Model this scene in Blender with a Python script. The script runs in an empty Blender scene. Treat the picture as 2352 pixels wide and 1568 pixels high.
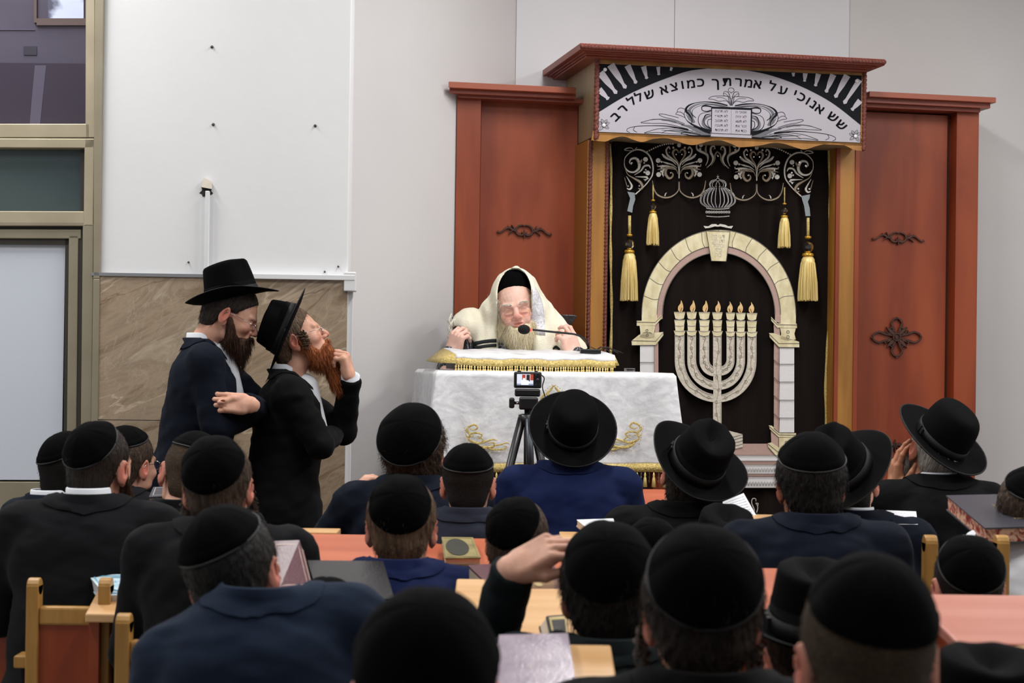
import bpy, bmesh, math, random
import numpy as np
from mathutils import Vector, Matrix, Euler
PI = math.pi
S = bpy.context.scene
C = S.collection
random.seed(7); np.random.seed(7)
# ------------------------------------------------------------------ camera
FPX, CX, CY = 3900.0, 1176.0, 784.0
EYE = 1.57
cam_d = bpy.data.cameras.new('camera')
cam_d.sensor_width = 36.0; cam_d.lens = 36.0*FPX/2352.0
cam_d.clip_start = 0.05; cam_d.clip_end = 100
cam_d.dof.use_dof = True; cam_d.dof.focus_distance = 6.9; cam_d.dof.aperture_fstop = 6.5
cam = bpy.data.objects.new('camera', cam_d); C.objects.link(cam)
cam.location = (0, 0, EYE)
CAMR = Matrix.Rotation(math.radians(90.53), 4, 'X') @ Matrix.Rotation(math.radians(0.8), 4, 'Z')
cam.rotation_euler = CAMR.to_euler()
S.camera = cam
# ------------------------------------------------------------------ light, world, exposure
w = bpy.data.worlds.new('world'); S.world = w; w.use_nodes = True
w.node_tree.nodes['Background'].inputs[0].default_value = (0.80, 0.86, 1.0, 1)
w.node_tree.nodes['Background'].inputs[1].default_value = 0.20
S.view_settings.view_transform = 'Standard'; S.view_settings.look = 'None'
S.view_settings.exposure = 0.22; S.view_settings.gamma = 1.0
S.view_settings.use_curve_mapping = False
def area(name, loc, sx, sy, power, col=(1, .985, .97), rot=(0, 0, 0)):
    l = bpy.data.lights.new(name, 'AREA'); l.shape = 'RECTANGLE'; l.size = sx; l.size_y = sy
    l.energy = power; l.color = col
    o = bpy.data.objects.new(name, l); o.location = loc; o.rotation_euler = rot; C.objects.link(o); return o
# fluorescent ceiling fittings of the hall (all above the frame)
for lx in (-2.2, 0.6, 3.2):
    for ly, pw in ((0.2, 5), (3.4, 38), (6.0, 54)):
        area('ceiling_tube', (lx, ly, 3.95), 0.3, 1.5, pw)
# ------------------------------------------------------------------ pixel -> place helpers
R3 = np.array(CAMR.to_3x3())
def ray(px, py):
    return R3 @ np.array([(px-CX)/FPX, (CY-py)/FPX, -1.0])
def at(px, py, Y):
    d = ray(px, py); t = Y/d[1]
    return Vector((d[0]*t, d[1]*t, EYE+d[2]*t))
class Frame:
    """upright plane frame: local x along the wall, y into it, z up (world height)"""
    def __init__(s, px, Y, yaw):
        p = at(px, 820, Y); s.o = np.array([p.x, p.y, 0.0]); s.yaw = math.radians(yaw)
        s.u = np.array([math.cos(s.yaw), math.sin(s.yaw), 0]); s.n = np.array([math.sin(s.yaw), -math.cos(s.yaw), 0])
    def uz(s, px, py, off=0.0):
        d = ray(px, py); e = np.array([0, 0, EYE]); o = s.o + s.n*off
        t = np.dot(o-e, s.n)/np.dot(d, s.n); p = e+d*t
        return float(np.dot(p-s.o, s.u)), float(p[2])
    def loc(s, px, py, off=0.0):
        u, z = s.uz(px, py, off); return (u, -off, z)
    def root(s, o, z=0.0):
        o.location = (s.o[0], s.o[1], z); o.rotation_euler = (0, 0, s.yaw)
# ------------------------------------------------------------------ objects
def tag(o, label=None, cat=None, group=None, kind=None):
    if label: o['label'] = label
    if cat: o['category'] = cat
    if group: o['group'] = group
    if kind: o['kind'] = kind
    return o
def empty(name, loc=(0, 0, 0), rz=0, label=None, cat=None, group=None):
    o = bpy.data.objects.new(name, None); C.objects.link(o); o.location = loc; o.rotation_euler = (0, 0, rz)
    o.empty_display_size = .05
    return tag(o, label, cat, group)
def mesh_obj(name, me, mat, parent=None):
    o = bpy.data.objects.new(name, me); C.objects.link(o)
    if mat is not None and not me.materials:
        for m in (mat if isinstance(mat, (list, tuple)) else [mat]): me.materials.append(m)
    if parent: o.parent = parent
    return o
def from_vf(name, v, f, mat, parent=None, smooth=True):
    me = bpy.data.meshes.new(name)
    me.from_pydata([tuple(map(float, p)) for p in v], [], [tuple(int(i) for i in q) for q in f])
    if smooth: me.polygons.foreach_set('use_smooth', [True]*len(me.polygons))
    me.update()
    return mesh_obj(name, me, mat, parent)
class MB:
    """collects shapes for ONE part"""
    def __init__(s): s.v = []; s.f = []
    def add(s, v, f):
        n = len(s.v); s.v += [tuple(map(float, p)) for p in v]; s.f += [tuple(i+n for i in q) for q in f]; return s
    def box(s, lo, hi, M=None):
        x0, y0, z0 = lo; x1, y1, z1 = hi
        v = [(x0,y0,z0),(x1,y0,z0),(x1,y1,z0),(x0,y1,z0),(x0,y0,z1),(x1,y0,z1),(x1,y1,z1),(x0,y1,z1)]
        if M is not None: v = [tuple(M @ Vector(p)) for p in v]
        return s.add(v, [(3,2,1,0),(4,5,6,7),(0,1,5,4),(1,2,6,5),(2,3,7,6),(3,0,4,7)])
    def hexa(s, b, t):
        """eight corners: b[0..3] below, t[0..3] above, both counter-clockwise from above"""
        return s.add(list(b)+list(t), [(3,2,1,0),(4,5,6,7),(0,1,5,4),(1,2,6,5),(2,3,7,6),(3,0,4,7)])
    def tube(s, pts, r, n=10, cap=True, flat=1.0):
        pts = [Vector(p) for p in pts]; rs = r if isinstance(r, (list, tuple)) else [r]*len(pts)
        v = []; f = []; up = None
        for i, p in enumerate(pts):
            d = (pts[min(i+1, len(pts)-1)]-pts[max(i-1, 0)]).normalized()
            if up is None: up = Vector((0, 0, 1)) if abs(d.z) < .9 else Vector((0, 1, 0))
            a = d.cross(up).normalized(); up = a.cross(d).normalized()
            for k in range(n):
                t = 2*PI*k/n; v.append(p + (a*math.cos(t)+up*math.sin(t)*flat)*rs[i])
        for i in range(len(pts)-1):
            for k in range(n):
                k2 = (k+1) % n; f.append((i*n+k, i*n+k2, (i+1)*n+k2, (i+1)*n+k))
        if cap:
            f.append(tuple(range(n-1, -1, -1))); m = (len(pts)-1)*n; f.append(tuple(m+k for k in range(n)))
        return s.add(v, f)
    def lathe(s, prof, c=(0, 0, 0), n=24, M=None, sx=1, sy=1):
        v = []; f = []
        for r, z in prof:
            for k in range(n):
                t = 2*PI*k/n; p = Vector((r*sx*math.cos(t), r*sy*math.sin(t), z))
                if M is not None: p = M @ p
                v.append(p+Vector(c))
        for i in range(len(prof)-1):
            for k in range(n):
                k2 = (k+1) % n; f.append((i*n+k, i*n+k2, (i+1)*n+k2, (i+1)*n+k))
        f.append(tuple(range(n-1, -1, -1))); m = (len(prof)-1)*n; f.append(tuple(m+k for k in range(n)))
        return s.add(v, f)
    def build(s, name, mat, parent=None, smooth=False, bevel=0, seg=2):
        me = bpy.data.meshes.new(name); me.from_pydata(s.v, [], s.f)
        me.polygons.foreach_set('use_smooth', [smooth]*len(me.polygons))
        me.update()
        o = mesh_obj(name, me, mat, parent)
        if bevel:
            b = o.modifiers.new('bevel', 'BEVEL'); b.width = bevel; b.segments = seg; b.limit_method = 'ANGLE'; b.angle_limit = math.radians(40)
        return o
# ------------------------------------------------------------------ materials
def srgb(r, g, b):
    def c(x):
        x = x/255.0
        return x/12.92 if x <= .04045 else ((x+.055)/1.055)**2.4
    return (c(r), c(g), c(b), 1)
def mat(name, col, rough=.6, noise=None, nscale=8, stretch=(1, 1, 1), bump=0, bscale=60, metal=0, spec=.5, sheen=0, col2=None, detail=4, coat=0, emit=0, dist=0, bstretch=(1, 1, 1), lo=.35, hi=.65):
    m = bpy.data.materials.new(name); m.use_nodes = True; nt = m.node_tree; b = nt.nodes['Principled BSDF']
    L = nt.links.new
    b.inputs['Base Color'].default_value = col; b.inputs['Roughness'].default_value = rough
    b.inputs['Metallic'].default_value = metal; b.inputs['Specular IOR Level'].default_value = spec
    if sheen:
        b.inputs['Sheen Weight'].default_value = sheen; b.inputs['Sheen Roughness'].default_value = .4
    if coat: b.inputs['Coat Weight'].default_value = coat; b.inputs['Coat Roughness'].default_value = .15
    tc = nt.nodes.new('ShaderNodeTexCoord')
    if col2 is not None:
        mp = nt.nodes.new('ShaderNodeMapping'); mp.inputs['Scale'].default_value = stretch; L(tc.outputs['Object'], mp.inputs[0])
        n = nt.nodes.new('ShaderNodeTexNoise'); n.inputs['Scale'].default_value = nscale; n.inputs['Detail'].default_value = detail; n.inputs['Distortion'].default_value = dist
        L(mp.outputs[0], n.inputs['Vector'])
        r = nt.nodes.new('ShaderNodeValToRGB'); r.color_ramp.elements[0].color = col; r.color_ramp.elements[1].color = col2
        r.color_ramp.elements[0].position = lo; r.color_ramp.elements[1].position = hi
        L(n.outputs['Fac'], r.inputs[0]); L(r.outputs[0], b.inputs['Base Color'])
    if bump:
        mp2 = nt.nodes.new('ShaderNodeMapping'); mp2.inputs['Scale'].default_value = bstretch; L(tc.outputs['Object'], mp2.inputs[0])
        n2 = nt.nodes.new('ShaderNodeTexNoise'); n2.inputs['Scale'].default_value = bscale; n2.inputs['Detail'].default_value = 4
        L(mp2.outputs[0], n2.inputs['Vector'])
        bp = nt.nodes.new('ShaderNodeBump'); bp.inputs['Strength'].default_value = bump; bp.inputs['Distance'].default_value = .01
        L(n2.outputs['Fac'], bp.inputs['Height']); L(bp.outputs[0], b.inputs['Normal'])
    if emit:
        b.inputs['Emission Color'].default_value = col; b.inputs['Emission Strength'].default_value = emit
    return m
M = {}
M['wall'] = mat('white_plaster', srgb(214, 216, 218), .75, col2=srgb(220, 221, 222), nscale=1.2, bump=.06, bscale=25)
M['wall2'] = mat('painted_plaster', srgb(196, 195, 195), .75, col2=srgb(204, 202, 202), nscale=1.0, bump=.05, bscale=20)
M['board'] = mat('painted_board', srgb(205, 207, 211), .7, col2=srgb(210, 211, 214), nscale=1.5)
M['cherry'] = mat('cherry_veneer', srgb(118, 48, 25), .42, col2=srgb(146, 68, 36), nscale=2.2, stretch=(3, 3, .5), detail=6, dist=.4, bump=.02, bscale=90, spec=.4)
M['cherry_dark'] = mat('dark_cherry', srgb(66, 34, 24), .5, col2=srgb(88, 48, 34), nscale=3, stretch=(4, 4, .6))
M['cornice'] = mat('cornice_wood', srgb(128, 58, 42), .4, col2=srgb(142, 68, 48), nscale=5, stretch=(.5, 3, 3))
M['honey'] = mat('honey_wood', srgb(136, 90, 30), .45, col2=srgb(162, 112, 46), nscale=3, stretch=(5, 5, .6), detail=6, dist=.6)
M['olivewood'] = mat('olive_side_panel', srgb(142, 124, 96), .5, col2=srgb(156, 136, 104), nscale=4, stretch=(3, 3, .7))
M['carving'] = mat('dark_carved_wood', srgb(74, 40, 28), .45, col2=srgb(58, 30, 22), nscale=30)
M['rope'] = mat('carved_rope_trim', srgb(122, 58, 44), .5, col2=srgb(84, 36, 28), nscale=220, bump=.4, bscale=320)
M['velvet'] = mat('black_velvet', srgb(20, 15, 14), .9, sheen=.06, spec=.1, bump=.05, bscale=200, col2=srgb(26, 19, 16), nscale=3, stretch=(8, 8, .3))
M['scrollthread'] = mat('relief_thread', srgb(140, 132, 118), .5)
M['silver'] = mat('silver_thread', srgb(190, 187, 180), .45, metal=.2, bump=.4, bscale=220, col2=srgb(212, 208, 200), nscale=30)
M['bronze'] = mat('bronze_thread', srgb(152, 138, 118), .5, metal=.2, bump=.5, bscale=220)
M['cream'] = mat('cream_satin', srgb(206, 194, 152), .38, spec=.6, col2=srgb(228, 219, 184), nscale=14, stretch=(2, 2, 1), bump=.25, bscale=30)
M['satin'] = mat('beige_satin', srgb(196, 188, 172), .4, spec=.6, col2=srgb(210, 202, 188), nscale=60, bump=.35, bscale=90)
M['white_satin'] = mat('white_satin', srgb(220, 219, 219), .42, spec=.6, bump=.15, bscale=40)
M['rose'] = mat('rose_satin', srgb(178, 148, 138), .42, spec=.5, bump=.2, bscale=60)
M['piping'] = mat('silver_piping', srgb(206, 200, 186), .35, metal=.3)
M['outline'] = mat('grey_outline_thread', srgb(98, 94, 86), .6)
M['flame'] = mat('gold_flame_satin', srgb(212, 172, 110), .4, col2=srgb(226, 194, 144), nscale=40)
M['wick'] = mat('brown_wick_thread', srgb(110, 70, 30), .6)
M['gold'] = mat('gold_thread', srgb(184, 156, 76), .5, metal=.2, bump=.6, bscale=260, col2=srgb(222, 202, 134), nscale=130)
M['tassel'] = mat('gold_tassel_silk', srgb(214, 186, 108), .42, metal=.15, col2=srgb(232, 212, 148), nscale=120, stretch=(1, 1, .08))
M['goldbead'] = mat('gold_bead', srgb(206, 158, 56), .25, metal=.6)
def glass(name, col, rough=.02, ior=1.45):
    m = bpy.data.materials.new(name); m.use_nodes = True; b = m.node_tree.nodes['Principled BSDF']
    b.inputs['Base Color'].default_value = col; b.inputs['Roughness'].default_value = rough
    b.inputs['Transmission Weight'].default_value = 1; b.inputs['IOR'].default_value = ior
    return m
M['crystal'] = glass('crystal_glass', (1, 1, 1, 1), .03, 1.5)
M['print_grey'] = mat('printed_board_grey', srgb(168, 164, 172), .5)
M['print_black'] = mat('printed_black', srgb(24, 26, 30), .8, spec=.1)
M['print_mid'] = mat('printed_grey_shade', srgb(92, 92, 98), .45)
M['whiteplastic'] = mat('white_plastic', srgb(214, 216, 218), .4)
M['black_plastic'] = mat('black_plastic', srgb(18, 18, 20), .35)
M['grey_metal'] = mat('dark_grey_metal', srgb(70, 74, 80), .35, metal=.7)
M['chrome'] = mat('chrome', srgb(200, 200, 204), .15, metal=1)
# ================================================================== SETTING
ARK = Frame(1650, 8.3, 12)          # the plane of the wall behind the ark
LW = Frame(500, 6.55, 3)            # the plane of the left wall
FLOOR_Z = 0.0; STAGE = 0.74
def struct(name, mb, m, smooth=False, bevel=0):
    o = mb.build(name, m, None, smooth, bevel); o['kind'] = 'structure'; return o
M['floor'] = mat('pale_terrazzo', srgb(150, 142, 130), .35, col2=srgb(170, 164, 152), nscale=60)
M['ceil'] = mat('ceiling_paint', srgb(225, 225, 222), .8)
mb = MB(); mb.box((-3.6, -1.6, -.1), (4.4, 9.8, 0)); struct('floor', mb, M['floor'])
mb = MB(); mb.box((-3.6, -1.6, 4.05), (4.4, 9.8, 4.15)); struct('ceiling', mb, M['ceil'])
mb = MB(); mb.box((4.2, -1.6, 0), (4.35, 9.8, 4.05)); struct('wall_right', mb, M['wall2'])
mb = MB(); mb.box((-3.55, -1.6, 0), (-3.4, 6.2, 4.05)); struct('wall_left', mb, M['wall2'])
# wall behind the ark
mb = MB()
u0, _ = ARK.uz(1185, 300, 0)
mb.box((u0-.1, 0, 0), (3.2, .15, 4.05)); o = struct('wall_ark', mb, M['wall2']); ARK.root(o)
# angled wall from the outer corner back to the ark wall (its line passes the left edge of the ark cabinets)
def ark_w(u, off): p = ARK.o+ARK.u*u+ARK.n*off; return Vector((p[0], p[1], 0))
uc = ARK.uz(1040, 500, .33)[0]
SLOPE = (uc-u0)/.33                       # how far the angled wall moves left per metre towards the hall
WA = ark_w(u0, 0)
for o_ in np.linspace(1.0, 2.4, 200):      # run it out to the corner of the left wall
    WB = ark_w(u0+SLOPE*o_, o_)
    if CX+FPX*WB.x/WB.y < 806: break
dd = (WB-WA).normalized(); nn = Vector((dd.y, -dd.x, 0))*-1
if nn.x > 0: nn = -nn
b_ = [WA, WB, WB+nn*.05, WA+nn*.12]
mb = MB(); mb.hexa(b_, [q+Vector((0, 0, 4.05)) for q in b_]); struct('wall_side', mb, M['wall2'])
# boards above the ark
mb = MB()
a = ARK.uz(1186, 60, .012)[0]; b = ARK.uz(1549, 60, .012)[0]; c = ARK.uz(1950, 60, .012)[0]
mb.box((a, -.014, .6), (b-.0015, 0, 4.05)); mb.box((b+.0015, -.014, .6), (c, 0, 4.05))
o = struct('trim_1', mb, M['board']); ARK.root(o)
# left wall : from the door frame to the outer corner, above the stone
def LWb(x0, y0, x1, y1, off, back, mb):
    ua, za = LW.uz(x0, (y0+y1)/2, off); ub, _ = LW.uz(x1, (y0+y1)/2, off)
    _, zt = LW.uz((x0+x1)/2, y0, off); _, zb = LW.uz((x0+x1)/2, y1, off)
    mb.box((ua, -off, zb), (ub, -back, zt)); return (ua, ub, zb, zt)
ul = LW.uz(226, 500, 0)[0]; ur = LW.uz(800, 500, 0)[0]; zs = LW.uz(510, 638, 0)[1]
mb = MB(); mb.box((ul-.02, 0, 0), (ur, .18, 4.05)); mb.box((ur-.15, .18, 0), (ur, .3, 4.05))
o = struct('wall_back_left', mb, M['wall'], bevel=.004); LW.root(o)
# travertine cladding on the lower wall
def marble():
    m = bpy.data.materials.new('brown_veined_marble'); m.use_nodes = True; nt = m.node_tree; L = nt.links.new
    b = nt.nodes['Principled BSDF']; b.inputs['Roughness'].default_value = .22
    tc = nt.nodes.new('ShaderNodeTexCoord')
    mp = nt.nodes.new('ShaderNodeMapping'); mp0 = nt.nodes.new('ShaderNodeMapping'); mp0.inputs['Rotation'].default_value = (0, math.radians(27), 0); L(tc.outputs['Object'], mp0.inputs[0]); mp.inputs['Scale'].default_value = (.8, 1, 2.6); L(mp0.outputs[0], mp.inputs[0])
    n = nt.nodes.new('ShaderNodeTexNoise'); n.inputs['Scale'].default_value = 3.2; n.inputs['Detail'].default_value = 12; n.inputs['Distortion'].default_value = .7; n.inputs['Roughness'].default_value = .68
    L(mp.outputs[0], n.inputs['Vector'])
    r = nt.nodes.new('ShaderNodeValToRGB'); e = r.color_ramp.elements
    e[0].position = .25; e[0].color = srgb(112, 94, 76); e[1].position = .78; e[1].color = srgb(200, 188, 170)
    for p, c in ((.40, srgb(134, 116, 95)), (.50, srgb(160, 142, 120)), (.58, srgb(144, 127, 107)), (.68, srgb(178, 162, 142))):
        x = e.new(p); x.color = c
    L(n.outputs['Fac'], r.inputs[0])
    def vein(scale, w0, w1, col, prev, rot):
        m0 = nt.nodes.new('ShaderNodeMapping'); m0.inputs['Rotation'].default_value = (0, rot, 0); L(tc.outputs['Object'], m0.inputs[0]); mp = nt.nodes.new('ShaderNodeMapping'); mp.inputs['Scale'].default_value = (.6, 1, 2.4); L(m0.outputs[0], mp.inputs[0])
        n = nt.nodes.new('ShaderNodeTexNoise'); n.inputs['Scale'].default_value = scale; n.inputs['Detail'].default_value = 5; n.inputs['Distortion'].default_value = .8
        L(mp.outputs[0], n.inputs['Vector'])
        s = nt.nodes.new('ShaderNodeMath'); s.operation = 'SUBTRACT'; s.inputs[1].default_value = .5; L(n.outputs['Fac'], s.inputs[0])
        a = nt.nodes.new('ShaderNodeMath'); a.operation = 'ABSOLUTE'; L(s.outputs[0], a.inputs[0])
        rr = nt.nodes.new('ShaderNodeMapRange'); rr.inputs[1].default_value = w0; rr.inputs[2].default_value = w1; rr.inputs[3].default_value = .6; rr.inputs[4].default_value = 0; L(a.outputs[0], rr.inputs[0])
        mx = nt.nodes.new('ShaderNodeMix'); mx.data_type = 'RGBA'; L(rr.outputs[0], mx.inputs[0]); L(prev, mx.inputs[6]); mx.inputs[7].default_value = col
        return mx.outputs[2]
    o = vein(1.3, 0, .010, srgb(204, 188, 164), r.outputs[0], math.radians(27))
    o = vein(5.5, 0, .010, srgb(170, 156, 136), o, math.radians(60))
    o = vein(1.0, 0, .006, srgb(104, 76, 54), o, math.radians(27))
    L(o, b.inputs['Base Color']); return m
M['marble'] = marble()
mb = MB(); g = .0015
um = LW.uz(796, 800, .012)[0]; zj = LW.uz(510, 967, .012)[1]
mb.box((ul-.02, -.012, zj+g), (um, 0, zs)); mb.box((ul-.02, -.012, zj-.62), (um, 0, zj-g)); mb.box((ul-.02, -.012, 0), (um, 0, zj-.623))
o = struct('trim_2', mb, M['marble']); LW.root(o)
mb = MB(); mb.box((ul-.02, -.02, zs), (um, 0, zs+.012)); o = struct('trim_3', mb, mat('grey_metal_strip', srgb(140, 142, 146), .4, metal=.5)); LW.root(o)
mb = MB(); mb.box((um, -.010, 0), (ur+.004, 0, zs)); o = struct('trim_4', mb, M['whiteplastic']); LW.root(o)
# cable trunking, junction box, hole
t = empty('cable_trunking', label='white plastic cable trunking running along the wall above the stone to the corner', cat='cable trunking'); LW.root(t)
mb = MB(); LWb(470, 438, 479, 640, .03, 0, mb); mb.build('vertical_duct', M['whiteplastic'], t, bevel=.002)
mb = MB(); LWb(468, 629, 815, 641, .032, .0, mb); mb.build('horizontal_duct', M['whiteplastic'], t, bevel=.002)
mb = MB(); mb.box((ur, .02, 0), (ur+.022, .05, zs-.02)); mb.build('corner_duct', M['whiteplastic'], t, bevel=.002)
mb = MB(); mb.box((ur-.012, -.03, zs-.045), (ur+.035, .05, zs+.03)); mb.build('junction_box', M['whiteplastic'], t, bevel=.004)
t = empty('wall_cable_hole', label='ragged dark hole in the white wall with torn plaster above the trunking', cat='hole'); LW.root(t)
c0 = LW.loc(474, 438, .003)
v = [c0]; rnd = random.Random(3)
for k in range(18): a = 2*PI*k/18; r = .022*(1+.35*rnd.uniform(-1, 1)); v.append((c0[0]+r*math.cos(a), c0[1], c0[2]+r*math.sin(a)))
from_vf('dark_opening', v, [(0, 1+k, 1+(k+1) % 18) for k in range(18)], mat('hole_dark', srgb(40, 34, 30), .9), t, False)
mb = MB(); mb.hexa([(c0[0]-.018, -.02, c0[2]+.012), (c0[0]+.022, -.022, c0[2]+.006), (c0[0]+.022, -.004, c0[2]+.006), (c0[0]-.018, -.004, c0[2]+.014)],
                   [(c0[0]-.008, -.016, c0[2]+.05), (c0[0]+.02, -.02, c0[2]+.034), (c0[0]+.02, -.004, c0[2]+.034), (c0[0]-.008, -.003, c0[2]+.05)])
mb.build('plaster_flake', mat('torn_plaster', srgb(206, 198, 184), .8), t)
for i, (px, py, w_) in enumerate(((487, 108, 'near the top of the white wall'), (490, 286, 'on the white wall above the cable hole'), (724, 289, 'on the white wall level with the other, to the right'), (777, 612, 'just above the trunking near the corner'), (746, 624, 'low beside the trunking near the corner'), (433, 602, 'low on the white wall left of the trunking'))):
    x, y, z = LW.loc(px, py, 0); s_ = .006 if i < 3 else .004
    mb = MB(); mb.lathe([(s_, 0), (s_, .004), (s_*.5, .008)], (0, 0, 0), 10, Matrix.Translation((x, 0, z)) @ Matrix.Rotation(PI/2, 4, 'X'))
    o = mb.build('wall_screw', M['grey_metal'], None, True); LW.root(o); tag(o, 'small dark screw stub ' + w_, 'screw', 'screw stubs in the white wall')
# ------------------------------------------------------------------ aluminium window and door front at the left
M['alu'] = mat('champagne_aluminium', srgb(160, 150, 126), .38, metal=.25, col2=srgb(172, 162, 138), nscale=5)
M['alu2'] = mat('champagne_aluminium_frame', srgb(138, 130, 110), .4, metal=.25, col2=srgb(146, 138, 118), nscale=5)
M['gasket'] = mat('dark_gasket', srgb(48, 44, 36), .6)
def pane(name, col, rough, col2):
    m = mat(name, col, rough, col2=col2, nscale=1.6, spec=.7, dist=.5); return m
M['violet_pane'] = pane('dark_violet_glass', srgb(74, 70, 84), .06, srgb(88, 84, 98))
M['green_pane'] = pane('film_covered_glass', srgb(58, 70, 72), .18, srgb(70, 84, 84))
M['white_panel'] = mat('white_board', srgb(196, 203, 214), .45)
def fr(mb, x0, y0, x1, y1, off, back): return LWb(x0, y0, x1, y1, off, back, mb)
def tilted(mb, p, off, back):
    """frame bar from four picture corners (tl, tr, br, bl) on the wall plane"""
    q = [LW.loc(x, y, off) for x, y in p]; k = [(a[0], -back, a[2]) for a in q]
    mb.hexa([q[3], q[2], k[2], k[3]], [q[0], q[1], k[1], k[0]])
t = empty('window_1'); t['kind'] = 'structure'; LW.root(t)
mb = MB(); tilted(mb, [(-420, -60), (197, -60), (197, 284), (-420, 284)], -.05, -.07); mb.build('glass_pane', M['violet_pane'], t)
mb = MB()
tilted(mb, [(197, -60), (218, -60), (218, 316), (196, 316)], .01, -.1)
tilted(mb, [(-420, 284), (206, 284), (206, 316), (-420, 316)], .01, -.1)
mb.build('window_frame', M['alu'], t, bevel=.003)
mb = MB(); tilted(mb, [(78, -60), (84, -60), (84, 52), (78, 52)], -.04, -.06); tilted(mb, [(84, 42), (197, 42), (197, 58), (84, 58)], -.04, -.06); mb.build('reflected_frame', mat('reflected_frame_brown', srgb(84, 68, 66), .5), t)  # frame mirrored in the glass, built as brown bars over the opaque pane
mb = MB(); tilted(mb, [(110, -60), (192, -60), (192, 43), (110, 43)], -.045, -.049); mb.build('reflected_bright_patch', mat('reflected_bright_pale', srgb(190, 200, 226), .5, col2=srgb(70, 72, 92), nscale=7, lo=.48, hi=.60, emit=.0), t)  # bright reflection painted as a pale sheet on the pane
mb = MB(); tilted(mb, [(-420, 140), (197, 146), (197, 284), (-420, 284)], -.0475, -.049); mb.build('reflected_dark_band', mat('reflected_band_violet', srgb(66, 60, 72), .12), t)  # darker lower part of the reflection, put into a sheet's colour
mb = MB(); tilted(mb, [(80, 150), (106, 150), (92, 284), (68, 284)], -.0465, -.049); tilted(mb, [(-420, 66), (80, 67), (80, 69), (-420, 68)], -.0465, -.049); mb.build('reflected_light_strips', mat('reflected_strip_violet', srgb(92, 88, 104), .12), t)  # lighter streaks of the reflection, painted as violet strips
mb = MB(); tilted(mb, [(54, 106), (84, 106), (84, 126), (54, 126)], -.0465, -.049); mb.build('reflected_dark_patch', mat('reflected_patch_dark', srgb(46, 44, 58), .3), t)  # dark spot in the reflection, a coloured sheet over the pane
t = empty('window_2'); t['kind'] = 'structure'; LW.root(t)
mb = MB(); tilted(mb, [(-420, 336), (192, 340), (190, 486), (-420, 486)], -.04, -.06); mb.build('glass_pane', M['green_pane'], t)
mb = MB()
tilted(mb, [(-420, 316), (217, 318), (217, 340), (-420, 337)], .014, -.1)
tilted(mb, [(194, 318), (217, 318), (214, 520), (192, 520)], .014, -.1)
tilted(mb, [(-420, 483), (193, 485), (193, 514), (-420, 512)], .014, -.1)
mb.build('window_frame', M['alu'], t, bevel=.003)
mb = MB(); tilted(mb, [(185, 340), (194, 340), (193, 485), (185, 485)], -.02, -.06); mb.build('gasket_strip', M['gasket'], t)
t = empty('door_1'); t['kind'] = 'structure'; LW.root(t)
mb = MB(); tilted(mb, [(-420, 558), (150, 560), (141, 1102), (-420, 1100)], -.03, -.06); mb.build('door_panel', M['white_panel'], t)
mb = MB()
tilted(mb, [(-420, 525), (186, 527), (186, 548), (-420, 546)], 0, -.1)
tilted(mb, [(158, 540), (180, 540), (168, 1700), (146, 1700)], 0, -.1)
tilted(mb, [(-420, 1104), (146, 1106), (146, 1500), (-420, 1500)], -.03, -.06)
mb.build('door_leaf_frame', M['alu2'], t, bevel=.003)
mb = MB(); tilted(mb, [(-420, 546), (160, 548), (160, 562), (-420, 558)], -.012, -.06); tilted(mb, [(150, 548), (160, 548), (150, 1700), (140, 1700)], -.012, -.06)
tilted(mb, [(180, 527), (190, 527), (178, 1700), (168, 1700)], -.005, -.08); tilted(mb, [(-420, 518), (192, 519), (192, 527), (-420, 525)], -.01, -.08)
mb.build('gasket_strip', M['gasket'], t)
mb = MB(); tilted(mb, [(190, 514), (215, 514), (203, 1700), (178, 1700)], .014, -.1); tilted(mb, [(-420, 508), (193, 510), (193, 519), (-420, 518)], .014, -.1); mb.build('door_jamb', M['alu2'], t, bevel=.003)
t = MB(); tilted(t, [(218, -60), (239, -60), (229, 640), (214, 640)], .02, -.1); tilted(t, [(214, 640), (229, 640), (214, 1700), (199, 1700)], .02, -.1)
o = t.build('trim_5', M['alu2'], None, bevel=.003); o['kind'] = 'structure'; LW.root(o)
mb = MB(); z0_ = 0; mb.box((LW.uz(-420, 500, 0)[0]-.5, .12, 0), (ul-.01, .2, 4.05)); o = struct('wall_behind_window', mb, M['wall2']); LW.root(o)
# ------------------------------------------------------------------ platform
mb = MB(); q = [(u0+.02, 0), (u0+.02+SLOPE*1.85, -1.85), (2.7, -1.85), (2.7, 0)]
mb.hexa([(x, y, 0) for x, y in q], [(x, y, STAGE) for x, y in q]); o = struct('trim_6', mb, M['cherry_dark']); ARK.root(o)
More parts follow.
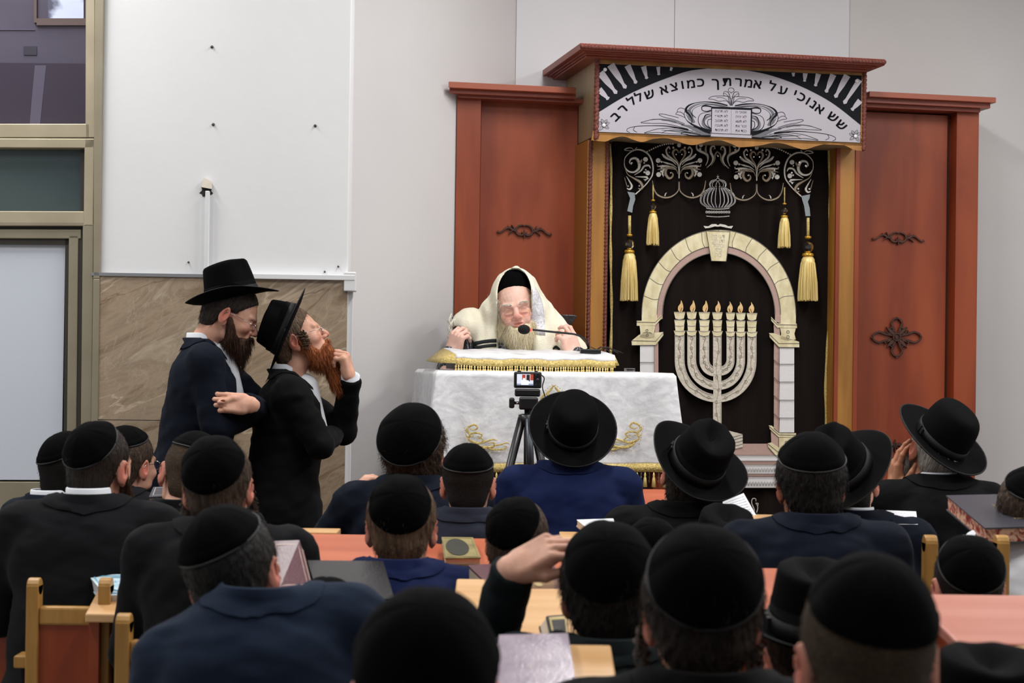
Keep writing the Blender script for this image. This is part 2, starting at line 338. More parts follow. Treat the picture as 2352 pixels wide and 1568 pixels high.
# ================================================================== THE ARK
OFF_C, OFF_E = .40, .425           # curtain, embroidery
def a3(px, py, off): return ARK.loc(px, py, off)
def abox(mb, x0, y0, x1, y1, off, back):
    """upright box on the ark wall from its front face in the picture"""
    ym, xm = (y0+y1)/2, (x0+x1)/2
    ua = ARK.uz(x0, ym, off)[0]; ub = ARK.uz(x1, ym, off)[0]; zt = ARK.uz(xm, y0, off)[1]; zb = ARK.uz(xm, y1, off)[1]
    mb.box((ua, -off, zb), (ub, -back, zt)); return ua, ub, zb, zt
def catmull(pts, n=8, closed=False):
    P = [np.array(p, float) for p in pts]
    if len(P) < 3 and not closed:
        return [P[0]+(P[1]-P[0])*t for t in np.linspace(0, 1, n+1)]
    out = []; N = len(P); rng = range(N) if closed else range(N-1)
    for i in rng:
        if closed: a, b, c, d = P[(i-1) % N], P[i], P[(i+1) % N], P[(i+2) % N]
        else: a = P[i-1] if i else 2*P[0]-P[1]; b = P[i]; c = P[i+1]; d = P[i+2] if i+2 < N else 2*P[-1]-P[-2]
        for k in range(n):
            t = k/n; out.append(.5*((2*b)+(c-a)*t+(2*a-5*b+4*c-d)*t*t+(3*b-a-3*c+d)*t**3))
    if not closed: out.append(P[-1])
    return out
class EM:
    """embroidered relief drawn on an upright plane of the ark"""
    def __init__(s, off, th=.004, T=None, fr=None): s.mb = MB(); s.off = off; s.th = th; s.T = T or (lambda x, y: (x, y)); s.fr = fr or ARK
    def P(s, p, o=0): x, y = s.T(p[0], p[1]); return s.fr.loc(x, y, s.off+o)
    def poly(s, pts, o=0, th=None, smooth=0, closed=True):
        th = s.th if th is None else th
        if smooth: pts = catmull(pts, smooth, True)
        from mathutils.geometry import tessellate_polygon
        v = [s.P(p, o+th) for p in pts]; f = [tuple(t) for t in tessellate_polygon([[Vector((float(p[0]), float(p[1]), 0)) for p in pts]])]
        n = len(pts); back = [s.P(p, o) for p in pts]
        f += [(i, (i+1) % n, n+(i+1) % n, n+i) for i in range(n)]
        s.mb.add(v+back, f); return s
    def stroke(s, pts, w, n=6, o=0, closed=False, th=None):
        """line of given width(s) in picture units with a rounded top"""
        th = s.th if th is None else th
        q = catmull(pts, n, closed) if n > 1 else [np.array(p, float) for p in pts]
        N = len(q); ws = w if isinstance(w, (list, tuple)) else [w, w]
        v = []; f = []
        for i in range(N):
            if closed: d = q[(i+1) % N]-q[i-1]
            else: d = q[min(i+1, N-1)]-q[max(i-1, 0)]
            L_ = math.hypot(*d) or 1; nrm = np.array([-d[1], d[0]])/L_
            ww = np.interp(i/(N-1), np.linspace(0, 1, len(ws)), ws)/2
            v += [s.P(q[i]+nrm*ww, o), s.P(q[i]+nrm*ww*.6, o+th), s.P(q[i]-nrm*ww*.6, o+th), s.P(q[i]-nrm*ww, o)]
        for i in range(N if closed else N-1):
            j = (i+1) % N
            for k in range(3): f.append((4*i+k, 4*i+k+1, 4*j+k+1, 4*j+k))
        s.mb.add(v, f); return s
    def dot(s, p, r, o=0, n=10):
        return s.poly([(p[0]+r*math.cos(2*PI*k/n), p[1]+r*math.sin(2*PI*k/n)) for k in range(n)], o)
    def build(s, name, m, parent): return s.mb.build(name, m, parent)
def spiral(c, r0, r1, a0, turns, n=22):
    return [(c[0]+(r0+(r1-r0)*k/n)*math.cos(a0+turns*2*PI*k/n), c[1]+(r0+(r1-r0)*k/n)*math.sin(a0+turns*2*PI*k/n)) for k in range(n+1)]
ark = empty('torah_ark', label='tall wooden ark with carved canopy, printed banner and scalloped edge behind the lectern', cat='ark'); ARK.root(ark, STAGE); 
def apart(o): o.location = (0, 0, -STAGE); return o
# canopy
mb = MB(); ua, ub, zb, zt = abox(mb, 1371, 140, 1981, 323, .60, .0)
canopy_l, canopy_r, can_b, can_t = ua, ub, zb, zt
can = apart(mb.build('canopy_box', M['olivewood'], ark, bevel=.002))
mb = MB(); mb.box((ua-.003, -.612, zb), (ub+.003, -.6, zt)); cf = mb.build('canopy_front', M['honey'], can)
# rope trims on the vertical edges
def rope(mb, x, z0, z1, off, r=.011, n=60):
    pts = [(x+.0025*math.cos(k*2.1), -off+.0025*math.sin(k*2.1), z0+(z1-z0)*k/n) for k in range(n+1)]
    mb.tube(pts, [r*(.92+.12*(k % 2)) for k in range(n+1)], 8)
mb = MB(); rope(mb, ua-.004, zb-.02, zt, .612, .012); rope(mb, ub+.004, zb-.02, zt, .612, .010); mb.build('edge_trim', M['rope'], can, True)
# scalloped valance board
e = EM(.6, .012)
sc = [(1362, 300), (1984, 318), (1981, 347)]
arc = [(1981, 346), (1962, 344), (1938, 333), (1912, 329), (1880, 334), (1850, 343), (1832, 340), (1800, 330), (1776, 328), (1745, 334), (1700, 338), (1684, 332), (1655, 322), (1630, 324), (1600, 332), (1580, 332), (1556, 324), (1530, 317), (1500, 319), (1476, 326), (1455, 321), (1430, 313), (1405, 319), (1390, 325), (1358, 322)]
e.poly([(1362, 300), (1984, 318)]+[tuple(p) for p in catmull(arc, 4)]); e.build('scalloped_board', M['honey'], can)
# cornice : two stepped mouldings wrapped round front and side
def cornice(parent, name, m, x0, x1, ytl, yb, off, back, over=.0):
    mb = MB(); ua = ARK.uz(x0, (ytl[0]+yb[0])/2, off)[0]; ub = ARK.uz(x1, (ytl[1]+yb[1])/2, off)[0]
    z = [ARK.uz(x0, ytl[0], off)[1], ARK.uz(x1, ytl[1], off)[1]]; zz = [ARK.uz(x0, yb[0], off)[1], ARK.uz(x1, yb[1], off)[1]]
    zt = sum(z)/2; zb = sum(zz)/2
    mb.box((ua, -off, zb), (ub, -back, zt)); return mb.build(name, m, parent, bevel=.003), (ua, ub, zb, zt)
cor, (ca, cb, c0_, c1_) = cornice(can, 'cornice_top', M['cornice'], 1333, 2033, (100, 134), (112, 152), .74, 0)
mb = MB(); n = 90
for i in range(n):
    x = ca+(cb-ca)*(i+.5)/n; mb.lathe([(.001, -.004), (.012, 0), (.012, .004), (.001, .007)], (x, -.742, (c0_+c1_)/2), 8, Matrix.Rotation(PI/2, 4, 'X'))
mb.build('carved_bead_row', M['rope'], cor, True)
mb = MB()
zl = ARK.uz(1345, 131, .655)[1]; hh = c0_-zl
for k, (dz0, dz1, off, ins) in enumerate(((-.25*hh, 0, .71, .025), (-.5*hh, -.25*hh, .69, .04), (-hh, -.5*hh, .655, .05))):
    mb.box((ca+ins, -off, c0_+dz0), (cb-ins, 0, c0_+dz1))
mb.build('cornice_moulding', M['cornice'], can, bevel=.004)
# pillars beside the curtain
def pillar(name, xs, off, y0, y1):
    (xa, xb) = xs; mb = MB(); ua, ub, zb, zt = abox(mb, xa, y0, xb, y1, off, .02)
    return apart(mb.build(name, M['honey'], ark, bevel=.002)), ua, ub, zb, zt
pl, ua, ub, zb, zt = pillar('pillar', (1346, 1392), .5, 322, 1195)
mb = MB(); rope(mb, ua+.010, zb, zt, .502, .0085, 300); rope(mb, ub-.006, zb, zt, .502, .0075, 300); mb.build('rope_trim', M['rope'], pl, True)
mb = MB(); mb.box((ua-.004, -.5, zb), (ua+.001, -.06, zt)); mb.build('side_board', mat('amber_side', srgb(150, 98, 40), .45), pl)
mb = MB(); mb.box((ub, -.49, zb), (ub+.006, -.3, zt)); mb.build('inner_face', M['cherry_dark'], pl)
pr, ua, ub, zb, zt = pillar('pillar', (1917, 1968), .5, 340, 1195)
mb = MB(); mb.box((ua-.002, -.505, zb), (ua+.016, -.49, zt)); mb.box((ub-.018, -.505, zb), (ub+.002, -.49, zt)); mb.build('edge_strip', M['cherry'], pr)
# back panel behind the curtain
mb = MB(); abox(mb, 1385, 300, 1925, 1200, .12, .02); apart(mb.build('inner_back_panel', M['cherry_dark'], ark))
# lower body under the curtain
mb = MB(); u1 = ARK.uz(1346, 1190, .5)[0]; u2 = ARK.uz(1968, 1190, .5)[0]; zc = ARK.uz(1650, 1197, .5)[1]
if zc > STAGE+.01: mb.box((u1, -.5, STAGE), (u2, -.02, zc)); apart(mb.build('plinth', M['cherry'], ark))
# side cabinets
def side_cab(label, post, panel, groove, yt, corn, frieze, side, sfx):
    t = empty('side_cabinet', label=label, cat='cabinet', group='side cabinets of the ark'); ARK.root(t, STAGE)
    def ap(o): o.location = (0, 0, -STAGE); return o
    Z0 = STAGE+.002
    def slab(mb, ua, ub, off, back, zb, zt):
        g = .006; la = max(ua, u0+SLOPE*off+g) if sfx == 'a' else ua; lb = max(ua, u0+SLOPE*back+g) if sfx == 'a' else ua
        q = [(la, -off), (ub, -off), (ub, -back), (lb, -back)]
        mb.hexa([(x, y, zb) for x, y in q], [(x, y, zt) for x, y in q])
    def bx(x0, x1, y0, off, back):
        ym = (y0+1150)/2; mb = MB(); ua = ARK.uz(x0, ym, off)[0]; ub = ARK.uz(x1, ym, off)[0]; zt = ARK.uz((x0+x1)/2, y0, off)[1]
        slab(mb, ua, ub, off, back, Z0, zt); return mb
    ap(bx(post[0], post[1], yt, .33, .03).build('post', M['cherry'], t, bevel=.002))
    ap(bx(panel[0], panel[1], yt+10, .27, .25).build('door_panel', M['cherry'], t, bevel=.002))
    ap(bx(groove[0], groove[1], yt+8, .255, .04).build('jamb', M['cherry_dark'], t))
    for nm, (x0, x1, ya, yb, off) in zip(('cornice_top', 'cornice_lower', 'cornice_base'), corn):
        mb = MB(); ua = ARK.uz(x0, (ya[0]+yb[0])/2, off)[0]; ub = ARK.uz(x1, (ya[1]+yb[1])/2, off)[0]
        zt = (ARK.uz(x0, ya[0], off)[1]+ARK.uz(x1, ya[1], off)[1])/2; zb = (ARK.uz(x0, yb[0], off)[1]+ARK.uz(x1, yb[1], off)[1])/2
        slab(mb, ua, ub, off, .03, zb, zt); ap(mb.build(nm, M['cornice'] if nm != 'cornice_top' else mat('cornice_face', srgb(150, 74, 48), .4), t, bevel=.002))
    return t, ap
cabL, apL = side_cab('tall cherry wood side cabinet left of the ark, behind the man in the shawl', (1043, 1099), (1099, 1322), (1321, 1338), 222,
    ((1030, 1323, (186, 202), (199, 217), .42), (1032, 1323, (199, 217), (212, 229), .39), (1052, 1343, (211, 229), (222, 239), .36)), None, 0, 'a')
cabR, apR = side_cab('tall cherry wood side cabinet right of the ark, behind the grey-bearded man', (2193, 2244), (1962, 2172), (2170, 2196), 250,
    ((1997, 2288, (214, 219), (226, 232), .42), (1990, 2275, (226, 232), (238, 246), .39), (1990, 2252, (238, 246), (250, 254), .36)), None, 0, 'b')
# carved ornaments
def scroll(T, parent, ap):
    e = EM(.27, .014, T)
    for s in (1, -1):
        X = lambda x: 100+s*(x-100)
        e.stroke([(X(100), 38), (X(88), 42), (X(76), 38), (X(70), 26), (X(76), 12), (X(92), 6), (X(100), 9)], [6, 9, 10, 8, 7, 5, 4])
        e.stroke([(X(72), 30), (X(58), 24), (X(46), 18), (X(34), 20), (X(22), 30), (X(10), 36), (X(2), 32)], [8, 10, 9, 7, 6, 6, 8])
        e.stroke([(X(66), 26), (X(60), 14), (X(54), 6)], [6, 5, 1]); e.stroke([(X(58), 26), (X(48), 34), (X(42), 40)], [6, 4, 1]); e.stroke([(X(46), 20), (X(40), 10)], [5, 1])
        e.stroke([(X(100), 44), (X(93), 34), (X(90), 30)], [5, 4, 2])
    e.stroke([(100, 54), (100, 44), (100, 30), (100, 22)], [2, 8, 6, 2])
    return ap(e.build('carved_scroll', M['carving'], parent))
scroll(lambda x, y: (1141+x*.635, 513+y*.64+(x-100)*.03), cabL, apL)
scroll(lambda x, y: (2003+x*.605, 530+y*.6+(x-100)*.025), cabR, apR)
scroll(lambda x, y: (1996+x*.605, 1040-y*.95+20), cabR, apR)
e = EM(.27, .014, lambda x, y: (2060+x, 774+y))
for k in range(8):
    a = k*PI/4; L_ = 22 if k % 2 else (46 if k % 4 else 46)
    c, s = math.cos(a), math.sin(a); R = lambda p: (p[0]*c-p[1]*s, p[0]*s+p[1]*c)
    if k % 2: e.stroke([R((6, 0)), R((20, 0)), R((34, 0))], [8, 12, 1]); e.stroke([R((14, 5)), R((26, 9))], [6, 2]); e.stroke([R((14, -5)), R((26, -9))], [6, 2])
    else:
        Lx = 56 if k in (0, 4) else 44
        for q in (1, -1): e.stroke([R((8, 3*q)), R((Lx*.5, 8*q)), R((Lx*.72, 12*q)), R((Lx*.93, 7*q)), R((Lx, 0))], [4, 6, 5, 5, 3]); e.stroke([R((Lx*.5, 8*q)), R((Lx*.45, 16*q))], [6, 2])
        e.dot(R((Lx, 0)), 3)
e.dot((0, 0), 10); e.stroke(spiral((0, 0), 8, 8, 0, 1), 3, o=.006); e.dot((0, 0), 4, .006)
apR(e.build('carved_rosette', M['carving'], cabR))
# ------------------------------------------------------------------ banner
BT = lambda x, y: (1340+x*.28061, 130+y*.28061)
ban = empty('banner', label='printed grey banner with arched Hebrew lettering, rays and tablets on the ark canopy', cat='banner'); ARK.root(ban, 0)
e = EM(.613, .003, BT); e.poly([(124, 58), (2278, 155), (2264, 704), (112, 614)]); e.build('board', M['print_grey'], ban)
e = EM(.6165, .0006, BT)
arcL = [(112, 462), (330, 330), (520, 240), (700, 170), (860, 118), (1010, 98)]
arcR = [(1340, 112), (1520, 150), (1700, 210), (1880, 290), (2060, 395), (2270, 560)]
e.poly([(124, 58), (1012, 97)]+[tuple(p) for p in catmull(arcL[::-1], 5)])
e.poly([tuple(p) for p in catmull(arcR, 5)]+[(2278, 155), (1330, 112)])
e.build('printed_sky', M['print_black'], ban)
e = EM(.6172, .0005, BT)
raysL = [((188, 62), (262, 66), (385, 215), (432, 214), (430, 226), (440, 190)), ]
def rayp(t0, t1, w0, w1):
    (x0, y0), (x1, y1) = t0, t1; d = np.array([x1-x0, y1-y0], float); L_ = np.hypot(*d); d /= L_; n = np.array([-d[1], d[0]])
    P = lambda a, b: (x0+d[0]*a+n[0]*b, y0+d[1]*a+n[1]*b)
    e.poly([P(0, -w0), P(L_*.45, -w0*.8), P(L_*.8, -w1), P(L_*.93, -w1*1.5), P(L_, 0), P(L_*.93, w1*1.5), P(L_*.8, w1), P(L_*.45, w0*.8), P(0, w0)])
for a in (((128, 268), (208, 350), 26, 12), ((138, 130), (275, 305), 32, 12), ((222, 66), (350, 262), 32, 12), ((360, 72), (434, 222), 26, 11), ((492, 80), (520, 184), 22, 10), ((612, 84), (618, 152), 16, 9), ((722, 88), (714, 116), 12, 8)): rayp(*a)
for a in (((1718, 132), (1720, 162), 14, 8), ((1816, 136), (1810, 206), 20, 9), ((1924, 141), (1898, 244), 22, 10), ((2046, 147), (1984, 296), 26, 11), ((2160, 153), (2058, 338), 28, 12), ((2262, 190), (2130, 388), 22, 12), ((2266, 360), (2194, 440), 24, 11)): rayp(*a)
e.build('printed_rays', M['print_grey'], ban)
# ornament of the banner: scrolling leaves, drawn for the left half and mirrored
e = EM(.6165, .0005, BT)
half = [
 ([(1210, 400), (1205, 350), (1190, 300), (1170, 285), (1150, 290), (1148, 315), (1170, 325)], [6, 5, 5, 4, 3, 3, 3]),
 ([(1210, 255), (1190, 262), (1188, 282), (1205, 292), (1210, 300)], 4), ([(1200, 330), (1150, 322), (1060, 325), (1025, 345), (1065, 350), (1110, 365), (1170, 362), (1205, 400)], 4),
 ([(1200, 380), (1150, 340), (1090, 335)], 3), ([(1205, 350), (1160, 300), (1145, 310)], 3),
 ([(1180, 400), (1100, 380), (1000, 370), (920, 378), (860, 402), (838, 440), (870, 480), (890, 520), (880, 560)], [10, 12, 6, 5, 14, 20, 14, 8, 4]),
 ([(1160, 405), (1060, 392), (960, 400), (900, 430), (890, 470), (920, 500)], [4, 4, 3, 3, 8, 5]),
 ([(1050, 410), (1000, 402), (970, 412), (975, 440), (1010, 448), (1045, 440)], [10, 12, 8, 6, 8, 10]),
 ([(1040, 470), (1000, 480), (985, 520), (1000, 560), (1040, 590)], [4, 10, 6, 6, 10]), ([(1040, 450), (960, 470), (940, 520), (960, 570), (1020, 610)], [3, 4, 5, 6, 12]), ([(1045, 510), (1020, 520), (1020, 560), (1046, 590)], 5),
 ([(900, 500), (880, 460), (860, 440), (835, 445), (825, 470), (845, 520), (900, 560), (980, 600), (1040, 625)], [3, 4, 4, 4, 4, 5, 14, 26, 22]),
 ([(860, 440), (800, 420), (775, 430), (770, 450), (800, 455), (830, 480)], 4), ([(775, 450), (755, 470), (790, 480), (835, 500)], 4),
 ([(780, 500), (700, 480), (640, 468), (620, 475), (660, 495), (740, 515), (830, 550)], 4), ([(830, 560), (720, 520), (600, 512), (560, 515), (520, 525), (470, 540), (560, 545), (680, 550), (850, 590)], 4),
 ([(640, 520), (720, 530), (820, 560)], 3), ([(860, 600), (700, 570), (560, 565), (440, 570), (370, 585), (355, 605), (380, 622)], [16, 8, 5, 5, 4, 4, 4]),
 ([(420, 575), (410, 600), (440, 620)], 4), ([(900, 610), (760, 585), (620, 590), (540, 610), (500, 626), (600, 620), (720, 630), (860, 636)], 4),
 ([(880, 625), (780, 600), (680, 606), (640, 628)], [10, 5, 4, 3]), ([(960, 640), (850, 620), (800, 630), (900, 645), (1040, 648)], [6, 6, 5, 8, 14]), ([(900, 575), (960, 590), (1045, 605)], [4, 14, 20]),
]
for pts, wd in half:
    f = [(x, y-(1210-x)*.0) for x, y in pts]
    e.stroke([(x, y) for x, y in f], wd, 5)
    e.stroke([(2420-x, y+(1210-x)*.082) for x, y in f], wd, 5)
for cx, cy, s in ((165, 560, 1), (2225, 650, -1)):
    for a in (-2.6, -1.9, -1.0, -.4, .6, 2.2):
        if s < 0: a = PI-a
        P = lambda r, o: (cx+r*math.cos(a)-o*math.sin(a), min(cy+r*math.sin(a)+o*math.cos(a), cy+50))
        e.stroke([P(6, 0), P(28, 12), P(52, 0), P(28, -12), P(6, 0)], 3, 4); e.stroke([P(10, 0), P(40, 0)], 2, 4)
e.build('printed_ornament', M['print_black'], ban)
e = EM(.6163, .0003, BT)
for pts, wd in (([(1200, 420), (1080, 395), (960, 385), (880, 420), (870, 470), (910, 540)], [16, 14, 8, 20, 30, 16]), ([(1040, 600), (940, 600), (860, 570), (800, 560)], [46, 40, 22, 6]), ([(1045, 640), (900, 625), (760, 612), (640, 600)], [30, 22, 12, 4]), ([(1045, 480), (990, 510), (985, 560), (1040, 600)], [10, 26, 24, 16]), ([(840, 470), (870, 510), (900, 540)], [4, 22, 10]), ([(1205, 400), (1190, 350), (1185, 310)], [14, 10, 2]), ([(760, 540), (640, 512), (540, 520)], [10, 8, 3])):
    e.stroke(pts, wd, 5); e.stroke([(2420-x, y+(1210-x)*.082) for x, y in pts], wd, 5)
e.build('printed_shading', M['print_mid'], ban)
e = EM(.6175, .001, BT); e.poly([(1046, 408), (1382, 420), (1378, 640), (1046, 626)]); e.build('tablet_border', M['print_black'], ban)
e = EM(.6188, .0006, BT); e.poly([(1054, 426), (1370, 438), (1366, 638), (1050, 624)]); tb = e.build('tablet_pages', M['print_grey'], ban)
e = EM(.6196, .0004, BT); e.stroke([(1211, 432), (1209, 630)], 2, 2); e.build('page_line', M['print_mid'], tb)
_glyph = {}
def glyph(txt, bold=.02):
    bold = 0
    k = (txt, bold)
    if k not in _glyph:
        cu = bpy.data.curves.new('glyph', 'FONT'); cu.body = txt; cu.size = 1; cu.offset = bold; cu.resolution_u = 3
        ob = bpy.data.objects.new('glyph', cu); C.objects.link(ob); bpy.context.view_layer.update()
        me = ob.to_mesh(); v = np.array([tuple(p.co) for p in me.vertices]).reshape(-1, 3); f = [tuple(p.vertices) for p in me.polygons]
        ob.to_mesh_clear(); bpy.data.objects.remove(ob); bpy.data.curves.remove(cu); _glyph[k] = (v, f)
    return _glyph[k]
def write(mb, txt, fn, h, ang=0, sx=1.0, bold=.02, width=None, ref=.55):
    """fn(x, y) maps flat text units (y down, origin at the text centre) to a place"""
    v, f = glyph(txt, bold)
    if len(v) == 0: return
    cx = (v[:, 0].min()+v[:, 0].max())/2; s = h/ref; sxx = s*sx
    if width: sxx = width/(v[:, 0].max()-v[:, 0].min())
    ca, sa = math.cos(ang), math.sin(ang); out = []
    for p in v:
        x = (p[0]-cx)*sxx; y = -(p[1]-ref/2)*s
        out.append(fn(x*ca-y*sa, x*sa+y*ca))
    mb.add(out, f)
LET = 'ש2110,563 ש2040,497 א1932,432 נ1880,393 ו1838,365 כ1785,335 י1732,308 ע1632,280 ל1545,250 א1425,230 מ1350,222 ר1268,212 ת1175,210 ך1080,217 כ960,215 מ880,227 ו812,234 צ742,250 א660,275 ש542,312 ל455,338 ל397,368 ר322,435 ב265,492'.split()
mb = MB(); pos = [(l[0],)+tuple(float(q) for q in l[1:].split(',')) for l in LET]
for i, (ch, x, y) in enumerate(pos):
    a, b = pos[max(i-1, 0)], pos[min(i+1, len(pos)-1)]; ang = math.atan2(a[2]-b[2], a[1]-b[1])
    for ox, oy in ((-2.2, -1.6), (2.2, 1.6), (-2.2, 1.6), (2.2, -1.6)): write(mb, ch, lambda dx, dy: a3(*BT(x+dx+ox, y+dy+oy), .6168+.00004*ox), 58, ang, 1.12)
mb.build('lettering', M['print_black'], ban)
mb = MB()
for col, (cx, lines) in enumerate(((1290, ('אנוכי ה', 'לא יהיה', 'לא תשא', 'זכור את', 'כבד את')), (1130, ('לא תרצח', 'לא תנאף', 'לא תגנוב', 'לא תענה', 'לא תחמוד')))):
    for k, t in enumerate(lines):
        yy = (449 if col else 455)+k*38.5
        write(mb, t[::-1], lambda dx, dy: a3(*BT(cx+dx, yy+dy), .6198), 17, .03, bold=.03, width=88 if col == 0 else 104)
mb.build('tablet_lettering', M['print_black'], tb)
for x, y in ((176, 107), (2236, 200), (167, 562), (2226, 652)):
    c = a3(*BT(x, y), .6165); mb = MB(); mb.lathe([(.0085, 0), (.0085, .004), (.006, .006)], (0, 0, 0), 16, Matrix.Translation(c) @ Matrix.Rotation(PI/2, 4, 'X')); mb.build('fixing_cap', M['whiteplastic'], ban, True)
# ------------------------------------------------------------------ curtain
cur = empty('ark_curtain', label='black velvet ark curtain embroidered with a menorah, arch and crown', cat='curtain'); ARK.root(cur, 0)
ua, zt = ARK.uz(1398, 300, OFF_C); ub = ARK.uz(1908, 700, OFF_C)[0]; ua = ARK.uz(1402, 700, OFF_C)[0]; zb = STAGE+.012
nx, nz = 220, 40; v = []; f = []
def fold(u): t = (u-ua)/(ub-ua); return .009*math.sin(t*46+1.2*math.sin(t*9))+.006*math.sin(t*23+2)
for j in range(nz+1):
    z = zb+(zt-zb)*j/nz
    for i in range(nx+1):
        u = ua+(ub-ua)*i/nx; edge = max(0, (i-nx*.85)/(nx*.15))
        v.append((u+.004*math.sin(z*5)*edge, -OFF_C-fold(u)*(0.9+.2*math.sin(z*2+u*7))+.0*edge, z))
for j in range(nz):
    for i in range(nx): a = j*(nx+1)+i; f.append((a, a+1, a+nx+2, a+nx+1))
cl = from_vf('velvet_cloth', v, f, M['velvet'], cur); sm = cl.modifiers.new('thick', 'SOLIDIFY'); sm.thickness = .004; sm.offset = 1
mb = MB()
for px in ((1401, 1404, 1402, 1406), (1903, 1908, 1898, 1896)):
    pts = [a3(np.interp(t, [0, .3, .6, 1], px)+1.5*math.sin(t*17), 330+t*865, OFF_C+.012) for t in np.linspace(0, 1, 60)]
    mb.tube(pts, [.005+.003*math.sin(i*.45)**2 for i in range(60)], 6)
mb.build('gold_edge', M['gold'], cur, True)
# valance ornaments (crop frame: 1400 + x*.2552, 320 + y*.2551)
VT = lambda x, y: (1400+x*.25515, 320+y*.25515)
es = EM(OFF_E, .005, VT); eb = EM(OFF_E, .005, VT); ed = EM(OFF_E+.001, .004, VT); st = EM(OFF_E+.004, .004, VT)
def lobe(cx, cy):
    for s in (1, -1):
        X = lambda p: (cx+s*p[0], cy+p[1])
        def k(e, pts, w): e.stroke([X(p) for p in pts], w, 5)
        k(eb, [(4, 140), (8, 220), (60, 270), (125, 285), (190, 262), (225, 210), (240, 130)], [5, 10, 14, 16, 16, 12, 6])
        k(eb, [(12, 70), (22, 40), (60, 10), (108, 18), (122, 70), (92, 110), (62, 98), (56, 70), (74, 54)], [4, 8, 22, 22, 26, 24, 18, 12, 8])
        k(es, [(2, 110), (4, 20), (20, -30), (70, -70), (104, -100), (116, -140), (108, -160)], [6, 10, 12, 22, 18, 16, 14]); 
        k(es, [(108, -160), (92, -172), (80, -150)], [14, 14, 8])
        k(eb, [(0, 30), (10, -30), (42, -80), (56, -118), (40, -148), (16, -142), (6, -118)], [6, 10, 16, 22, 20, 14, 8])
        k(es, [(24, -10), (60, -46), (110, -70), (138, -92), (146, -110)], [4, 14, 24, 24, 6])
        k(es, [(20, 16), (60, -12), (110, -26), (160, -42)], [3, 10, 18, 3]); k(es, [(24, 26), (90, 2), (150, 2), (198, 2)], [3, 14, 26, 5])
        k(eb, [(24, 34), (90, 22), (150, 24), (196, 34)], [3, 12, 20, 4]); k(es, [(110, 10), (142, 40), (150, 70), (140, 98)], [4, 22, 20, 3])
        k(es, [(128, 270), (122, 250), (108, 238)], [12, 10, 2])
        for p, r in (((188, -50), 22), ((158, -38), 9), ((184, 76), 22), ((160, 48), 10), ((52, -165), 9), ((196, -10), 5)): ed.dot(X(p), r)
        for p in ((88, -124), (26, -104), (150, -104), (76, 62), (160, 15), (140, 84)): st.dot(X(p), 6)
    ed.dot((cx, cy-186), 18)
lobe(626, 240); lobe(1325, 262)
def corner(cx, cy, s):
    X = lambda p: (cx+s*(p[0]), cy+p[1])
    def k(e, pts, w): e.stroke([X(p) for p in pts], w, 5)
    k(es, [(-120, -60), (-110, -110), (-60, -160), (0, -180), (60, -165), (110, -120), (138, -40), (135, 40), (110, 90), (60, 150), (0, 205), (-20, 222)], [4, 8, 12, 14, 16, 16, 16, 14, 12, 10, 12, 14])
    k(es, [(-120, -60), (-112, -20), (-80, 16), (-30, 22), (10, -10), (14, -60), (-14, -100), (-56, -96), (-72, -66), (-52, -46)], [6, 10, 16, 20, 26, 30, 24, 20, 12, 8])
    k(eb, [(-118, -40), (-90, 40), (-30, 80), (20, 110), (44, 150), (30, 176), (6, 168)], [5, 8, 16, 26, 24, 18, 8])
    k(es, [(-100, 60), (-70, 110), (-52, 150), (-70, 178), (-96, 170)], [4, 14, 22, 18, 10]); k(eb, [(-118, 70), (-100, 130), (-92, 160)], [4, 8, 3])
    k(es, [(-30, 50), (30, 10), (60, -30), (100, -36), (118, -10)], [5, 16, 20, 20, 6]); k(es, [(-20, 64), (40, 66), (84, 70), (78, 90), (52, 86)], [5, 14, 22, 10, 3])
    k(eb, [(0, -60), (20, -60), (34, -80), (38, -96)], [4, 20, 20, 3]); k(es, [(-30, -174), (-60, -196), (-100, -190), (-116, -176), (-70, -170), (-30, -174)], [3, 8, 12, 8, 6, 3]); k(es, [(-26, -178), (-6, -200)], [4, 8])
    k(es, [(60, 90), (100, 80)], [3, 10])
    for p, r in (((92, 30), 22), ((62, 24), 9), ((72, -92), 22), ((60, -60), 7)): ed.dot(X(p), r)
    for p in ((-52, -60), (16, 146), (-84, 148), (4, -92), (74, 2), (70, 96)): st.dot(X(p), 8)
corner(252, 272, 1); corner(1715, 298, -1)
for s in (1, -1):          # centre flourish
    X = lambda p: (975+s*p[0], p[1]+(2 if s > 0 else -4))
    def k(e, pts, w): e.stroke([X(p) for p in pts], w, 5)
    k(es, [(100, 260), (60, 220), (42, 170), (64, 120), (60, 76), (36, 64), (24, 92)], [4, 10, 24, 22, 18, 14, 8])
    k(eb, [(60, 240), (30, 190), (24, 140), (6, 116), (0, 114)], [3, 10, 16, 12, 10]); k(es, [(110, 240), (90, 190), (100, 140), (160, 110), (188, 90), (190, 56), (172, 44)], [4, 10, 24, 24, 18, 14, 10])
    k(eb, [(90, 170), (110, 100), (100, 40)], [4, 20, 4]); ed.dot(X((152, 56)), 18); ed.dot(X((158, 92)), 10)
    for p in ((38, 92), (2, 148), (160, 84)): st.dot(X(p), 7)
for x0, s, dy in ((340, 1, 0), (1626, -1, 26)):
    for k_ in range(13):
        t = k_/12; ed.dot((x0+s*230*t, 110+dy-70*math.sin(t*PI*.55)), 7, n=8)
es.build('silver_scrollwork', M['silver'], cur); eb.build('bronze_scrollwork', M['bronze'], cur); ed.build('silver_discs', M['silver'], cur); st.build('rhinestones', M['chrome'], cur)
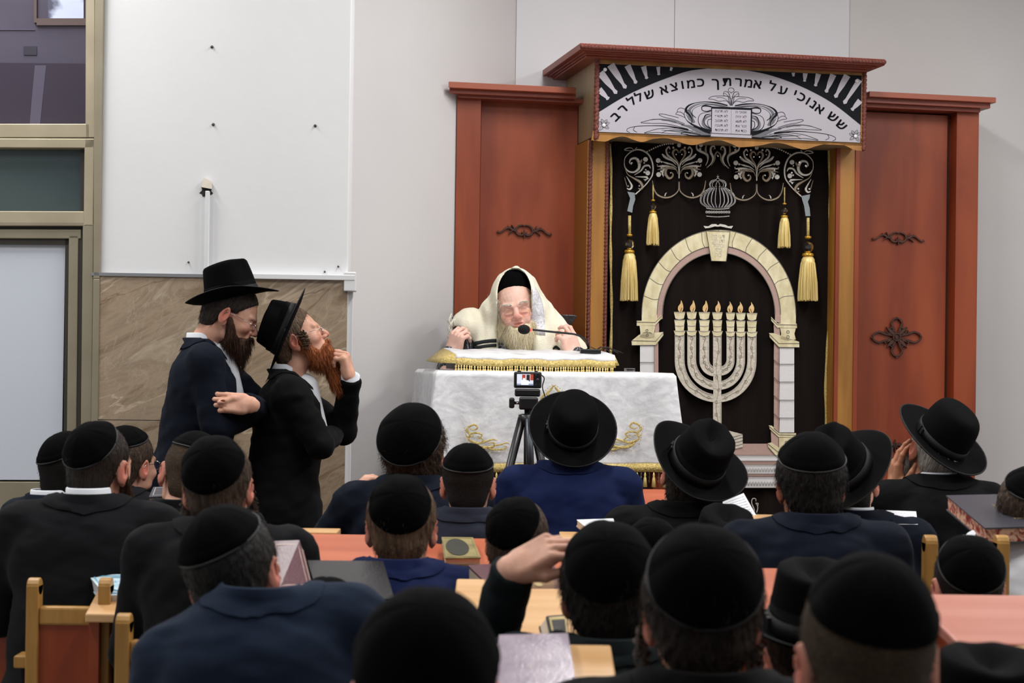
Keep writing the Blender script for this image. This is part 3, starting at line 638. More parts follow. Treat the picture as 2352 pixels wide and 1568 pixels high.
# crown
def crown():
    e = EM(OFF_E, .003, VT); b = EM(OFF_E+.003, .004, VT)
    for s in (1, -1):
        X = lambda x: 975+s*x
        for xo, xi in ((158, 100), (128, 80), (96, 60), (60, 36), (24, 12)):
            e.stroke([(X(xi), 612), (X(xo*.96), 575), (X(xo), 530), (X(xo*.85), 480), (X(xo*.42+4), 435)], 5, 5)
            P = catmull([(X(xi), 606), (X(xo*.92), 570), (X(xo*.94), 530), (X(xo*.78), 484), (X(xo*.4+4), 440)], 5)
            for q in P[::1]: b.dot(q, 4.2, n=6)
        e.stroke([(X(70), 430), (X(76), 400), (X(56), 372), (X(20), 362), (X(0), 345)], 5, 5); e.stroke([(X(48), 430), (X(50), 400), (X(30), 376)], 4, 5); e.stroke([(X(20), 430), (X(14), 400), (X(0), 372)], 4, 5)
        for q in catmull([(X(66), 426), (X(68), 402), (X(48), 380), (X(10), 370)], 4): b.dot(q, 4, n=6)
        for yy in (620, 690): e.stroke([(X(0), yy+8), (X(50), yy+6), (X(104), yy)], 8, 4)
        for xx in range(0, 105, 14): b.dot((X(xx), 612), 4, n=6); b.dot((X(xx), 697-xx*.06), 4, n=6)
        for xx in range(12, 104, 22): e.stroke(spiral((X(xx), 655), 10, 10, 0, 1, 10), 4, 3); b.dot((X(xx), 655), 6, n=8)
        for k in range(7): b.dot((X(14+k*22), 440-28+k*k*2.2+14), 4, n=6)
    e.stroke([(975, 350), (975, 318)], [10, 2], 3); e.stroke([(964, 335), (986, 335)], 5, 2)
    o = e.build('crown', M['silver'], cur); b.build('crown_stones', M['chrome'], o)
crown()
e = EM(OFF_E, .006, VT); e.poly([(845, 778), (890, 782), (920, 762), (960, 762), (976, 772), (995, 760), (1040, 768), (1070, 782), (1112, 778), (1098, 802), (1060, 796), (1000, 782), (976, 786), (950, 782), (900, 796), (862, 800)]); e.build('scroll_finial', M['silver'], cur)
# arch of stones (picture coordinates direct)
ID = lambda x, y: (x, y)
ac = (1649, 722); 
def ell(rx, ry, a): return (ac[0]+rx*math.cos(a)+2, ac[1]-ry*math.sin(a))
e1 = EM(OFF_E, .007); e2 = EM(OFF_E, .0045); e3 = EM(OFF_E+.006, .002); e4 = EM(OFF_E+.005, .002)
RO, RI, RR = (177, 194), (142, 158), (129, 142)
N_ = 14
for k in range(N_):
    a0 = PI-PI*k/N_; a1 = PI-PI*(k+1)/N_
    pts = [ell(*RO, a) for a in np.linspace(a0, a1, 7)]+[ell(*RI, a) for a in np.linspace(a1, a0, 7)]
    if k == 0: pts = [(pts[0][0], pts[0][1]+16)]+pts+[(pts[-1][0], pts[-1][1]+16)]
    if k == N_-1: p6, p7 = pts[6], pts[7]; pts = pts[:7]+[(p6[0], p6[1]+24), (p7[0], p7[1]+24)]+pts[7:]
    e1.poly(pts)
    if k: e3.stroke([ell(*RO, a0), ell(RI[0]+12, RI[1]+12, a0+.02), ell(*RI, a0)], 1.6, 3)
ring = [ell(*RI, a) for a in np.linspace(PI, 0, 60)]+[(ell(*RI, 0)[0], 742), (ell(*RR, 0)[0], 738)]+[ell(*RR, a) for a in np.linspace(0, PI, 60)]+[(ell(*RR, PI)[0], 732), (ell(*RI, PI)[0], 736)]
e2.poly(ring)
e3.stroke([ell(*RO, a) for a in np.linspace(PI, 0, 50)], 2, 1); e3.stroke([ell(*RI, a) for a in np.linspace(PI, 0, 50)], 1.6, 1); e3.stroke([ell(*RR, a) for a in np.linspace(PI, 0, 50)], 2, 1)
arch = e1.build('arch', M['cream'], cur); e2.build('arch_soffit', M['rose'], arch)
e = EM(OFF_E+.006, .008); e.poly([(1622, 530), (1677, 532), (1668, 600), (1634, 599)]); ks = e.build('keystone', M['cream'], arch)
e3.stroke([(1622, 530), (1677, 532), (1668, 600), (1634, 599), (1622, 530)], 1.6, 1, o=.008)
mb = MB()
for i, t in enumerate(('דעו מה', 'חדש חקב', 'ומקיל', 'כהה', 'כיה')): write(mb, t[::-1], lambda dx, dy: a3(1650+dx, 543+i*10.5+dy, OFF_E+.0155), 7.5, .01, bold=.015, width=(30, 30, 27, 16, 15)[i])
mb.build('keystone_lettering', M['piping'], ks)
# columns and capitals
CT = lambda x, y: (1430+x*.21685, 660+y*.21684)
def column(parent, mirror):
    c = EM(OFF_E, .006, CT); r = EM(OFF_E, .005, CT); l = EM(OFF_E+.0101, .002, CT); cc = EM(OFF_E+.003, .007, CT)
    if not mirror:
        cc.poly([(150, 352), (345, 352), (412, 290), (412, 330), (345, 402), (150, 405)]); l.stroke([(150, 365), (345, 370), (414, 300)], 5, 1)
        cc.poly([(180, 405), (345, 405), (335, 470), (340, 530), (260, 545), (180, 530), (190, 480)]); r.poly([(345, 402), (384, 370), (388, 440), (384, 490), (335, 530)])
        cc.poly([(95, 565), (175, 500), (430, 470), (432, 505), (352, 612), (98, 612)]); l.stroke([(98, 562), (352, 568), (430, 478)], 5, 1); l.stroke([(98, 612), (352, 610), (430, 510)], 5, 1)
        for y0, y1 in ((612, 790), (796, 1000)): c.poly([(185, y0), (332, y0), (332, y1), (185, y1)]); l.stroke([(185, y1+3), (332, y1+3)], 5, 1)
        r.poly([(336, 612), (378, 570), (380, 1000), (336, 1000)]); l.stroke([(335, 610), (335, 1000)], 4, 1)
        for q in ((258, 455), (262, 505)): l.stroke(spiral(q, 12, 12, 0, 1, 10), 5, 2)
        for s in (-1, 1): l.stroke([(260, 480), (260+s*35, 478), (260+s*50, 490)], [8, 6, 2], 3)
    else:
        cc.poly([(1574, 310), (1640, 380), (1845, 384), (1848, 430), (1640, 425), (1574, 350)]); l.stroke([(1574, 325), (1640, 393), (1848, 396)], 5, 1)
        cc.poly([(1668, 430), (1835, 432), (1820, 490), (1835, 550), (1750, 565), (1668, 545), (1680, 490)]); r.poly([(1600, 385), (1664, 430), (1672, 545), (1604, 485)])
        cc.poly([(1552, 482), (1600, 484), (1870, 575), (1872, 632), (1655, 632), (1560, 530)]); l.stroke([(1552, 490), (1655, 592), (1872, 592)], 5, 1); l.stroke([(1556, 525), (1655, 632), (1872, 634)], 5, 1)
        ys = [636, 815, 1003, 1195, 1385, 1540]
        for y0, y1 in zip(ys[:-1], ys[1:]):
            c.poly([(1664, y0), (1818, y0), (1818, y1-6), (1660, y1-6)]); l.stroke([(1662, y1-3), (1816, y1-3)], 5, 1); r.poly([(1604, y0-50), (1660, y0-2), (1656, y1-6), (1602, y1-52)]); l.stroke([(1602, y1-52), (1656, y1-4)], 6, 1)
        l.stroke([(1662, 632), (1656, 1540)], 4, 1)
        # base
        cc.poly([(1548, 1460), (1580, 1462), (1664, 1540), (1838, 1542), (1836, 1588), (1654, 1584), (1560, 1500)]); l.stroke([(1548, 1465), (1656, 1560), (1838, 1562)], 5, 1)
        cc.poly([(1658, 1590), (1815, 1590), (1825, 1700), (1655, 1690)]); r.poly([(1570, 1510), (1654, 1584), (1650, 1690), (1575, 1640)])
        cc.poly([(1536, 1650), (1575, 1640), (1650, 1690), (1832, 1702), (1815, 1790), (1640, 1795), (1545, 1690)]); l.stroke([(1540, 1655), (1645, 1740), (1825, 1740)], 5, 1)
        for q in ((1735, 1640),): l.stroke(spiral(q, 14, 14, 0, 1, 10), 5, 2)
        for q in ((1752, 470), (1752, 522)): l.stroke(spiral(q, 14, 14, 0, 1, 10), 5, 2)
    o = c.build('column', M['white_satin'], parent); r.build('column_side', M['rose'], o); cc.build('capital', M['cream'], o); l.build('column_piping', M['outline'], o)
column(cur, False); column(cur, True)
e3.build('arch_piping', M['outline'], arch)
# menorah
cup_x = [(604, 0), (732, 0), (866, 2), (1004, 4), (1143, 8), (1252, 10), (1370, 12)]
e = EM(OFF_E, .006, CT); cu = EM(OFF_E+.003, .006, CT); fl = EM(OFF_E+.002, .004, CT); wk = EM(OFF_E+.007, .001, CT); pp = EM(OFF_E+.0092, .002, CT); sw = EM(OFF_E+.0055, .002, CT)
wd = [98, 88, 98, 90, 80, 84, 92]
for i, (x, dy) in enumerate(cup_x):
    h = wd[i]/2; y0 = 470+dy
    for ya, yb, a, b in ((262, 330, 60, 46), (345, 405, 56, 48), (405, 460, 50, 44), (460, 505, 62, 48)):
        a *= wd[i]/98; b *= wd[i]/98
        cu.poly([(x-a, ya+dy), (x+a, ya+dy), (x+b, yb+dy-6), (x, yb+dy+6), (x-b, yb+dy-6)]); pp.stroke([(x-a, ya+dy), (x+a, ya+dy)], 7, 1); pp.stroke([(x-b, yb+dy-4), (x, yb+dy+6), (x+b, yb+dy-4)], 5, 4)
    fx = x+(12 if i < 3 else 8 if i == 3 else -4)
    lean = 14 if i < 3 else (0 if i == 3 else -12)
    fl.poly([(fx+lean*.4, 135+dy*1.6), (fx+26, 195+dy), (fx+22, 240+dy), (fx, 262+dy), (fx-28, 240+dy), (fx-26, 200+dy), (fx-4, 170+dy)], smooth=3); wk.stroke([(fx+lean*.9, 215+dy), (fx-lean*.4, 264+dy)], 7, 3)
    if i == 3:
        e.poly([(960, 500), (1048, 500), (1044, 1480), (962, 1480)])
        for xx in (960, 1046): pp.stroke([(xx, 500), (xx, 860)], 5, 1); pp.stroke([(xx, 1215), (xx, 1480)], 5, 1)
        P = [(1004+14*math.sin(k), 540+k*66) for k in range(15)]; sw.stroke(P, 6, 5)
        for q in P[::2]: sw.stroke(spiral((q[0], q[1]+10), 20, 5, 1, 1.2, 12), 5, 2)
ends = {0: (1195, 1165), 1: (1070, 1038), 2: (918, 880), 4: (900, 880), 5: (1060, 1030), 6: (1195, 1170)}
def br(i, sgn, xo, drop, yend, inner, yin):
    h = wd[i]/2
    X = lambda t: xo+sgn*t
    yb = 780
    ox, ix = xo-sgn*h, xo+sgn*h
    cxx = 1004-sgn*44
    outer = [(ox, 500), (ox, 640), (ox, yb)]; R = abs(cxx-ox); Ho = yend-yb
    for k in range(1, 13):
        a = k/12*PI/2*.93; outer.append((ox+sgn*R*(1-math.cos(a))*1.0/(1-math.cos(PI/2*.93)), yb+Ho*math.sin(a)/math.sin(PI/2*.93)))
    inn = [(ix, 500), (ix, 640), (ix, yb-20)]; R2 = abs(cxx-ix); Hi = yin-yb+20
    for k in range(1, 13):
        a = k/12*PI/2*.9; inn.append((ix+sgn*R2*(1-math.cos(a))/(1-math.cos(PI/2*.9)), yb-20+Hi*math.sin(a)/math.sin(PI/2*.9)))
    e.poly(outer+inn[::-1]); pp.stroke(outer, 6, 1); pp.stroke(inn, 5, 1)
    mid = [((a[0]+b[0])/2, (a[1]+b[1])/2) for a, b in zip(outer, inn)]
    q = catmull([mid[0], (mid[0][0], 570), mid[1], (mid[1][0], 700)]+mid[2::2], 2)
    sw.stroke([(p[0]+10*math.sin(j*1.3), p[1]+10*math.cos(j*1.3)) for j, p in enumerate(q)], 6, 3)
    for j, p in enumerate(q[1:-1:3]): sw.stroke(spiral(p, 20, 6, j, 1.2, 12), 5, 2)
for i, (x, dy) in enumerate(cup_x):
    if i == 3: continue
    s_ = 1 if i < 3 else -1
    yend = {0: 1212, 1: 1083, 2: 938, 4: 930, 5: 1080, 6: 1212}[i]; yin = {0: 1132, 1: 992, 2: 836, 4: 836, 5: 992, 6: 1136}[i]
    br(i, s_, x, 0, yend, 0, yin)
for y in (880, 1030, 1180):
    e.poly([(1004+58*math.cos(a), y+46*math.sin(a)) for a in np.linspace(0, 2*PI, 14)[:-1]], o=.001)
men = e.build('menorah', M['satin'], cur); cu.build('candle_cups', M['cream'], men); fl.build('flames', M['flame'], men); wk.build('wicks', M['wick'], men); pp.build('menorah_piping', M['piping'], men); sw.build('menorah_scrollwork', M['scrollthread'], men)
# foot and steps (crop frame 1430 + x*.1977, 900 + y*.1977)
FT = lambda x, y: (1430+x*.1977, 900+y*.19775)
e = EM(OFF_E+.002, .007, FT); l = EM(OFF_E+.009, .002, FT); r = EM(OFF_E, .004, FT); w_ = EM(OFF_E, .005, FT)
e.poly([(735, 490), (1010, 430), (1060, 412), (1150, 412), (1200, 440), (1395, 490), (1395, 640), (1255, 670), (735, 640)])
for p in ([(735, 490), (1260, 530), (1395, 492)], [(1260, 530), (1255, 668)], [(1262, 562), (1395, 525)], [(1260, 600), (1395, 565)], [(1258, 636), (1395, 605)], [(1010, 430), (1060, 412), (1150, 412), (1205, 445), (1190, 462), (1100, 470), (1020, 440)], [(1200, 460), (1262, 530)]): l.stroke(p, 5, 1)
r.poly([(560, 640), (1395, 600), (1690, 600), (1790, 735), (520, 735)])
ys = [(735, 800, 0), (800, 845, 1), (845, 950, 0), (950, 980, 1), (985, 1115, 0)]
for y0, y1, k in ys:
    (r if k else w_).poly([(430, y0), (1990, y0), (1990, y1), (430, y1)]); l.stroke([(430, y0), (1990, y0)], 6, 1)
l.stroke([(430, 1112), (1990, 1112)], 6, 1)
for k in range(18): l.stroke([(1260+k*34, 1090), (1277+k*34, 1040), (1294+k*34, 1090)], 4, 2); l.stroke([(1260+k*34, 930), (1277+k*34, 880), (1294+k*34, 930)], 3, 2)
o = w_.build('embroidered_steps', M['white_satin'], cur); e.build('menorah_foot', M['satin'], o); r.build('rose_bands', M['rose'], o); l.build('step_piping', M['outline'], o)
e = EM(OFF_E, .005, FT); e.stroke([(1500, 1460), (1555, 1400), (1570, 1330), (1545, 1290)], [10, 14, 12, 8], 5); e.stroke([(1480, 1440), (1530, 1380), (1500, 1290), (1510, 1240), (1545, 1240), (1550, 1270)], [10, 14, 12, 12, 10, 8], 5)
e.stroke([(1545, 1290), (1575, 1295), (1570, 1325)], [10, 10, 6], 4); e.poly([(1440, 1310), (1480, 1310), (1515, 1360), (1520, 1420), (1498, 1470), (1450, 1440)]); e.build('lower_scroll', M['silver'], cur)
# tassels
def tassel(px, ytop, ybead, ycap, ybot, w, rope_w, big):
    """hanging tassel; all in picture units at the curtain"""
    o_ = OFF_E+.02; sc_ = 1/ (FPX/7.9)
    top = a3(px, ytop, o_); bd = a3(px, ybead, o_); cp = a3(px, ycap, o_); bt = a3(px, ybot, o_); W = w*sc_/2
    mb = MB(); mb.tube([top, bd], rope_w*sc_, 8); t = mb.build('tassel', M['gold'], cur, True)
    mb = MB(); mb.lathe([(.001, .5), (.8, .35), (1, 0), (.8, -.35), (.3, -.5)], (0, 0, 0), 12, Matrix.Translation(bd) @ Matrix.Scale(W*.36, 4)); mb.lathe([(.25, .1), (.55, 0), (.62, -.25), (.3, -.4)], (0, 0, 0), 12, Matrix.Translation((bd[0], bd[1], cp[2]+W*.35)) @ Matrix.Scale(W, 4)); mb.build('gold_knob', M['goldbead'], t, True)
    zc = (bd[2]+cp[2])/2; mb = MB(); mb.lathe([(.15, .52), (.36, .4), (.5, .15), (.5, -.15), (.36, -.4), (.15, -.52)], (0, 0, 0), 10, Matrix.Translation((bd[0], bd[1], zc)) @ Matrix.Scale(W*1.1, 4)); mb.build('crystal_bead', M['crystal'], t)
    mb = MB(); rnd = random.Random(int(px)); n = 150 if big else 110; H = cp[2]-bt[2]
    mb.lathe([(W*.5, cp[2]), (W*.66, cp[2]-H*.06), (W*.72, cp[2]-H*.3), (W*.8, bt[2]+.004)], (cp[0], cp[1], 0), 20)
    for k in range(n):
        a = rnd.uniform(0, 2*PI); r0 = W*.66; r1 = W*(.82+.2*rnd.random()); dl = rnd.uniform(-.004, .006)
        mb.tube([(cp[0]+math.cos(a)*r0*.7, cp[1]+math.sin(a)*r0*.7, cp[2]), (cp[0]+math.cos(a)*r0*1.08, cp[1]+math.sin(a)*r0*1.08, cp[2]-H*.15), (cp[0]+math.cos(a+.05)*r1*.93, cp[1]+math.sin(a+.05)*r1*.93, cp[2]-H*.6), (cp[0]+math.cos(a+.08)*r1, cp[1]+math.sin(a+.08)*r1, bt[2]+dl)], .0017, 4, False)
    mb.build('fringe', M['tassel'], t, True)
tassel(1500, 425, 460, 490, 562, 28, 1.6, False); tassel(1802, 430, 468, 500, 568, 28, 1.6, False)
tassel(1446, 495, 540, 582, 690, 40, 3.6, True); tassel(1856, 500, 545, 590, 690, 46, 3.6, True)
e = EM(OFF_E+.006, .008, VT)
e.poly([(160, 470), (225, 480), (232, 540), (212, 600), (205, 660), (160, 645), (172, 590), (186, 530)]); e.poly([(1728, 510), (1806, 494), (1800, 530), (1785, 560), (1802, 620), (1808, 690), (1765, 690), (1752, 600), (1735, 545)]); e.build('tassel_tab', mat('grey_satin', srgb(128, 136, 140), .45), cur)
# ================================================================== SMOOTH BODY MODELLING
f4 = np.float32
def nets(fn, lo, hi, h):
    """surface of fn(x, y, z) = 0 as a smooth quad mesh"""
    ax = [np.arange(lo[i], hi[i]+h, h, dtype=f4) for i in range(3)]
    X, Y, Z = np.meshgrid(*ax, indexing='ij', sparse=True)
    F = np.broadcast_to(fn(X, Y, Z), tuple(len(a) for a in ax)).astype(f4)
    F = F.copy()
    for a in range(3):
        sl = [slice(None)]*3; sl[a] = 0; F[tuple(sl)] = np.maximum(F[tuple(sl)], 1e-4); sl[a] = -1; F[tuple(sl)] = np.maximum(F[tuple(sl)], 1e-4)
    I = F < 0; nx, ny, nz = F.shape
    cs = [(i, j, k) for i in (0, 1) for j in (0, 1) for k in (0, 1)]
    sub = lambda A, c: A[c[0]:nx-1+c[0], c[1]:ny-1+c[1], c[2]:nz-1+c[2]]
    cnt = sum(sub(I, c).astype(np.int8) for c in cs); act = (cnt > 0) & (cnt < 8)
    idx = np.argwhere(act); ids = -np.ones(act.shape, np.int64); ids[act] = np.arange(len(idx))
    P = np.zeros((len(idx), 3)); n = np.zeros(len(idx))
    for c in cs:
        for a in range(3):
            if c[a]: continue
            d = list(c); d[a] = 1
            fa = F[idx[:, 0]+c[0], idx[:, 1]+c[1], idx[:, 2]+c[2]]; fb = F[idx[:, 0]+d[0], idx[:, 1]+d[1], idx[:, 2]+d[2]]
            m = (fa < 0) != (fb < 0); t = np.zeros(len(idx)); t[m] = fa[m]/(fa[m]-fb[m])
            q = idx+np.array(c); q = q.astype(float); q[:, a] += t; P[m] += q[m]; n[m] += 1
    P = P/n[:, None]*h+np.array(lo)
    faces = []
    for a in range(3):
        b, c = (a+1) % 3, (a+2) % 3
        s0 = [slice(None)]*3; s1 = [slice(None)]*3; s0[a] = slice(0, -1); s1[a] = slice(1, None)
        ch = I[tuple(s0)] != I[tuple(s1)]; e = np.argwhere(ch)
        e = e[(e[:, b] > 0) & (e[:, c] > 0) & (e[:, b] < F.shape[b]-1) & (e[:, c] < F.shape[c]-1)]
        def cid(db, dc):
            q = e.copy(); q[:, b] += db; q[:, c] += dc; return ids[q[:, 0], q[:, 1], q[:, 2]]
        quad = np.stack([cid(-1, -1), cid(0, -1), cid(0, 0), cid(-1, 0)], 1)
        ins = I[e[:, 0], e[:, 1], e[:, 2]]; quad[~ins] = quad[~ins][:, ::-1]; faces.append(quad)
    return P, np.concatenate(faces)
def smin(a, b, k):
    h = np.clip(.5+.5*(b-a)/k, 0, 1); return b+(a-b)*h-k*h*(1-h)
def smax(a, b, k): return -smin(-a, -b, k)
def ellp(X, Y, Z, c, r, R=None):
    x, y, z = X-f4(c[0]), Y-f4(c[1]), Z-f4(c[2])
    if R is not None:
        R = np.array(R, dtype=f4); x, y, z = R[0, 0]*x+R[1, 0]*y+R[2, 0]*z, R[0, 1]*x+R[1, 1]*y+R[2, 1]*z, R[0, 2]*x+R[1, 2]*y+R[2, 2]*z
    a = np.sqrt((x/f4(r[0]))**2+(y/f4(r[1]))**2+(z/f4(r[2]))**2)
    b = np.sqrt((x/f4(r[0]**2))**2+(y/f4(r[1]**2))**2+(z/f4(r[2]**2))**2)
    return a*(a-1)/np.maximum(b, 1e-6)
def caps(X, Y, Z, a, b, ra, rb, sc=None):
    a = np.array(a, dtype=f4); b = np.array(b, dtype=f4)
    if sc is not None:
        sc = np.array(sc, dtype=f4); m = float(min(sc)); return caps(X/sc[0], Y/sc[1], Z/sc[2], a/sc, b/sc, ra, rb)*m
    d = b-a; L2 = float((d**2).sum()) or 1e-9
    px, py, pz = X-a[0], Y-a[1], Z-a[2]
    t = np.clip((px*d[0]+py*d[1]+pz*d[2])/L2, 0, 1)
    return np.sqrt((px-t*d[0])**2+(py-t*d[1])**2+(pz-t*d[2])**2)-(ra+(rb-ra)*t)
def rbox(X, Y, Z, c, h, r, R=None):
    x, y, z = X-f4(c[0]), Y-f4(c[1]), Z-f4(c[2])
    if R is not None:
        R = np.array(R, dtype=f4); x, y, z = R[0, 0]*x+R[1, 0]*y+R[2, 0]*z, R[0, 1]*x+R[1, 1]*y+R[2, 1]*z, R[0, 2]*x+R[1, 2]*y+R[2, 2]*z
    qx, qy, qz = np.abs(x)-(h[0]-r), np.abs(y)-(h[1]-r), np.abs(z)-(h[2]-r)
    return np.sqrt(np.maximum(qx, 0)**2+np.maximum(qy, 0)**2+np.maximum(qz, 0)**2)+np.minimum(np.maximum(qx, np.maximum(qy, qz)), 0)-r
def waves(X, Y, Z, seed, n=7, l0=.03, l1=.12):
    r = np.random.RandomState(seed); s = 0
    for i in range(n):
        d = r.normal(size=3); d /= np.linalg.norm(d); k = 2*PI/r.uniform(l0, l1); ph = r.uniform(0, 6.28)
        w_ = 1.5*np.sin((X*f4(d[1])+Y*f4(d[2])+Z*f4(d[0]))*f4(k*.45)+f4(ph*2))
        s = s+np.sin((X*f4(d[0])+Y*f4(d[1])+Z*f4(d[2]))*f4(k)+f4(ph)+w_)
    return s/n
def rotm(yaw=0, pitch=0, roll=0):
    """head turn: yaw left +, pitch up +, roll right-ear-down +  (degrees; x right, y forward, z up)"""
    return np.array((Matrix.Rotation(math.radians(yaw), 3, 'Z') @ Matrix.Rotation(math.radians(pitch), 3, 'X') @ Matrix.Rotation(math.radians(roll), 3, 'Y')))
def nmesh(name, V, Fc, m, parent=None, smooth=True):
    me = bpy.data.meshes.new(name); V = np.asarray(V, dtype=np.float32); 
    me.vertices.add(len(V)); me.vertices.foreach_set('co', V.ravel())
    Fc = np.asarray(Fc); k = Fc.shape[1]
    me.loops.add(Fc.size); me.loops.foreach_set('vertex_index', Fc.ravel().astype(np.int32))
    me.polygons.add(len(Fc)); me.polygons.foreach_set('loop_start', np.arange(0, Fc.size, k, dtype=np.int32))
    me.polygons.foreach_set('use_smooth', np.ones(len(Fc), dtype=bool)*smooth)
    me.update(calc_edges=True); me.validate()
    return mesh_obj(name, me, m, parent)
# ------------------------------------------------------------------ head
def head_fn(kind='back', opt={}):
    def fn(X, Y, Z):
        d = ellp(X, Y, Z, (0, -.008, .02), (.076, .094, .088))
        d = smin(d, ellp(X, Y, Z, (0, .04, -.03), (.064, .056, .085)), .03)
        d = smin(d, ellp(X, Y, Z, (0, .040, -.082), (.053, .048, .040)), .02)
        d = smin(d, ellp(X, Y, Z, (0, .080, -.108), (.022, .016, .016)), .02)
        d = smin(d, caps(X, Y, Z, (0, -.024, -.05), (0, -.040, -.19), .053, .056), .025)
        if opt.get('stub', True):
            for s in (1, -1): d = smin(d, caps(X, Y, Z, (s*.02, -.04, -.20), (s*.13, -.035, -.255), .045, .03), .03)
            d = smin(d, ellp(X, Y, Z, (0, -.02, -.27), (.11, .06, .06)), .03)
        if kind == 'back' :
            d = smin(d, caps(X, Y, Z, (0, .09, 0), (0, .116, -.04), .010, .013), .012)
            d = smin(d, ellp(X, Y, Z, (0, .092, .004), (.045, .014, .012)), .02)
        else:
            ao = opt.get('age', 0)
            for s in (1, -1):
                d = smin(d, ellp(X, Y, Z, (s*.042, .066, -.036), (.022, .020, .017)), .018)
                d = smin(d, caps(X, Y, Z, (s*.010, .092, .006), (s*.046, .080, .010), .008, .007), .012)
                d = smax(d, -ellp(X, Y, Z, (s*.031, .103, -.011), (.019, .014, .0105)), .012)
                d = smin(d, ellp(X, Y, Z, (s*.031, .0795, -.0115), (.0135, .0125, .0115)), .004)
                # lid line
                lid = -.014 if opt.get('closed', True) else -.011
                d = smax(d, -caps(X, Y, Z, (s*.020, .0935, lid), (s*.043, .0875, lid-.001), .0014+.0010*ao, .0012+.0008*ao), .0015)
                if ao:
                    for q in range(3):      # wrinkles at the eye corners, bags, forehead side
                        d = smax(d, -caps(X, Y, Z, (s*.047, .080, lid-.001+q*.003), (s*.062, .062, lid+.008-q*.010), .0012, .0006), .003)
                    d = smin(d, ellp(X, Y, Z, (s*.030, .089, -.027), (.016, .008, .006)), .006)
                    d = smax(d, -caps(X, Y, Z, (s*.016, .098, -.034), (s*.040, .086, -.078), .0022, .0014), .006)
                    d = smin(d, ellp(X, Y, Z, (s*.034, .082, -.058), (.018, .016, .018)), .012)
                    d = smax(d, -caps(X, Y, Z, (s*.005, .102, .006), (s*.009, .100, .024), .0024, .0008), .004)
                    d = smin(d, caps(X, Y, Z, (s*.014, .097, .002), (s*.044, .083, .008), .008, .006), .006)
                    for q in range(3): d = smax(d, -caps(X, Y, Z, (s*.0, .095-q*.004, .040+q*.012), (s*.040, .079-q*.004, .042+q*.012), .0013, .0008), .004)
            # nose
            d = smin(d, caps(X, Y, Z, (0, .092, .000), (0, .114, -.036), .0075, .0105 if not ao else .013), .009)
            d = smin(d, ellp(X, Y, Z, (0, .114, -.041), (.011, .011, .009) if not ao else (.015, .013, .011)), .006)
            for s in (1, -1):
                d = smin(d, ellp(X, Y, Z, (s*.013, .103, -.044), (.008, .011, .0075) if not ao else (.010, .012, .009)), .005)
                d = smax(d, -ellp(X, Y, Z, (s*.007, .111, -.052), (.0035, .006, .004)), .003)
            # mouth
            d = smin(d, ellp(X, Y, Z, (0, .088, -.070), (.028, .016, .018)), .014)
            d = smin(d, ellp(X, Y, Z, (0, .102, -.0655), (.022, .0065, .0045)), .004)
            d = smin(d, ellp(X, Y, Z, (0, .101, -.0770), (.019, .007, .0055)), .004)
            mo = opt.get('mouth', .0016)
            d = smax(d, -ellp(X, Y, Z, (0, .107, -.0712), (.022, .012, mo)), .002)
            if ao:
                for q in range(4):
                    d = smax(d, -caps(X, Y, Z, (-.042, .074, .036+q*.011), (.042, .074, .036+q*.011), .0, .0)+f4(.0)-.0 , .001) if False else d
        ek = .004
        for s in (1, -1):       # ears
            Re = np.array(Matrix.Rotation(s*math.radians(-24), 3, 'Z') @ Matrix.Rotation(math.radians(-10), 3, 'X'))
            c = (s*.079, -.012, -.018)
            e = ellp(X, Y, Z, c, (.0075, .019, .033), Re)
            lo_ = ellp(X, Y, Z, (s*.073, -.003, -.045), (.007, .010, .013))
            e = smin(e, lo_, .008)
            e = smax(e, -ellp(X, Y, Z, (s*.087, -.006, -.014), (.0065, .011, .020), Re), .003)
            d = smin(d, e, .006)
        if ao_w(opt):
            d = d+.0007*waves(X, Y, Z, 5, 8, .008, .02)
        return d
    return fn
def ao_w(opt): return opt.get('age', 0)
_T = {}
def head_template(kind='back', h=.0042, **opt):
    k = (kind, h, tuple(sorted(opt.items())))
    if k not in _T: _T[k] = nets(head_fn(kind, opt), (-.17, -.125, -.30), (.17, .14, .125), h)
    return _T[k]
def sstep(x, a, b): t = np.clip((x-a)/(b-a), 0, 1); return t*t*(3-2*t)
# ------------------------------------------------------------------ hair as a shell with strands
def hair_fn(style):
    def fn(X, Y, Z):
        t = {'buzz': .0035, 'short': .008, 'full': .013, 'curly': .018, 'thin': .003}[style]
        d = ellp(X, Y, Z, (0, -.008, .02), (.076+t, .094+t, .088+t))
        nk = ellp(X, Y, Z, (0, -.050, -.045), (.056+t*.7, .042+t*.8, .052))
        d = smin(d, nk, .02)
        # keep: above the nape, behind the face, around the ears
        low = {'buzz': -.085, 'short': -.095, 'full': -.11, 'curly': -.115, 'thin': -.09}[style]
        cut = -(Z-low)
        face = Y-(.052+.25*np.maximum(Z-.02, 0)) ; face = np.maximum(face, -(Z-.045)+.0*X) if False else (Y-.03-np.clip(Z-.01, 0, .06)*.95)
        side = -(Z+.02)+np.clip((-Y-.02)*3.2, -.02, .12)*-1.0      # in front of the ear the hair stops at ear level
        d = smax(d, cut, .006); d = smax(d, face, .006)
        d = smax(d, side, .008)
        for s in (1, -1):
            d = smax(d, -ellp(X, Y, Z, (s*.086, .0, -.03), (.016, .024, .036)), .006)
        amp = {'buzz': .0006, 'short': .0014, 'full': .003, 'curly': .006, 'thin': .0005}[style]
        return d+amp*waves(X, Y, Z, 3, 8, .008 if style != 'curly' else .014, .03)
    return fn
def hair_template(style):
    k = 'hair'+style
    if k not in _T: _T[k] = nets(hair_fn(style), (-.11, -.135, -.13), (.11, .125, .135), .0035 if style != 'curly' else .0032)
    return _T[k]
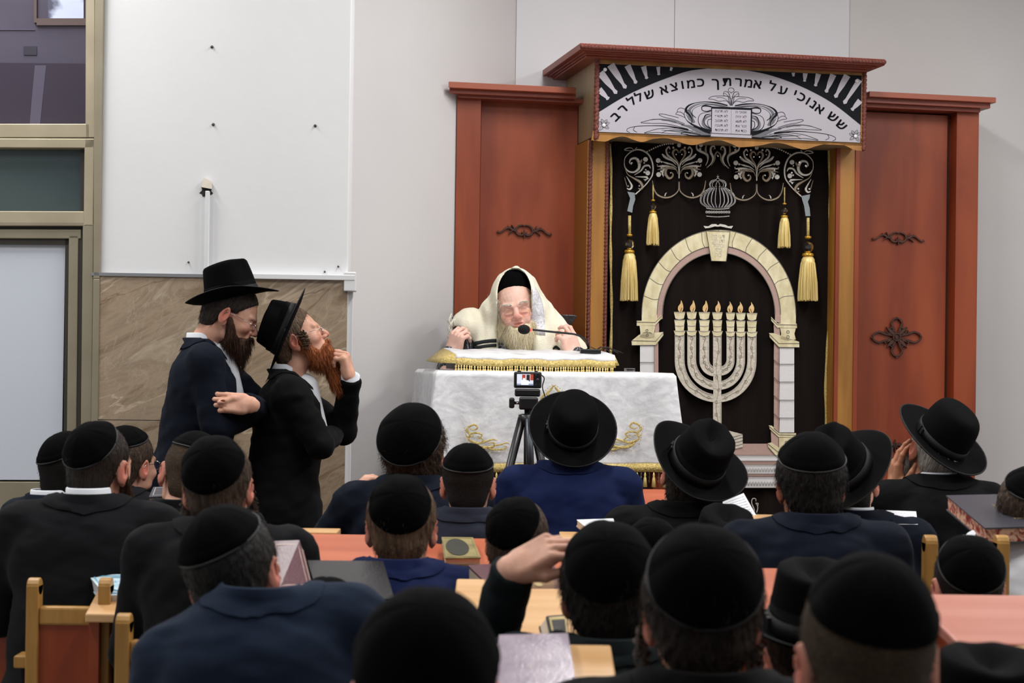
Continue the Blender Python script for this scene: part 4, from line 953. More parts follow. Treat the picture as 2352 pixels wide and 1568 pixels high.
def strands(V, Fc, n, length, wdt, seed=0, droop=.5, curl=0.0, region=None, fwd=(0, 0, -1), seg=4, spread=.35):
    """thin tapering hairs rooted on a surface; returns verts, quads"""
    r = np.random.RandomState(seed); V = np.asarray(V); Fc = np.asarray(Fc)
    a, b, c = V[Fc[:, 0]], V[Fc[:, 1]], V[Fc[:, 2]]; N = np.cross(b-a, c-a); L = np.linalg.norm(N, axis=1); ok = L > 1e-12
    cen = V[Fc].mean(1)
    if region is not None: ok &= region(cen)
    ids = np.where(ok)[0]
    if len(ids) == 0: return np.zeros((0, 3)), np.zeros((0, 4), int)
    pick = r.choice(ids, n); Np = N[pick]/L[pick][:, None]; P = cen[pick]+r.normal(size=(n, 3))*.001
    fwd = np.array(fwd, float); D = Np*(1-droop)+fwd*droop+r.normal(size=(n, 3))*spread*.5; D /= np.linalg.norm(D, axis=1)[:, None]
    Ln = length*r.uniform(.6, 1.15, n); side = np.cross(D, r.normal(size=(n, 3))); side /= np.linalg.norm(side, axis=1)[:, None]; up = np.cross(side, D)
    out = []; ph = r.uniform(0, 6.28, n)
    for k in range(seg+1):
        t = k/seg; q = P+D*(Ln*t)[:, None]+fwd*(Ln*t*t*.35)[:, None]
        if curl: q = q+side*(curl*np.sin(ph+t*6)*t)[:, None]+up*(curl*np.cos(ph+t*6)*t)[:, None]
        ww = wdt*(1-.8*t)*.5; out += [q-side*ww, q+side*ww]
    m = 2*(seg+1); vv = np.stack(out, 1).reshape(-1, 3); base = (np.arange(n)*m)[:, None]; fs = []
    for k in range(seg): fs.append(base+np.array([2*k, 2*k+1, 2*k+3, 2*k+2]))
    return vv, np.concatenate(fs)
def joinm(*parts):
    V = []; Fq = []; n = 0
    for v, f in parts:
        if len(v) == 0: continue
        V.append(np.asarray(v)); Fq.append(np.asarray(f)+n); n += len(v)
    return np.concatenate(V), np.concatenate(Fq)
# ------------------------------------------------------------------ hands
def hand_mesh(curl, spread=4, thumb=((-.75, .55, -.35), (-.3, .9, -.4), (0, .9, -.4)), mirror=False, fore=.10, h=.0024, wid=1.0):
    """right hand, back of the hand up (+z), fingers along +y, thumb at -x; curl = degrees at the three joints of each finger"""
    bases = [(-.030, .086, 0), (-.010, .092, .002), (.011, .088, .001), (.030, .079, -.002)]; lens = [.072, .080, .074, .058]
    segs = []
    for i in range(4):
        p = np.array(bases[i]); a = 0; az = math.radians((i-1.5)*spread)
        for j, fr_ in enumerate((.44, .31, .25)):
            a += math.radians(curl[i][j] if isinstance(curl[i], (list, tuple)) else curl[i]*(.8, 1, .6)[j])
            d = np.array([math.sin(az)*math.cos(a), math.cos(az)*math.cos(a), -math.sin(a)]); q = p+d*lens[i]*fr_
            r0 = (.0098, .0088, .0080)[j]; segs.append((p, q, r0, (.0088, .0080, .0068)[j])); p = q
    p = np.array([-.024, .018, -.004]); ts = []
    for j, (d, l) in enumerate(zip(thumb, (.042, .032, .026))):
        d = np.array(d, float); d /= np.linalg.norm(d); q = p+d*l; ts.append((p, q, (.0150, .0108, .0095)[j], (.0112, .0095, .0075)[j])); p = q
    allp = np.array([s[0] for s in segs+ts]+[s[1] for s in segs+ts]+[(0, -fore, 0)]); lo = allp.min(0)-.04; hi = allp.max(0)+.04
    def fn(X, Y, Z):
        d = rbox(X, Y, Z, (0, .047, 0), (.041, .046, .0145), .013)
        d = smin(d, ellp(X, Y, Z, (-.020, .030, -.010), (.020, .030, .014)), .012); d = smin(d, ellp(X, Y, Z, (.024, .030, -.008), (.015, .028, .012)), .012)
        d = smin(d, caps(X, Y, Z/f4(.78), (0, .01, 0), (0, -fore, 0), .0255, .034), .02)
        fgs = None
        for i in range(4):
            e = None
            for p, q, r0, r1 in segs[3*i:3*i+3]:
                c = caps(X, Y, Z, p, q, r0, r1); e = c if e is None else smin(e, c, .003)
            for p, q, r0, r1 in segs[3*i+1:3*i+3]: e = smin(e, ellp(X, Y, Z, p, (r0*1.06,)*3), .003)
            d = smin(d, e, .004) if fgs is None else smin(d, e, .004); fgs = e
        e = None
        for p, q, r0, r1 in ts:
            c = caps(X, Y, Z, p, q, r0, r1); e = c if e is None else smin(e, c, .004)
        d = smin(d, e, .010)
        for i in range(3):      # tendon dips between the knuckles
            x = (bases[i][0]+bases[i+1][0])/2; d = smax(d, -ellp(X, Y, Z, (x, .094, .014), (.004, .012, .007)), .005)
        return d
    V, Fq = nets(fn, lo, hi, h)
    V = V*np.array([wid, 1, 1])
    if mirror: V = V*np.array([-1, 1, 1]); Fq = Fq[:, ::-1]
    return V, Fq
def place(vf, o, ydir, zdir, s=1.0):
    """puts a hand: wrist at o, fingers along ydir, back of the hand along zdir"""
    y = np.array(ydir, float); y /= np.linalg.norm(y); z = np.array(zdir, float); z -= y*np.dot(y, z); z /= np.linalg.norm(z); x = np.cross(y, z)
    return vf[0]@np.stack([x, y, z])*s+np.array(o), vf[1]
RELAX = [(15, 25, 15), (20, 30, 18), (25, 32, 20), (30, 35, 22)]
FIST = [(60, 80, 40), (65, 85, 45), (70, 85, 45), (72, 85, 45)]
# ------------------------------------------------------------------ materials of people
def skin(name, c1, c2, red):
    m = mat(name, c1, .55, col2=c2, nscale=30, bump=.12, bscale=320, spec=.35, detail=5)
    b = m.node_tree.nodes['Principled BSDF']; b.inputs['Subsurface Weight'].default_value = .08; b.inputs['Subsurface Scale'].default_value = .01; b.inputs['Subsurface Radius'].default_value = (1, .3, .2)
    nt = m.node_tree; at_ = nt.nodes.new('ShaderNodeAttribute'); at_.attribute_name = 'redness'; mx = nt.nodes.new('ShaderNodeMix'); mx.data_type = 'RGBA'
    ramp = [n for n in nt.nodes if n.type == 'VALTORGB'][0]; nt.links.new(at_.outputs['Fac'], mx.inputs[0]); nt.links.new(ramp.outputs[0], mx.inputs[6]); mx.inputs[7].default_value = red; nt.links.new(mx.outputs[2], b.inputs['Base Color'])
    return m
M['skin'] = skin('fair_skin', srgb(196, 146, 122), srgb(212, 164, 142), srgb(190, 92, 78))
M['skin_pale'] = skin('pale_aged_skin', srgb(222, 176, 158), srgb(232, 192, 176), srgb(206, 118, 106))
M['skin_tan'] = skin('tanned_skin', srgb(160, 108, 80), srgb(178, 124, 94), srgb(168, 78, 60))
def hairm(name, c, c2=None):
    return mat(name, c, .55, col2=c2 or c, nscale=90, stretch=(1, 1, .15), bump=.9, bscale=240, bstretch=(1, 1, .12), spec=.35)
M['hair_black'] = hairm('black_hair', srgb(11, 10, 9), srgb(22, 19, 17)); M['hair_dark'] = hairm('dark_brown_hair', srgb(24, 18, 14), srgb(44, 34, 27))
M['hair_brown'] = hairm('brown_hair', srgb(46, 34, 25), srgb(78, 60, 45)); M['hair_light'] = hairm('light_brown_hair', srgb(72, 55, 40), srgb(112, 88, 66))
M['hair_grey'] = hairm('grey_hair', srgb(120, 112, 104), srgb(168, 162, 154)); M['hair_white'] = hairm('white_hair', srgb(232, 224, 204), srgb(246, 242, 230))
M['beard_yellow'] = hairm('yellowed_white_beard', srgb(240, 222, 176), srgb(250, 242, 216)); M['beard_red'] = hairm('red_beard', srgb(138, 72, 34), srgb(172, 98, 50)); M['beard_dark'] = hairm('dark_brown_beard', srgb(44, 28, 20), srgb(84, 54, 36))
for k_ in ('black', 'dark', 'brown', 'light'):
    c_ = dict(black=(12, 10, 9), dark=(22, 18, 15), brown=(42, 33, 25), light=(62, 50, 38))[k_]; M['hair_'+k_+'_cropped'] = mat('cropped_%s_hair' % k_, srgb(*c_), .7, col2=srgb(*[v*1.45 for v in c_]), nscale=260, bump=1, bscale=420, spec=.2)
def cloth(name, c, c2=None, sheen=.015): return mat(name, c, .85, col2=c2 or c, nscale=3, bump=.16, bscale=18, sheen=sheen, spec=.1)
M['suit_black'] = cloth('black_suit_cloth', srgb(9, 9, 11), srgb(13, 13, 15)); M['suit_char'] = cloth('charcoal_suit_cloth', srgb(16, 17, 20), srgb(21, 22, 25))
M['suit_navy'] = cloth('navy_suit_cloth', srgb(12, 17, 28), srgb(16, 22, 35)); M['suit_blue'] = cloth('royal_blue_suit_cloth', srgb(16, 26, 58), srgb(20, 31, 68))
M['suit_slate'] = cloth('slate_blue_suit_cloth', srgb(28, 38, 54), srgb(33, 44, 62)); M['suit_greyblue'] = cloth('grey_blue_suit_cloth', srgb(32, 36, 46), srgb(37, 41, 53)); M['suit_green'] = cloth('dark_grey_green_cloth', srgb(22, 29, 31), srgb(27, 34, 36))
M['shirt'] = cloth('white_shirt_cloth', srgb(214, 218, 226), srgb(224, 228, 234), 0)
M['felt'] = mat('black_felt', srgb(4, 4, 5), .9, spec=.08, bump=.08, bscale=300); M['band'] = mat('black_ribbon', srgb(9, 9, 11), .6, spec=.25, bump=.2, bscale=120, bstretch=(1, 1, 6))
M['kippah'] = mat('black_velvet_kippah', srgb(4, 4, 5), .95, spec=.06, sheen=.008, bump=.15, bscale=260); M['kippah_rim'] = mat('black_satin_piping', srgb(16, 17, 19), .6)
# ------------------------------------------------------------------ kippah
def kippah(parent, Mh, tilt=30, side=0, alpha=64, rim=True, puff=.004, shell=(.0865, .1045, .099), name='kippah', mt=None):
    """velvet skullcap following the head; tilt back and side in degrees"""
    R = np.array(Matrix.Rotation(math.radians(side), 3, 'Y') @ Matrix.Rotation(math.radians(tilt), 3, 'X'))
    n, m = 56, 20; V = []; rim_p = []
    al = math.radians(alpha)
    def pt(th, ph, off):
        d = R@np.array([math.sin(th)*math.cos(ph), math.sin(th)*math.sin(ph), math.cos(th)])
        r = 1/math.sqrt((d[0]/shell[0])**2+(d[1]/shell[1])**2+(d[2]/shell[2])**2)
        return d*(r+off)+np.array([0, -.008, .02])
    rings = []
    for i in range(1, m+1):
        t = i/m; th = al*t; ring = []
        for k in range(n):
            ph = 2*PI*k/n; seam = -.0016*math.exp(-((math.sin(ph*2))/.10)**2)*min(1, t*3)
            band = -.0012*math.exp(-((t-.80)/.015)**2)
            off = puff*(1-t*t)*1.3+seam+band+.002*math.exp(-((t-.9)/.1)**2)+.0015*math.sin(ph*3+parent.location.x*7)*t*t+.0012*math.sin(ph*7+1)*t
            ring.append(pt(th, ph, off))
        rings.append(ring)
    rings.append([pt(al*1.005, 2*PI*k/n, -.0035) for k in range(n)]); rings.append([pt(al*.9, 2*PI*k/n, -.0035) for k in range(n)])
    V = [pt(0, 0, puff*1.3)]+[p for r in rings for p in r]; Fc = [(0, 1+k, 1+(k+1) % n) for k in range(n)]
    for i in range(len(rings)-1):
        for k in range(n): k2 = (k+1) % n; Fc.append((1+i*n+k, 1+(i+1)*n+k, 1+(i+1)*n+k2, 1+i*n+k2))
    o = from_vf(name, V, Fc, mt or M['kippah'], parent); o.matrix_local = Mh
    if rim:
        mb = MB(); pts = [pt(al, 2*PI*k/n, .0008) for k in range(n+1)]; mb.tube(pts, .0022, 6); mb.build('piping', M['kippah_rim'], o, True)
    return o
# ------------------------------------------------------------------ hat
def hat(parent, Mh, style='fedora', brim=.072, height=.115, z=.045, y=-.006, back=8, side=0, curl=.018, rx=.083, ry=.101, stiff=False, name='hat', yaw=0):
    M0 = Mh @ Matrix.Translation((0, y, z)) @ Matrix.Rotation(math.radians(side), 4, 'Y') @ Matrix.Rotation(math.radians(back), 4, 'X') @ Matrix.Rotation(math.radians(yaw), 4, 'Z')
    n = 72
    def crown(t, ph):           # t 0 centre of the top ... 1 band
        c, s = math.cos(ph), math.sin(ph)
        if style == 'round':
            r = math.sin(min(1, t*1.0)*PI/2)**.62; zz = height*(1-t**3.2); x, yy = rx*r*c*1.02, ry*r*s*1.02
        else:
            r = (t/.62)*.80 if t < .62 else .80+.20*((t-.62)/.38)
            if t < .62: zz = height*(1-.06*(t/.62)**4)
            else: zz = height*(.94*(1-((t-.62)/.38)**1.15))
            x, yy = rx*r*c, ry*r*s
            # centre dent and front pinches
            k = max(0, 1-t/.75); dent = .030*math.exp(-(x/.026)**2)*(1 if style == 'fedora' else .7)*math.exp(-((yy-.012)/.062)**2)
            zz -= dent*(1 if t < .62 else max(0, 1-(t-.62)/.2))
            if yy > 0: pin = math.exp(-((abs(ph-PI/2)-.75)/.35)**2)*math.exp(-((zz-height*.72)/(height*.32))**2); x *= 1-.26*pin; zz -= .004*pin
            zz += .006*(yy/ry) if t < .9 else 0
        return (x, yy, zz)
    def brimp(t, ph, dz):        # t 0..1 outward
        c, s = math.cos(ph), math.sin(ph); tt = t; t = max(t, 0); w_ = brim*(1-.10*abs(c) if style != 'round' else 1)
        x = (rx+w_*tt)*c; yy = (ry+w_*tt)*s
        lift = curl*(t**1.7)*(.35+.9*c*c) + (.010*t*t*(-s) if style == 'fedora' else 0) - (.012*t*t*max(0, s) if style == 'fedora' else 0)
        if style == 'flat': lift = curl*(t**1.5)*(.4+.6*c*c)
        return (x, yy, lift+dz)
    rings = []
    for i in range(1, 21): rings.append([crown(i/20, 2*PI*k/n) for k in range(n)])
    for i in range(1, 10): rings.append([brimp(i/9, 2*PI*k/n, .0) for k in range(n)])
    for t, dz in ((1.012, -.0015), (1.0, -.004), (.6, -.004), (.2, -.004), (-.04, -.003)): rings.append([brimp(t, 2*PI*k/n, dz) for k in range(n)])
    rings.append([(rx*.93*math.cos(2*PI*k/n), ry*.94*math.sin(2*PI*k/n), .05) for k in range(n)])
    V = [crown(0, 0)]+[p for r in rings for p in r]; Fc = [(0, 1+k, 1+(k+1) % n) for k in range(n)]
    for i in range(len(rings)-1):
        for k in range(n): k2 = (k+1) % n; Fc.append((1+i*n+k, 1+(i+1)*n+k, 1+(i+1)*n+k2, 1+i*n+k2))
    m1 = 1+(len(rings)-1)*n; Fc.append(tuple(m1+k for k in range(n-1, -1, -1)))
    o = from_vf(name, V, Fc, M['felt'], parent); o.matrix_local = M0
    # ribbon
    bh = .030 if style != 'round' else .026; V = []; Fc = []
    prof = [(.0, .001), (.0026, .002), (.0026, bh), (.0, bh+.001)]
    def at_z(zz, ph):
        if style == 'round':
            t = max(0, (1-zz/height))**(1/3.2); r = math.sin(min(1, t)*PI/2)**.62*1.02
        else: q = min(1, max(0, (1-zz/(height*.94))))**(1/1.15); r = .80+.2*q
        return r
    for dr, zz in prof:
        for k in range(n):
            ph = 2*PI*k/n; r = at_z(zz, ph); V.append(((rx*r+dr)*math.cos(ph), (ry*r+dr)*math.sin(ph), zz))
    for i in range(3):
        for k in range(n): k2 = (k+1) % n; Fc.append((i*n+k, i*n+k2, (i+1)*n+k2, (i+1)*n+k))
    rb = from_vf('ribbon', V, Fc, M['band'], o)
    mb = MB(); r = at_z(bh/2, PI)
    mb.hexa([(-rx*r-.006, -.03, .004), (-rx*r-.006, .014, .004), (-rx*r+.004, .014, .004), (-rx*r+.004, -.03, .004)], [(-rx*r-.006, -.026, bh-.002), (-rx*r-.006, .010, bh-.002), (-rx*r+.004, .010, bh-.002), (-rx*r+.004, -.026, bh-.002)])
    mb.hexa([(-rx*r-.009, -.012, .003), (-rx*r-.009, -.004, .003), (-rx*r, -.004, .003), (-rx*r, -.012, .003)], [(-rx*r-.009, -.012, bh), (-rx*r-.009, -.004, bh), (-rx*r, -.004, bh), (-rx*r, -.012, bh)])
    mb.build('bow', M['band'], rb, False, .0015)
    mb = MB(); pts = [brimp(1.005, 2*PI*k/n, -.002) for k in range(n+1)]; mb.tube(pts, .0028 if style == 'round' else .0019, 6); mb.build('brim_binding', M['band'], o, True)
    return o
# ================================================================== PEOPLE
def redness(me, H, Rh, s, extra=None):
    """local skin colour: redder ears, nose, cheeks and lips"""
    n = len(me.vertices); co = np.empty(n*3, np.float32); me.vertices.foreach_get('co', co); co = co.reshape(-1, 3)
    q = (co-np.array(H))@Rh/s; r = np.zeros(n)
    def blob(c, rad, a): return a*np.exp(-(((q-np.array(c))/np.array(rad))**2).sum(1))
    for sx in (1, -1):
        r += blob((sx*.084, -.012, -.02), (.012, .03, .04), .75); r += blob((sx*.042, .085, -.04), (.02, .03, .018), .4)
    r += blob((0, .12, -.042), (.016, .02, .014), .55); r += blob((0, .105, -.0655), (.02, .012, .004), .7)+blob((0, .105, -.077), (.018, .012, .005), .8)
    if extra is not None: r += extra(q)
    a = me.attributes.new('redness', 'FLOAT', 'POINT'); a.data.foreach_set('value', np.clip(r, 0, 1).astype(np.float32))
def shirt_d(P, X, Y, Z, g=0):
    N = P['N']; s = P['s']; q = lambda dx, dy, dz: (N[0]+dx*s, N[1]+dy*s, N[2]+dz*s)
    return caps(X, Y, Z, q(0, .055, -.05), q(0, .145, -.27), .052*s+g, .020*s+g, (1, 1.15, 1))
def jacket_fn(P):
    """P: dict of joints in person space"""
    N = P['N']; s = P['s']; W = P['wide']
    def fn(X, Y, Z):
        A = lambda dx, dy, dz: (N[0]+dx*s*W, N[1]+dy*s, N[2]+dz*s)
        ln = P['lean']; q = lambda t: ln*t
        d = ellp(X, Y, Z, A(0, -.012-q(.2), -.17), (.185*s*W, .105*s, .165*s))
        d = smin(d, ellp(X, Y, Z, A(0, .045-q(.2), -.20), (.155*s*W, .095*s, .17*s)), .05)
        d = smin(d, ellp(X, Y, Z, A(0, -.0-q(.62), -.37), (.175*s*W, .130*s, .19*s)), .07)
        d = smin(d, ellp(X, Y, Z, A(0, -.0-q(1), -.50), (.185*s*W, .145*s, .12*s)), .06)
        for i, sx in enumerate((1, -1)):
            S_ = P['S'][i]; E_ = P['E'][i]; H_ = P['W'][i]
            d = smin(d, caps(X, Y, Z, A(sx*.035, -.012, -.030), S_, .047*s, .062*s), .035)
            d = smin(d, caps(X, Y, Z, S_, E_, .064*s, .050*s), .030)
            sl = .042*s; e = caps(X, Y, Z, E_, H_, .050*s, sl)
            v = np.array(H_)-np.array(E_); v = v/np.linalg.norm(v); e = smax(e, (X-f4(H_[0]))*f4(v[0])+(Y-f4(H_[1]))*f4(v[1])+(Z-f4(H_[2]))*f4(v[2]), .006)
            d = smin(d, e, .016)
        # centre back seam and shoulder blades
        d = d+.0022*s*np.exp(-(X-f4(N[0]))**2/f4((.004*s)**2)+0*Y+0*Z)*(Y < N[1])*(Z < N[2]-.03)
        d = smax(d, -caps(X, Y, Z, A(0, -.004, .012), A(0, .02, .2), .056*s, .07*s), .012)
        if P.get('long'):
            for t_, r_ in P['long']: d = smin(d, ellp(X, Y, Z, A(t_[0], t_[1], t_[2]), (r_[0]*s, r_[1]*s, r_[2]*s)), .08)
        if P.get('vee'): d = smax(d, -shirt_d(P, X, Y, Z, .004), .006)
        d = smax(d, -(Z-f4(P['hem'])), .01)
        wr = waves(X, Y, Z*f4(1.6), P['seed'], 6, .05, .16); w2 = waves(X*f4(.6), Y, Z*f4(1.8), P['seed']+50, 5, .03, .07)
        return d+.0050*wr*P.get('crease', 1)+.0030*w2*P.get('crease', 1)
    return fn
def collar_mesh(P, fn, grow=0.0, leaf=.045, top=.016, arc=150, tilt=0.0):
    """jacket collar folded over round the back of the neck"""
    N = np.array(P['N'], float); s = P['s']; rows = []; n = 40
    for k in range(n+1):
        a = math.radians(-90-arc+2*arc*k/n); c, sn = math.cos(a), math.sin(a)
        fr = max(0, sn); drop = .055*fr**1.2
        def pt(r, z): return N+np.array([c*(.060+r), -.006+sn*(.060+r)*1.0+.012*fr, z-drop+tilt*sn])*s
        row = [pt(.000+grow, -.02), pt(.004+grow, top-.004), pt(.007+grow, top), pt(.012+grow, top-.003)]
        for j in range(1, 5):
            t = j/4; p = pt(.012+grow+leaf*.75*t, top-.003-leaf*.62*t)
            for _ in range(3):
                x, y, z = [np.array([[[v]]], dtype=f4) for v in p]; d = float(fn(x, y, z).ravel()[0])
                g = []
                for ax in range(3):
                    q = p.copy(); q[ax] += .002; g.append((float(fn(*[np.array([[[v]]], dtype=f4) for v in q]).ravel()[0])-d)/.002)
                g = np.array(g); g /= (np.linalg.norm(g)+1e-9)
                tgt = .0055*s if j < 4 else .0035*s
                if abs(d-tgt) > .0005: p = p+g*(tgt-d)*.9
            row.append(p)
        rows.append(row)
    m = len(rows[0]); V = [p for r in rows for p in r]; Fc = []
    for i in range(n):
        for j in range(m-1): Fc.append((i*m+j, i*m+j+1, (i+1)*m+j+1, (i+1)*m+j))
    return np.array(V), np.array(Fc)
def shirt_collar(P, top=.026, r=.0, arc=152, bot=-.03):
    N = np.array(P['N'], float); s = P['s']; V = []; Fc = []; n = 36
    for k in range(n+1):
        a = math.radians(-90-arc+2*arc*k/n); c, sn = math.cos(a), math.sin(a); fr = max(0, sn); dr = .045*fr**1.2
        for rr, z in ((.052, bot), (.053, top-.002), (.0545, top), (.057, top-.003), (.060, bot+.005)):
            V.append(N+np.array([c*(rr+r), -.006+sn*(rr+r)+.012*fr, z-dr])*s)
    for i in range(n):
        for j in range(4): Fc.append((i*5+j, i*5+j+1, (i+1)*5+j+1, (i+1)*5+j))
    return np.array(V), np.array(Fc)
_legs = {}
def seated_legs(root, P, shoes=True):
    s = P['s']; zh = P['N'][2]-.50*s; yh = P['N'][1]-P['lean']*s
    key = (round(zh, 2), round(yh, 2), s)
    zh = max(zh, .50)
    if key not in _legs:
        def fn(X, Y, Z):
            d = ellp(X, Y, Z, (0, yh, zh), (.17*s, .13*s, .10*s))
            for sx in (1, -1):
                d = smin(d, caps(X, Y, Z, (sx*.09*s, yh+.02, zh), (sx*.13*s, yh+.40*s, zh+.0), .085*s, .062*s), .03)
                d = smin(d, caps(X, Y, Z, (sx*.13*s, yh+.40*s, zh), (sx*.12*s, yh+.36*s, .10), .060*s, .046*s), .02)
            return d
        V, Fc = nets(fn, (-.3, yh-.2, .03), (.3, yh+.55, zh+.16), .016)
        o = nmesh('trousers', V, Fc, M['suit_black'])
        _legs[key] = o.data; bpy.data.objects.remove(o)
    mesh_obj('trousers', _legs[key], None, root)
    for sx in (1, -1):
        mb = MB(); c = (sx*.12*s, yh+.36*s)
        pr = [(.0, -.05, .0), (.35, -.045, .042), (.75, .03, .045), (1, .13, .035), (.9, .19, .02)]
        V = []; n = 12
        for i, (w_, y, z) in enumerate([(.7, -.07, 1), (1, -.04, 1.4), (1, .02, 1.5), (1.15, .10, .9), (1.0, .16, .7), (.5, .19, .5)]):
            for k in range(n):
                a = 2*PI*k/n; V.append((c[0]+.042*w_*math.cos(a), c[1]+y, max(.002, .03*z+.032*z*math.sin(a))))
        Fc = [(i*n+k, i*n+(k+1) % n, (i+1)*n+(k+1) % n, (i+1)*n+k) for i in range(5) for k in range(n)]+[tuple(range(n-1, -1, -1)), tuple(5*n+k for k in range(n))]
        from_vf('shoe', V, Fc, M['black_plastic'], root)
def person(px, py, D, label, yaw=0, hy=0, hp=0, hr=0, s=1.0, wide=1.0, lean=.10, suit='suit_black', hair='short', haircol='hair_dark', cap='kippah', capo={}, arms=None,
           skin_='skin', shirt=True, group=None, sh=(0, 0), seed=None, kind='back', headopt={}, tw=0, hands=None, crease=1.0, collar=True, legs=True, strandn=2500, neck=(0, .035, -.064), jacket_name='suit_jacket', long=None, hem=None, cuffs=False, shoulders=None):
    """a seated figure seen by the place of its head: (px, py) at distance D; yaw 0 looks at the platform"""
    seed = seed or int(px*7+py); H = at(px, py, D); ya = math.radians(yaw)
    Rh = rotm(hy, hp, hr)
    # head centre in person space: neck base N, atlas pivot, skull centre
    piv = np.array([neck[0], .012+neck[1], .068+neck[2]])*s; hc = piv+Rh@np.array([0, .024, .080])*s
    Nz = H.z-hc[2]
    rx, ry = H.x-(math.cos(ya)*hc[0]-math.sin(ya)*hc[1]), H.y-(math.sin(ya)*hc[0]+math.cos(ya)*hc[1])
    root = empty('person', (rx, ry, 0), ya, label, 'person', group)
    N = np.array([0, 0, Nz]); Hc = N+hc
    P = dict(N=N, s=s, wide=wide, lean=lean, seed=seed, crease=crease, hem=Nz-.57*s)
    if long: P['long'] = long; P['hem'] = hem; P['vee'] = True
    P['S'] = [(N[0]+.168*s*wide, .012, N[2]-.078*s+sh[0]), (N[0]-.168*s*wide, .012, N[2]-.078*s+sh[1])]
    if shoulders: P['S'] = [tuple(np.array(N)+np.array(q)*s) for q in shoulders]
    if arms is None: arms = [((.225, .05, -.32), (.12, .27, -.36)), ((-.225, .05, -.32), (-.12, .27, -.36))]
    P['E'] = [tuple(np.array(N)+np.array(a[0])*s*np.array([wide, 1, 1])) for a in arms]; P['W'] = [tuple(np.array(N)+np.array(a[1])*s) for a in arms]
    # body : head, neck, shoulders and hands in one mesh
    V, Fc = head_template(kind, .0042 if kind == 'back' else .0026, **headopt)
    w_ = sstep(V[:, 2], -.19, -.07)[:, None]; A_ = V*s
    hd = A_@Rh.T+Hc; nat = A_+(N+(np.array([0, .036, .148]))*s)
    parts = [(hd*w_+nat*(1-w_), Fc)]
    hs = hands or [dict(curl=RELAX), dict(curl=RELAX)]
    for i in (0, 1):
        h_ = hs[i]
        if h_ is None: continue
        E_, W_ = np.array(P['E'][i]), np.array(P['W'][i]); yd = h_.get('dir', W_-E_); zd = h_.get('back', (0, .2, 1))
        key = ('hand', str(h_['curl']), str(h_.get('thumb')), i, h_.get('h', .0045), h_.get('spread', 4), h_.get('fore', .08))
        if key not in _T:
            kw = {} if h_.get('thumb') is None else dict(thumb=h_['thumb'])
            _T[key] = hand_mesh(h_['curl'], mirror=(i == 1), h=h_.get('h', .0045), spread=h_.get('spread', 4), fore=h_.get('fore', .08), **kw)
        parts.append(place(_T[key], W_+np.array(h_.get('off', (0, 0, 0))), yd, zd, s*h_.get('s', 1)))
    V, Fc = joinm(*parts); bo = nmesh('body', V, Fc, M[skin_], root); redness(bo.data, Hc, Rh, s)
    Mh = Matrix.Translation(Hc) @ Matrix(Rh).to_4x4() @ Matrix.Scale(s, 4)
    # hair
    if hair:
        k = ('hairobj', hair, strandn)
        if k not in _T:
            V, Fc = hair_template(hair); par = {'buzz': (.004, .0010, .3, 0), 'short': (.011, .0011, .82, 0), 'full': (.020, .0012, .86, .002), 'curly': (.020, .0015, .60, .008), 'thin': (.01, .001, .7, 0)}[hair]
            sv = strands(V, Fc, strandn, par[0], par[1], 5, par[2], par[3], region=lambda c: (c[:, 2] < .10))
            V, Fc = joinm((V, Fc), sv); o = nmesh('hair', V, Fc, None); _T[k] = o.data; bpy.data.objects.remove(o)
        me = _T[k].copy()
        if cap == 'hat':        # hair pressed flat under the hat
            c_ = dict(z=.045, y=-.006, back=8, side=0); c_.update({q: v for q, v in capo.items() if q in c_})
            Mx = np.array((Matrix.Translation((0, c_['y'], c_['z'])) @ Matrix.Rotation(math.radians(c_['side']), 4, 'Y') @ Matrix.Rotation(math.radians(c_['back']), 4, 'X')).inverted())
            n_ = len(me.vertices); co = np.empty(n_*3, np.float32); me.vertices.foreach_get('co', co); co = co.reshape(-1, 3); q = co@Mx[:3, :3].T+Mx[:3, 3]
            up = q[:, 2] > 0; r_ = np.sqrt((q[:, 0]/.083)**2+(q[:, 1]/.101)**2); bad = up & (r_ > .90); f_ = np.where(bad, .90/np.maximum(r_, 1e-6), 1)
            q[:, 0] *= f_; q[:, 1] *= f_; q[:, 2] = np.where(up, np.minimum(q[:, 2], .06), q[:, 2]); Mi = np.linalg.inv(Mx); co = q@Mi[:3, :3].T+Mi[:3, 3]; me.vertices.foreach_set('co', co.astype(np.float32).ravel())
        o = mesh_obj('hair', me, M[haircol+('_cropped' if hair == 'buzz' else '')], root); o.matrix_local = Mh
    th = {'buzz': .0035, 'short': .008, 'full': .013, 'curly': .027, 'thin': .003, None: 0}[hair]+.0028
    if cap == 'kippah': kippah(root, Mh, **dict(dict(shell=(.076+th, .094+th, .088+th)), **capo))
    elif cap == 'hat': hat(root, Mh, **capo)
    # clothes
    fn = jacket_fn(P); pts = np.array([P['N']]+P['S']+P['E']+P['W']); lo = pts.min(0)-.11; hi = pts.max(0)+.11
    lo[2] = P['hem']-.02; lo[1] = min(lo[1], -lean*s-.2); hi[1] = max(hi[1], .2); lo[0] = min(lo[0], -.3*s*wide); hi[0] = max(hi[0], .3*s*wide); hi[2] = max(N[2]+.05, hi[2] if max(P['E'][0][2], P['W'][0][2], P['E'][1][2], P['W'][1][2]) > N[2]-.05 else 0)
    V, Fc = nets(fn, lo, hi, .0095)
    if collar: V, Fc = joinm((V, Fc), collar_mesh(P, fn))
    nmesh(jacket_name, V, Fc, M[suit], root)
    if shirt: V, Fc = shirt_collar(P, top=shirt if isinstance(shirt, float) else .020); nmesh('shirt_collar', V, Fc, M['shirt'], root)
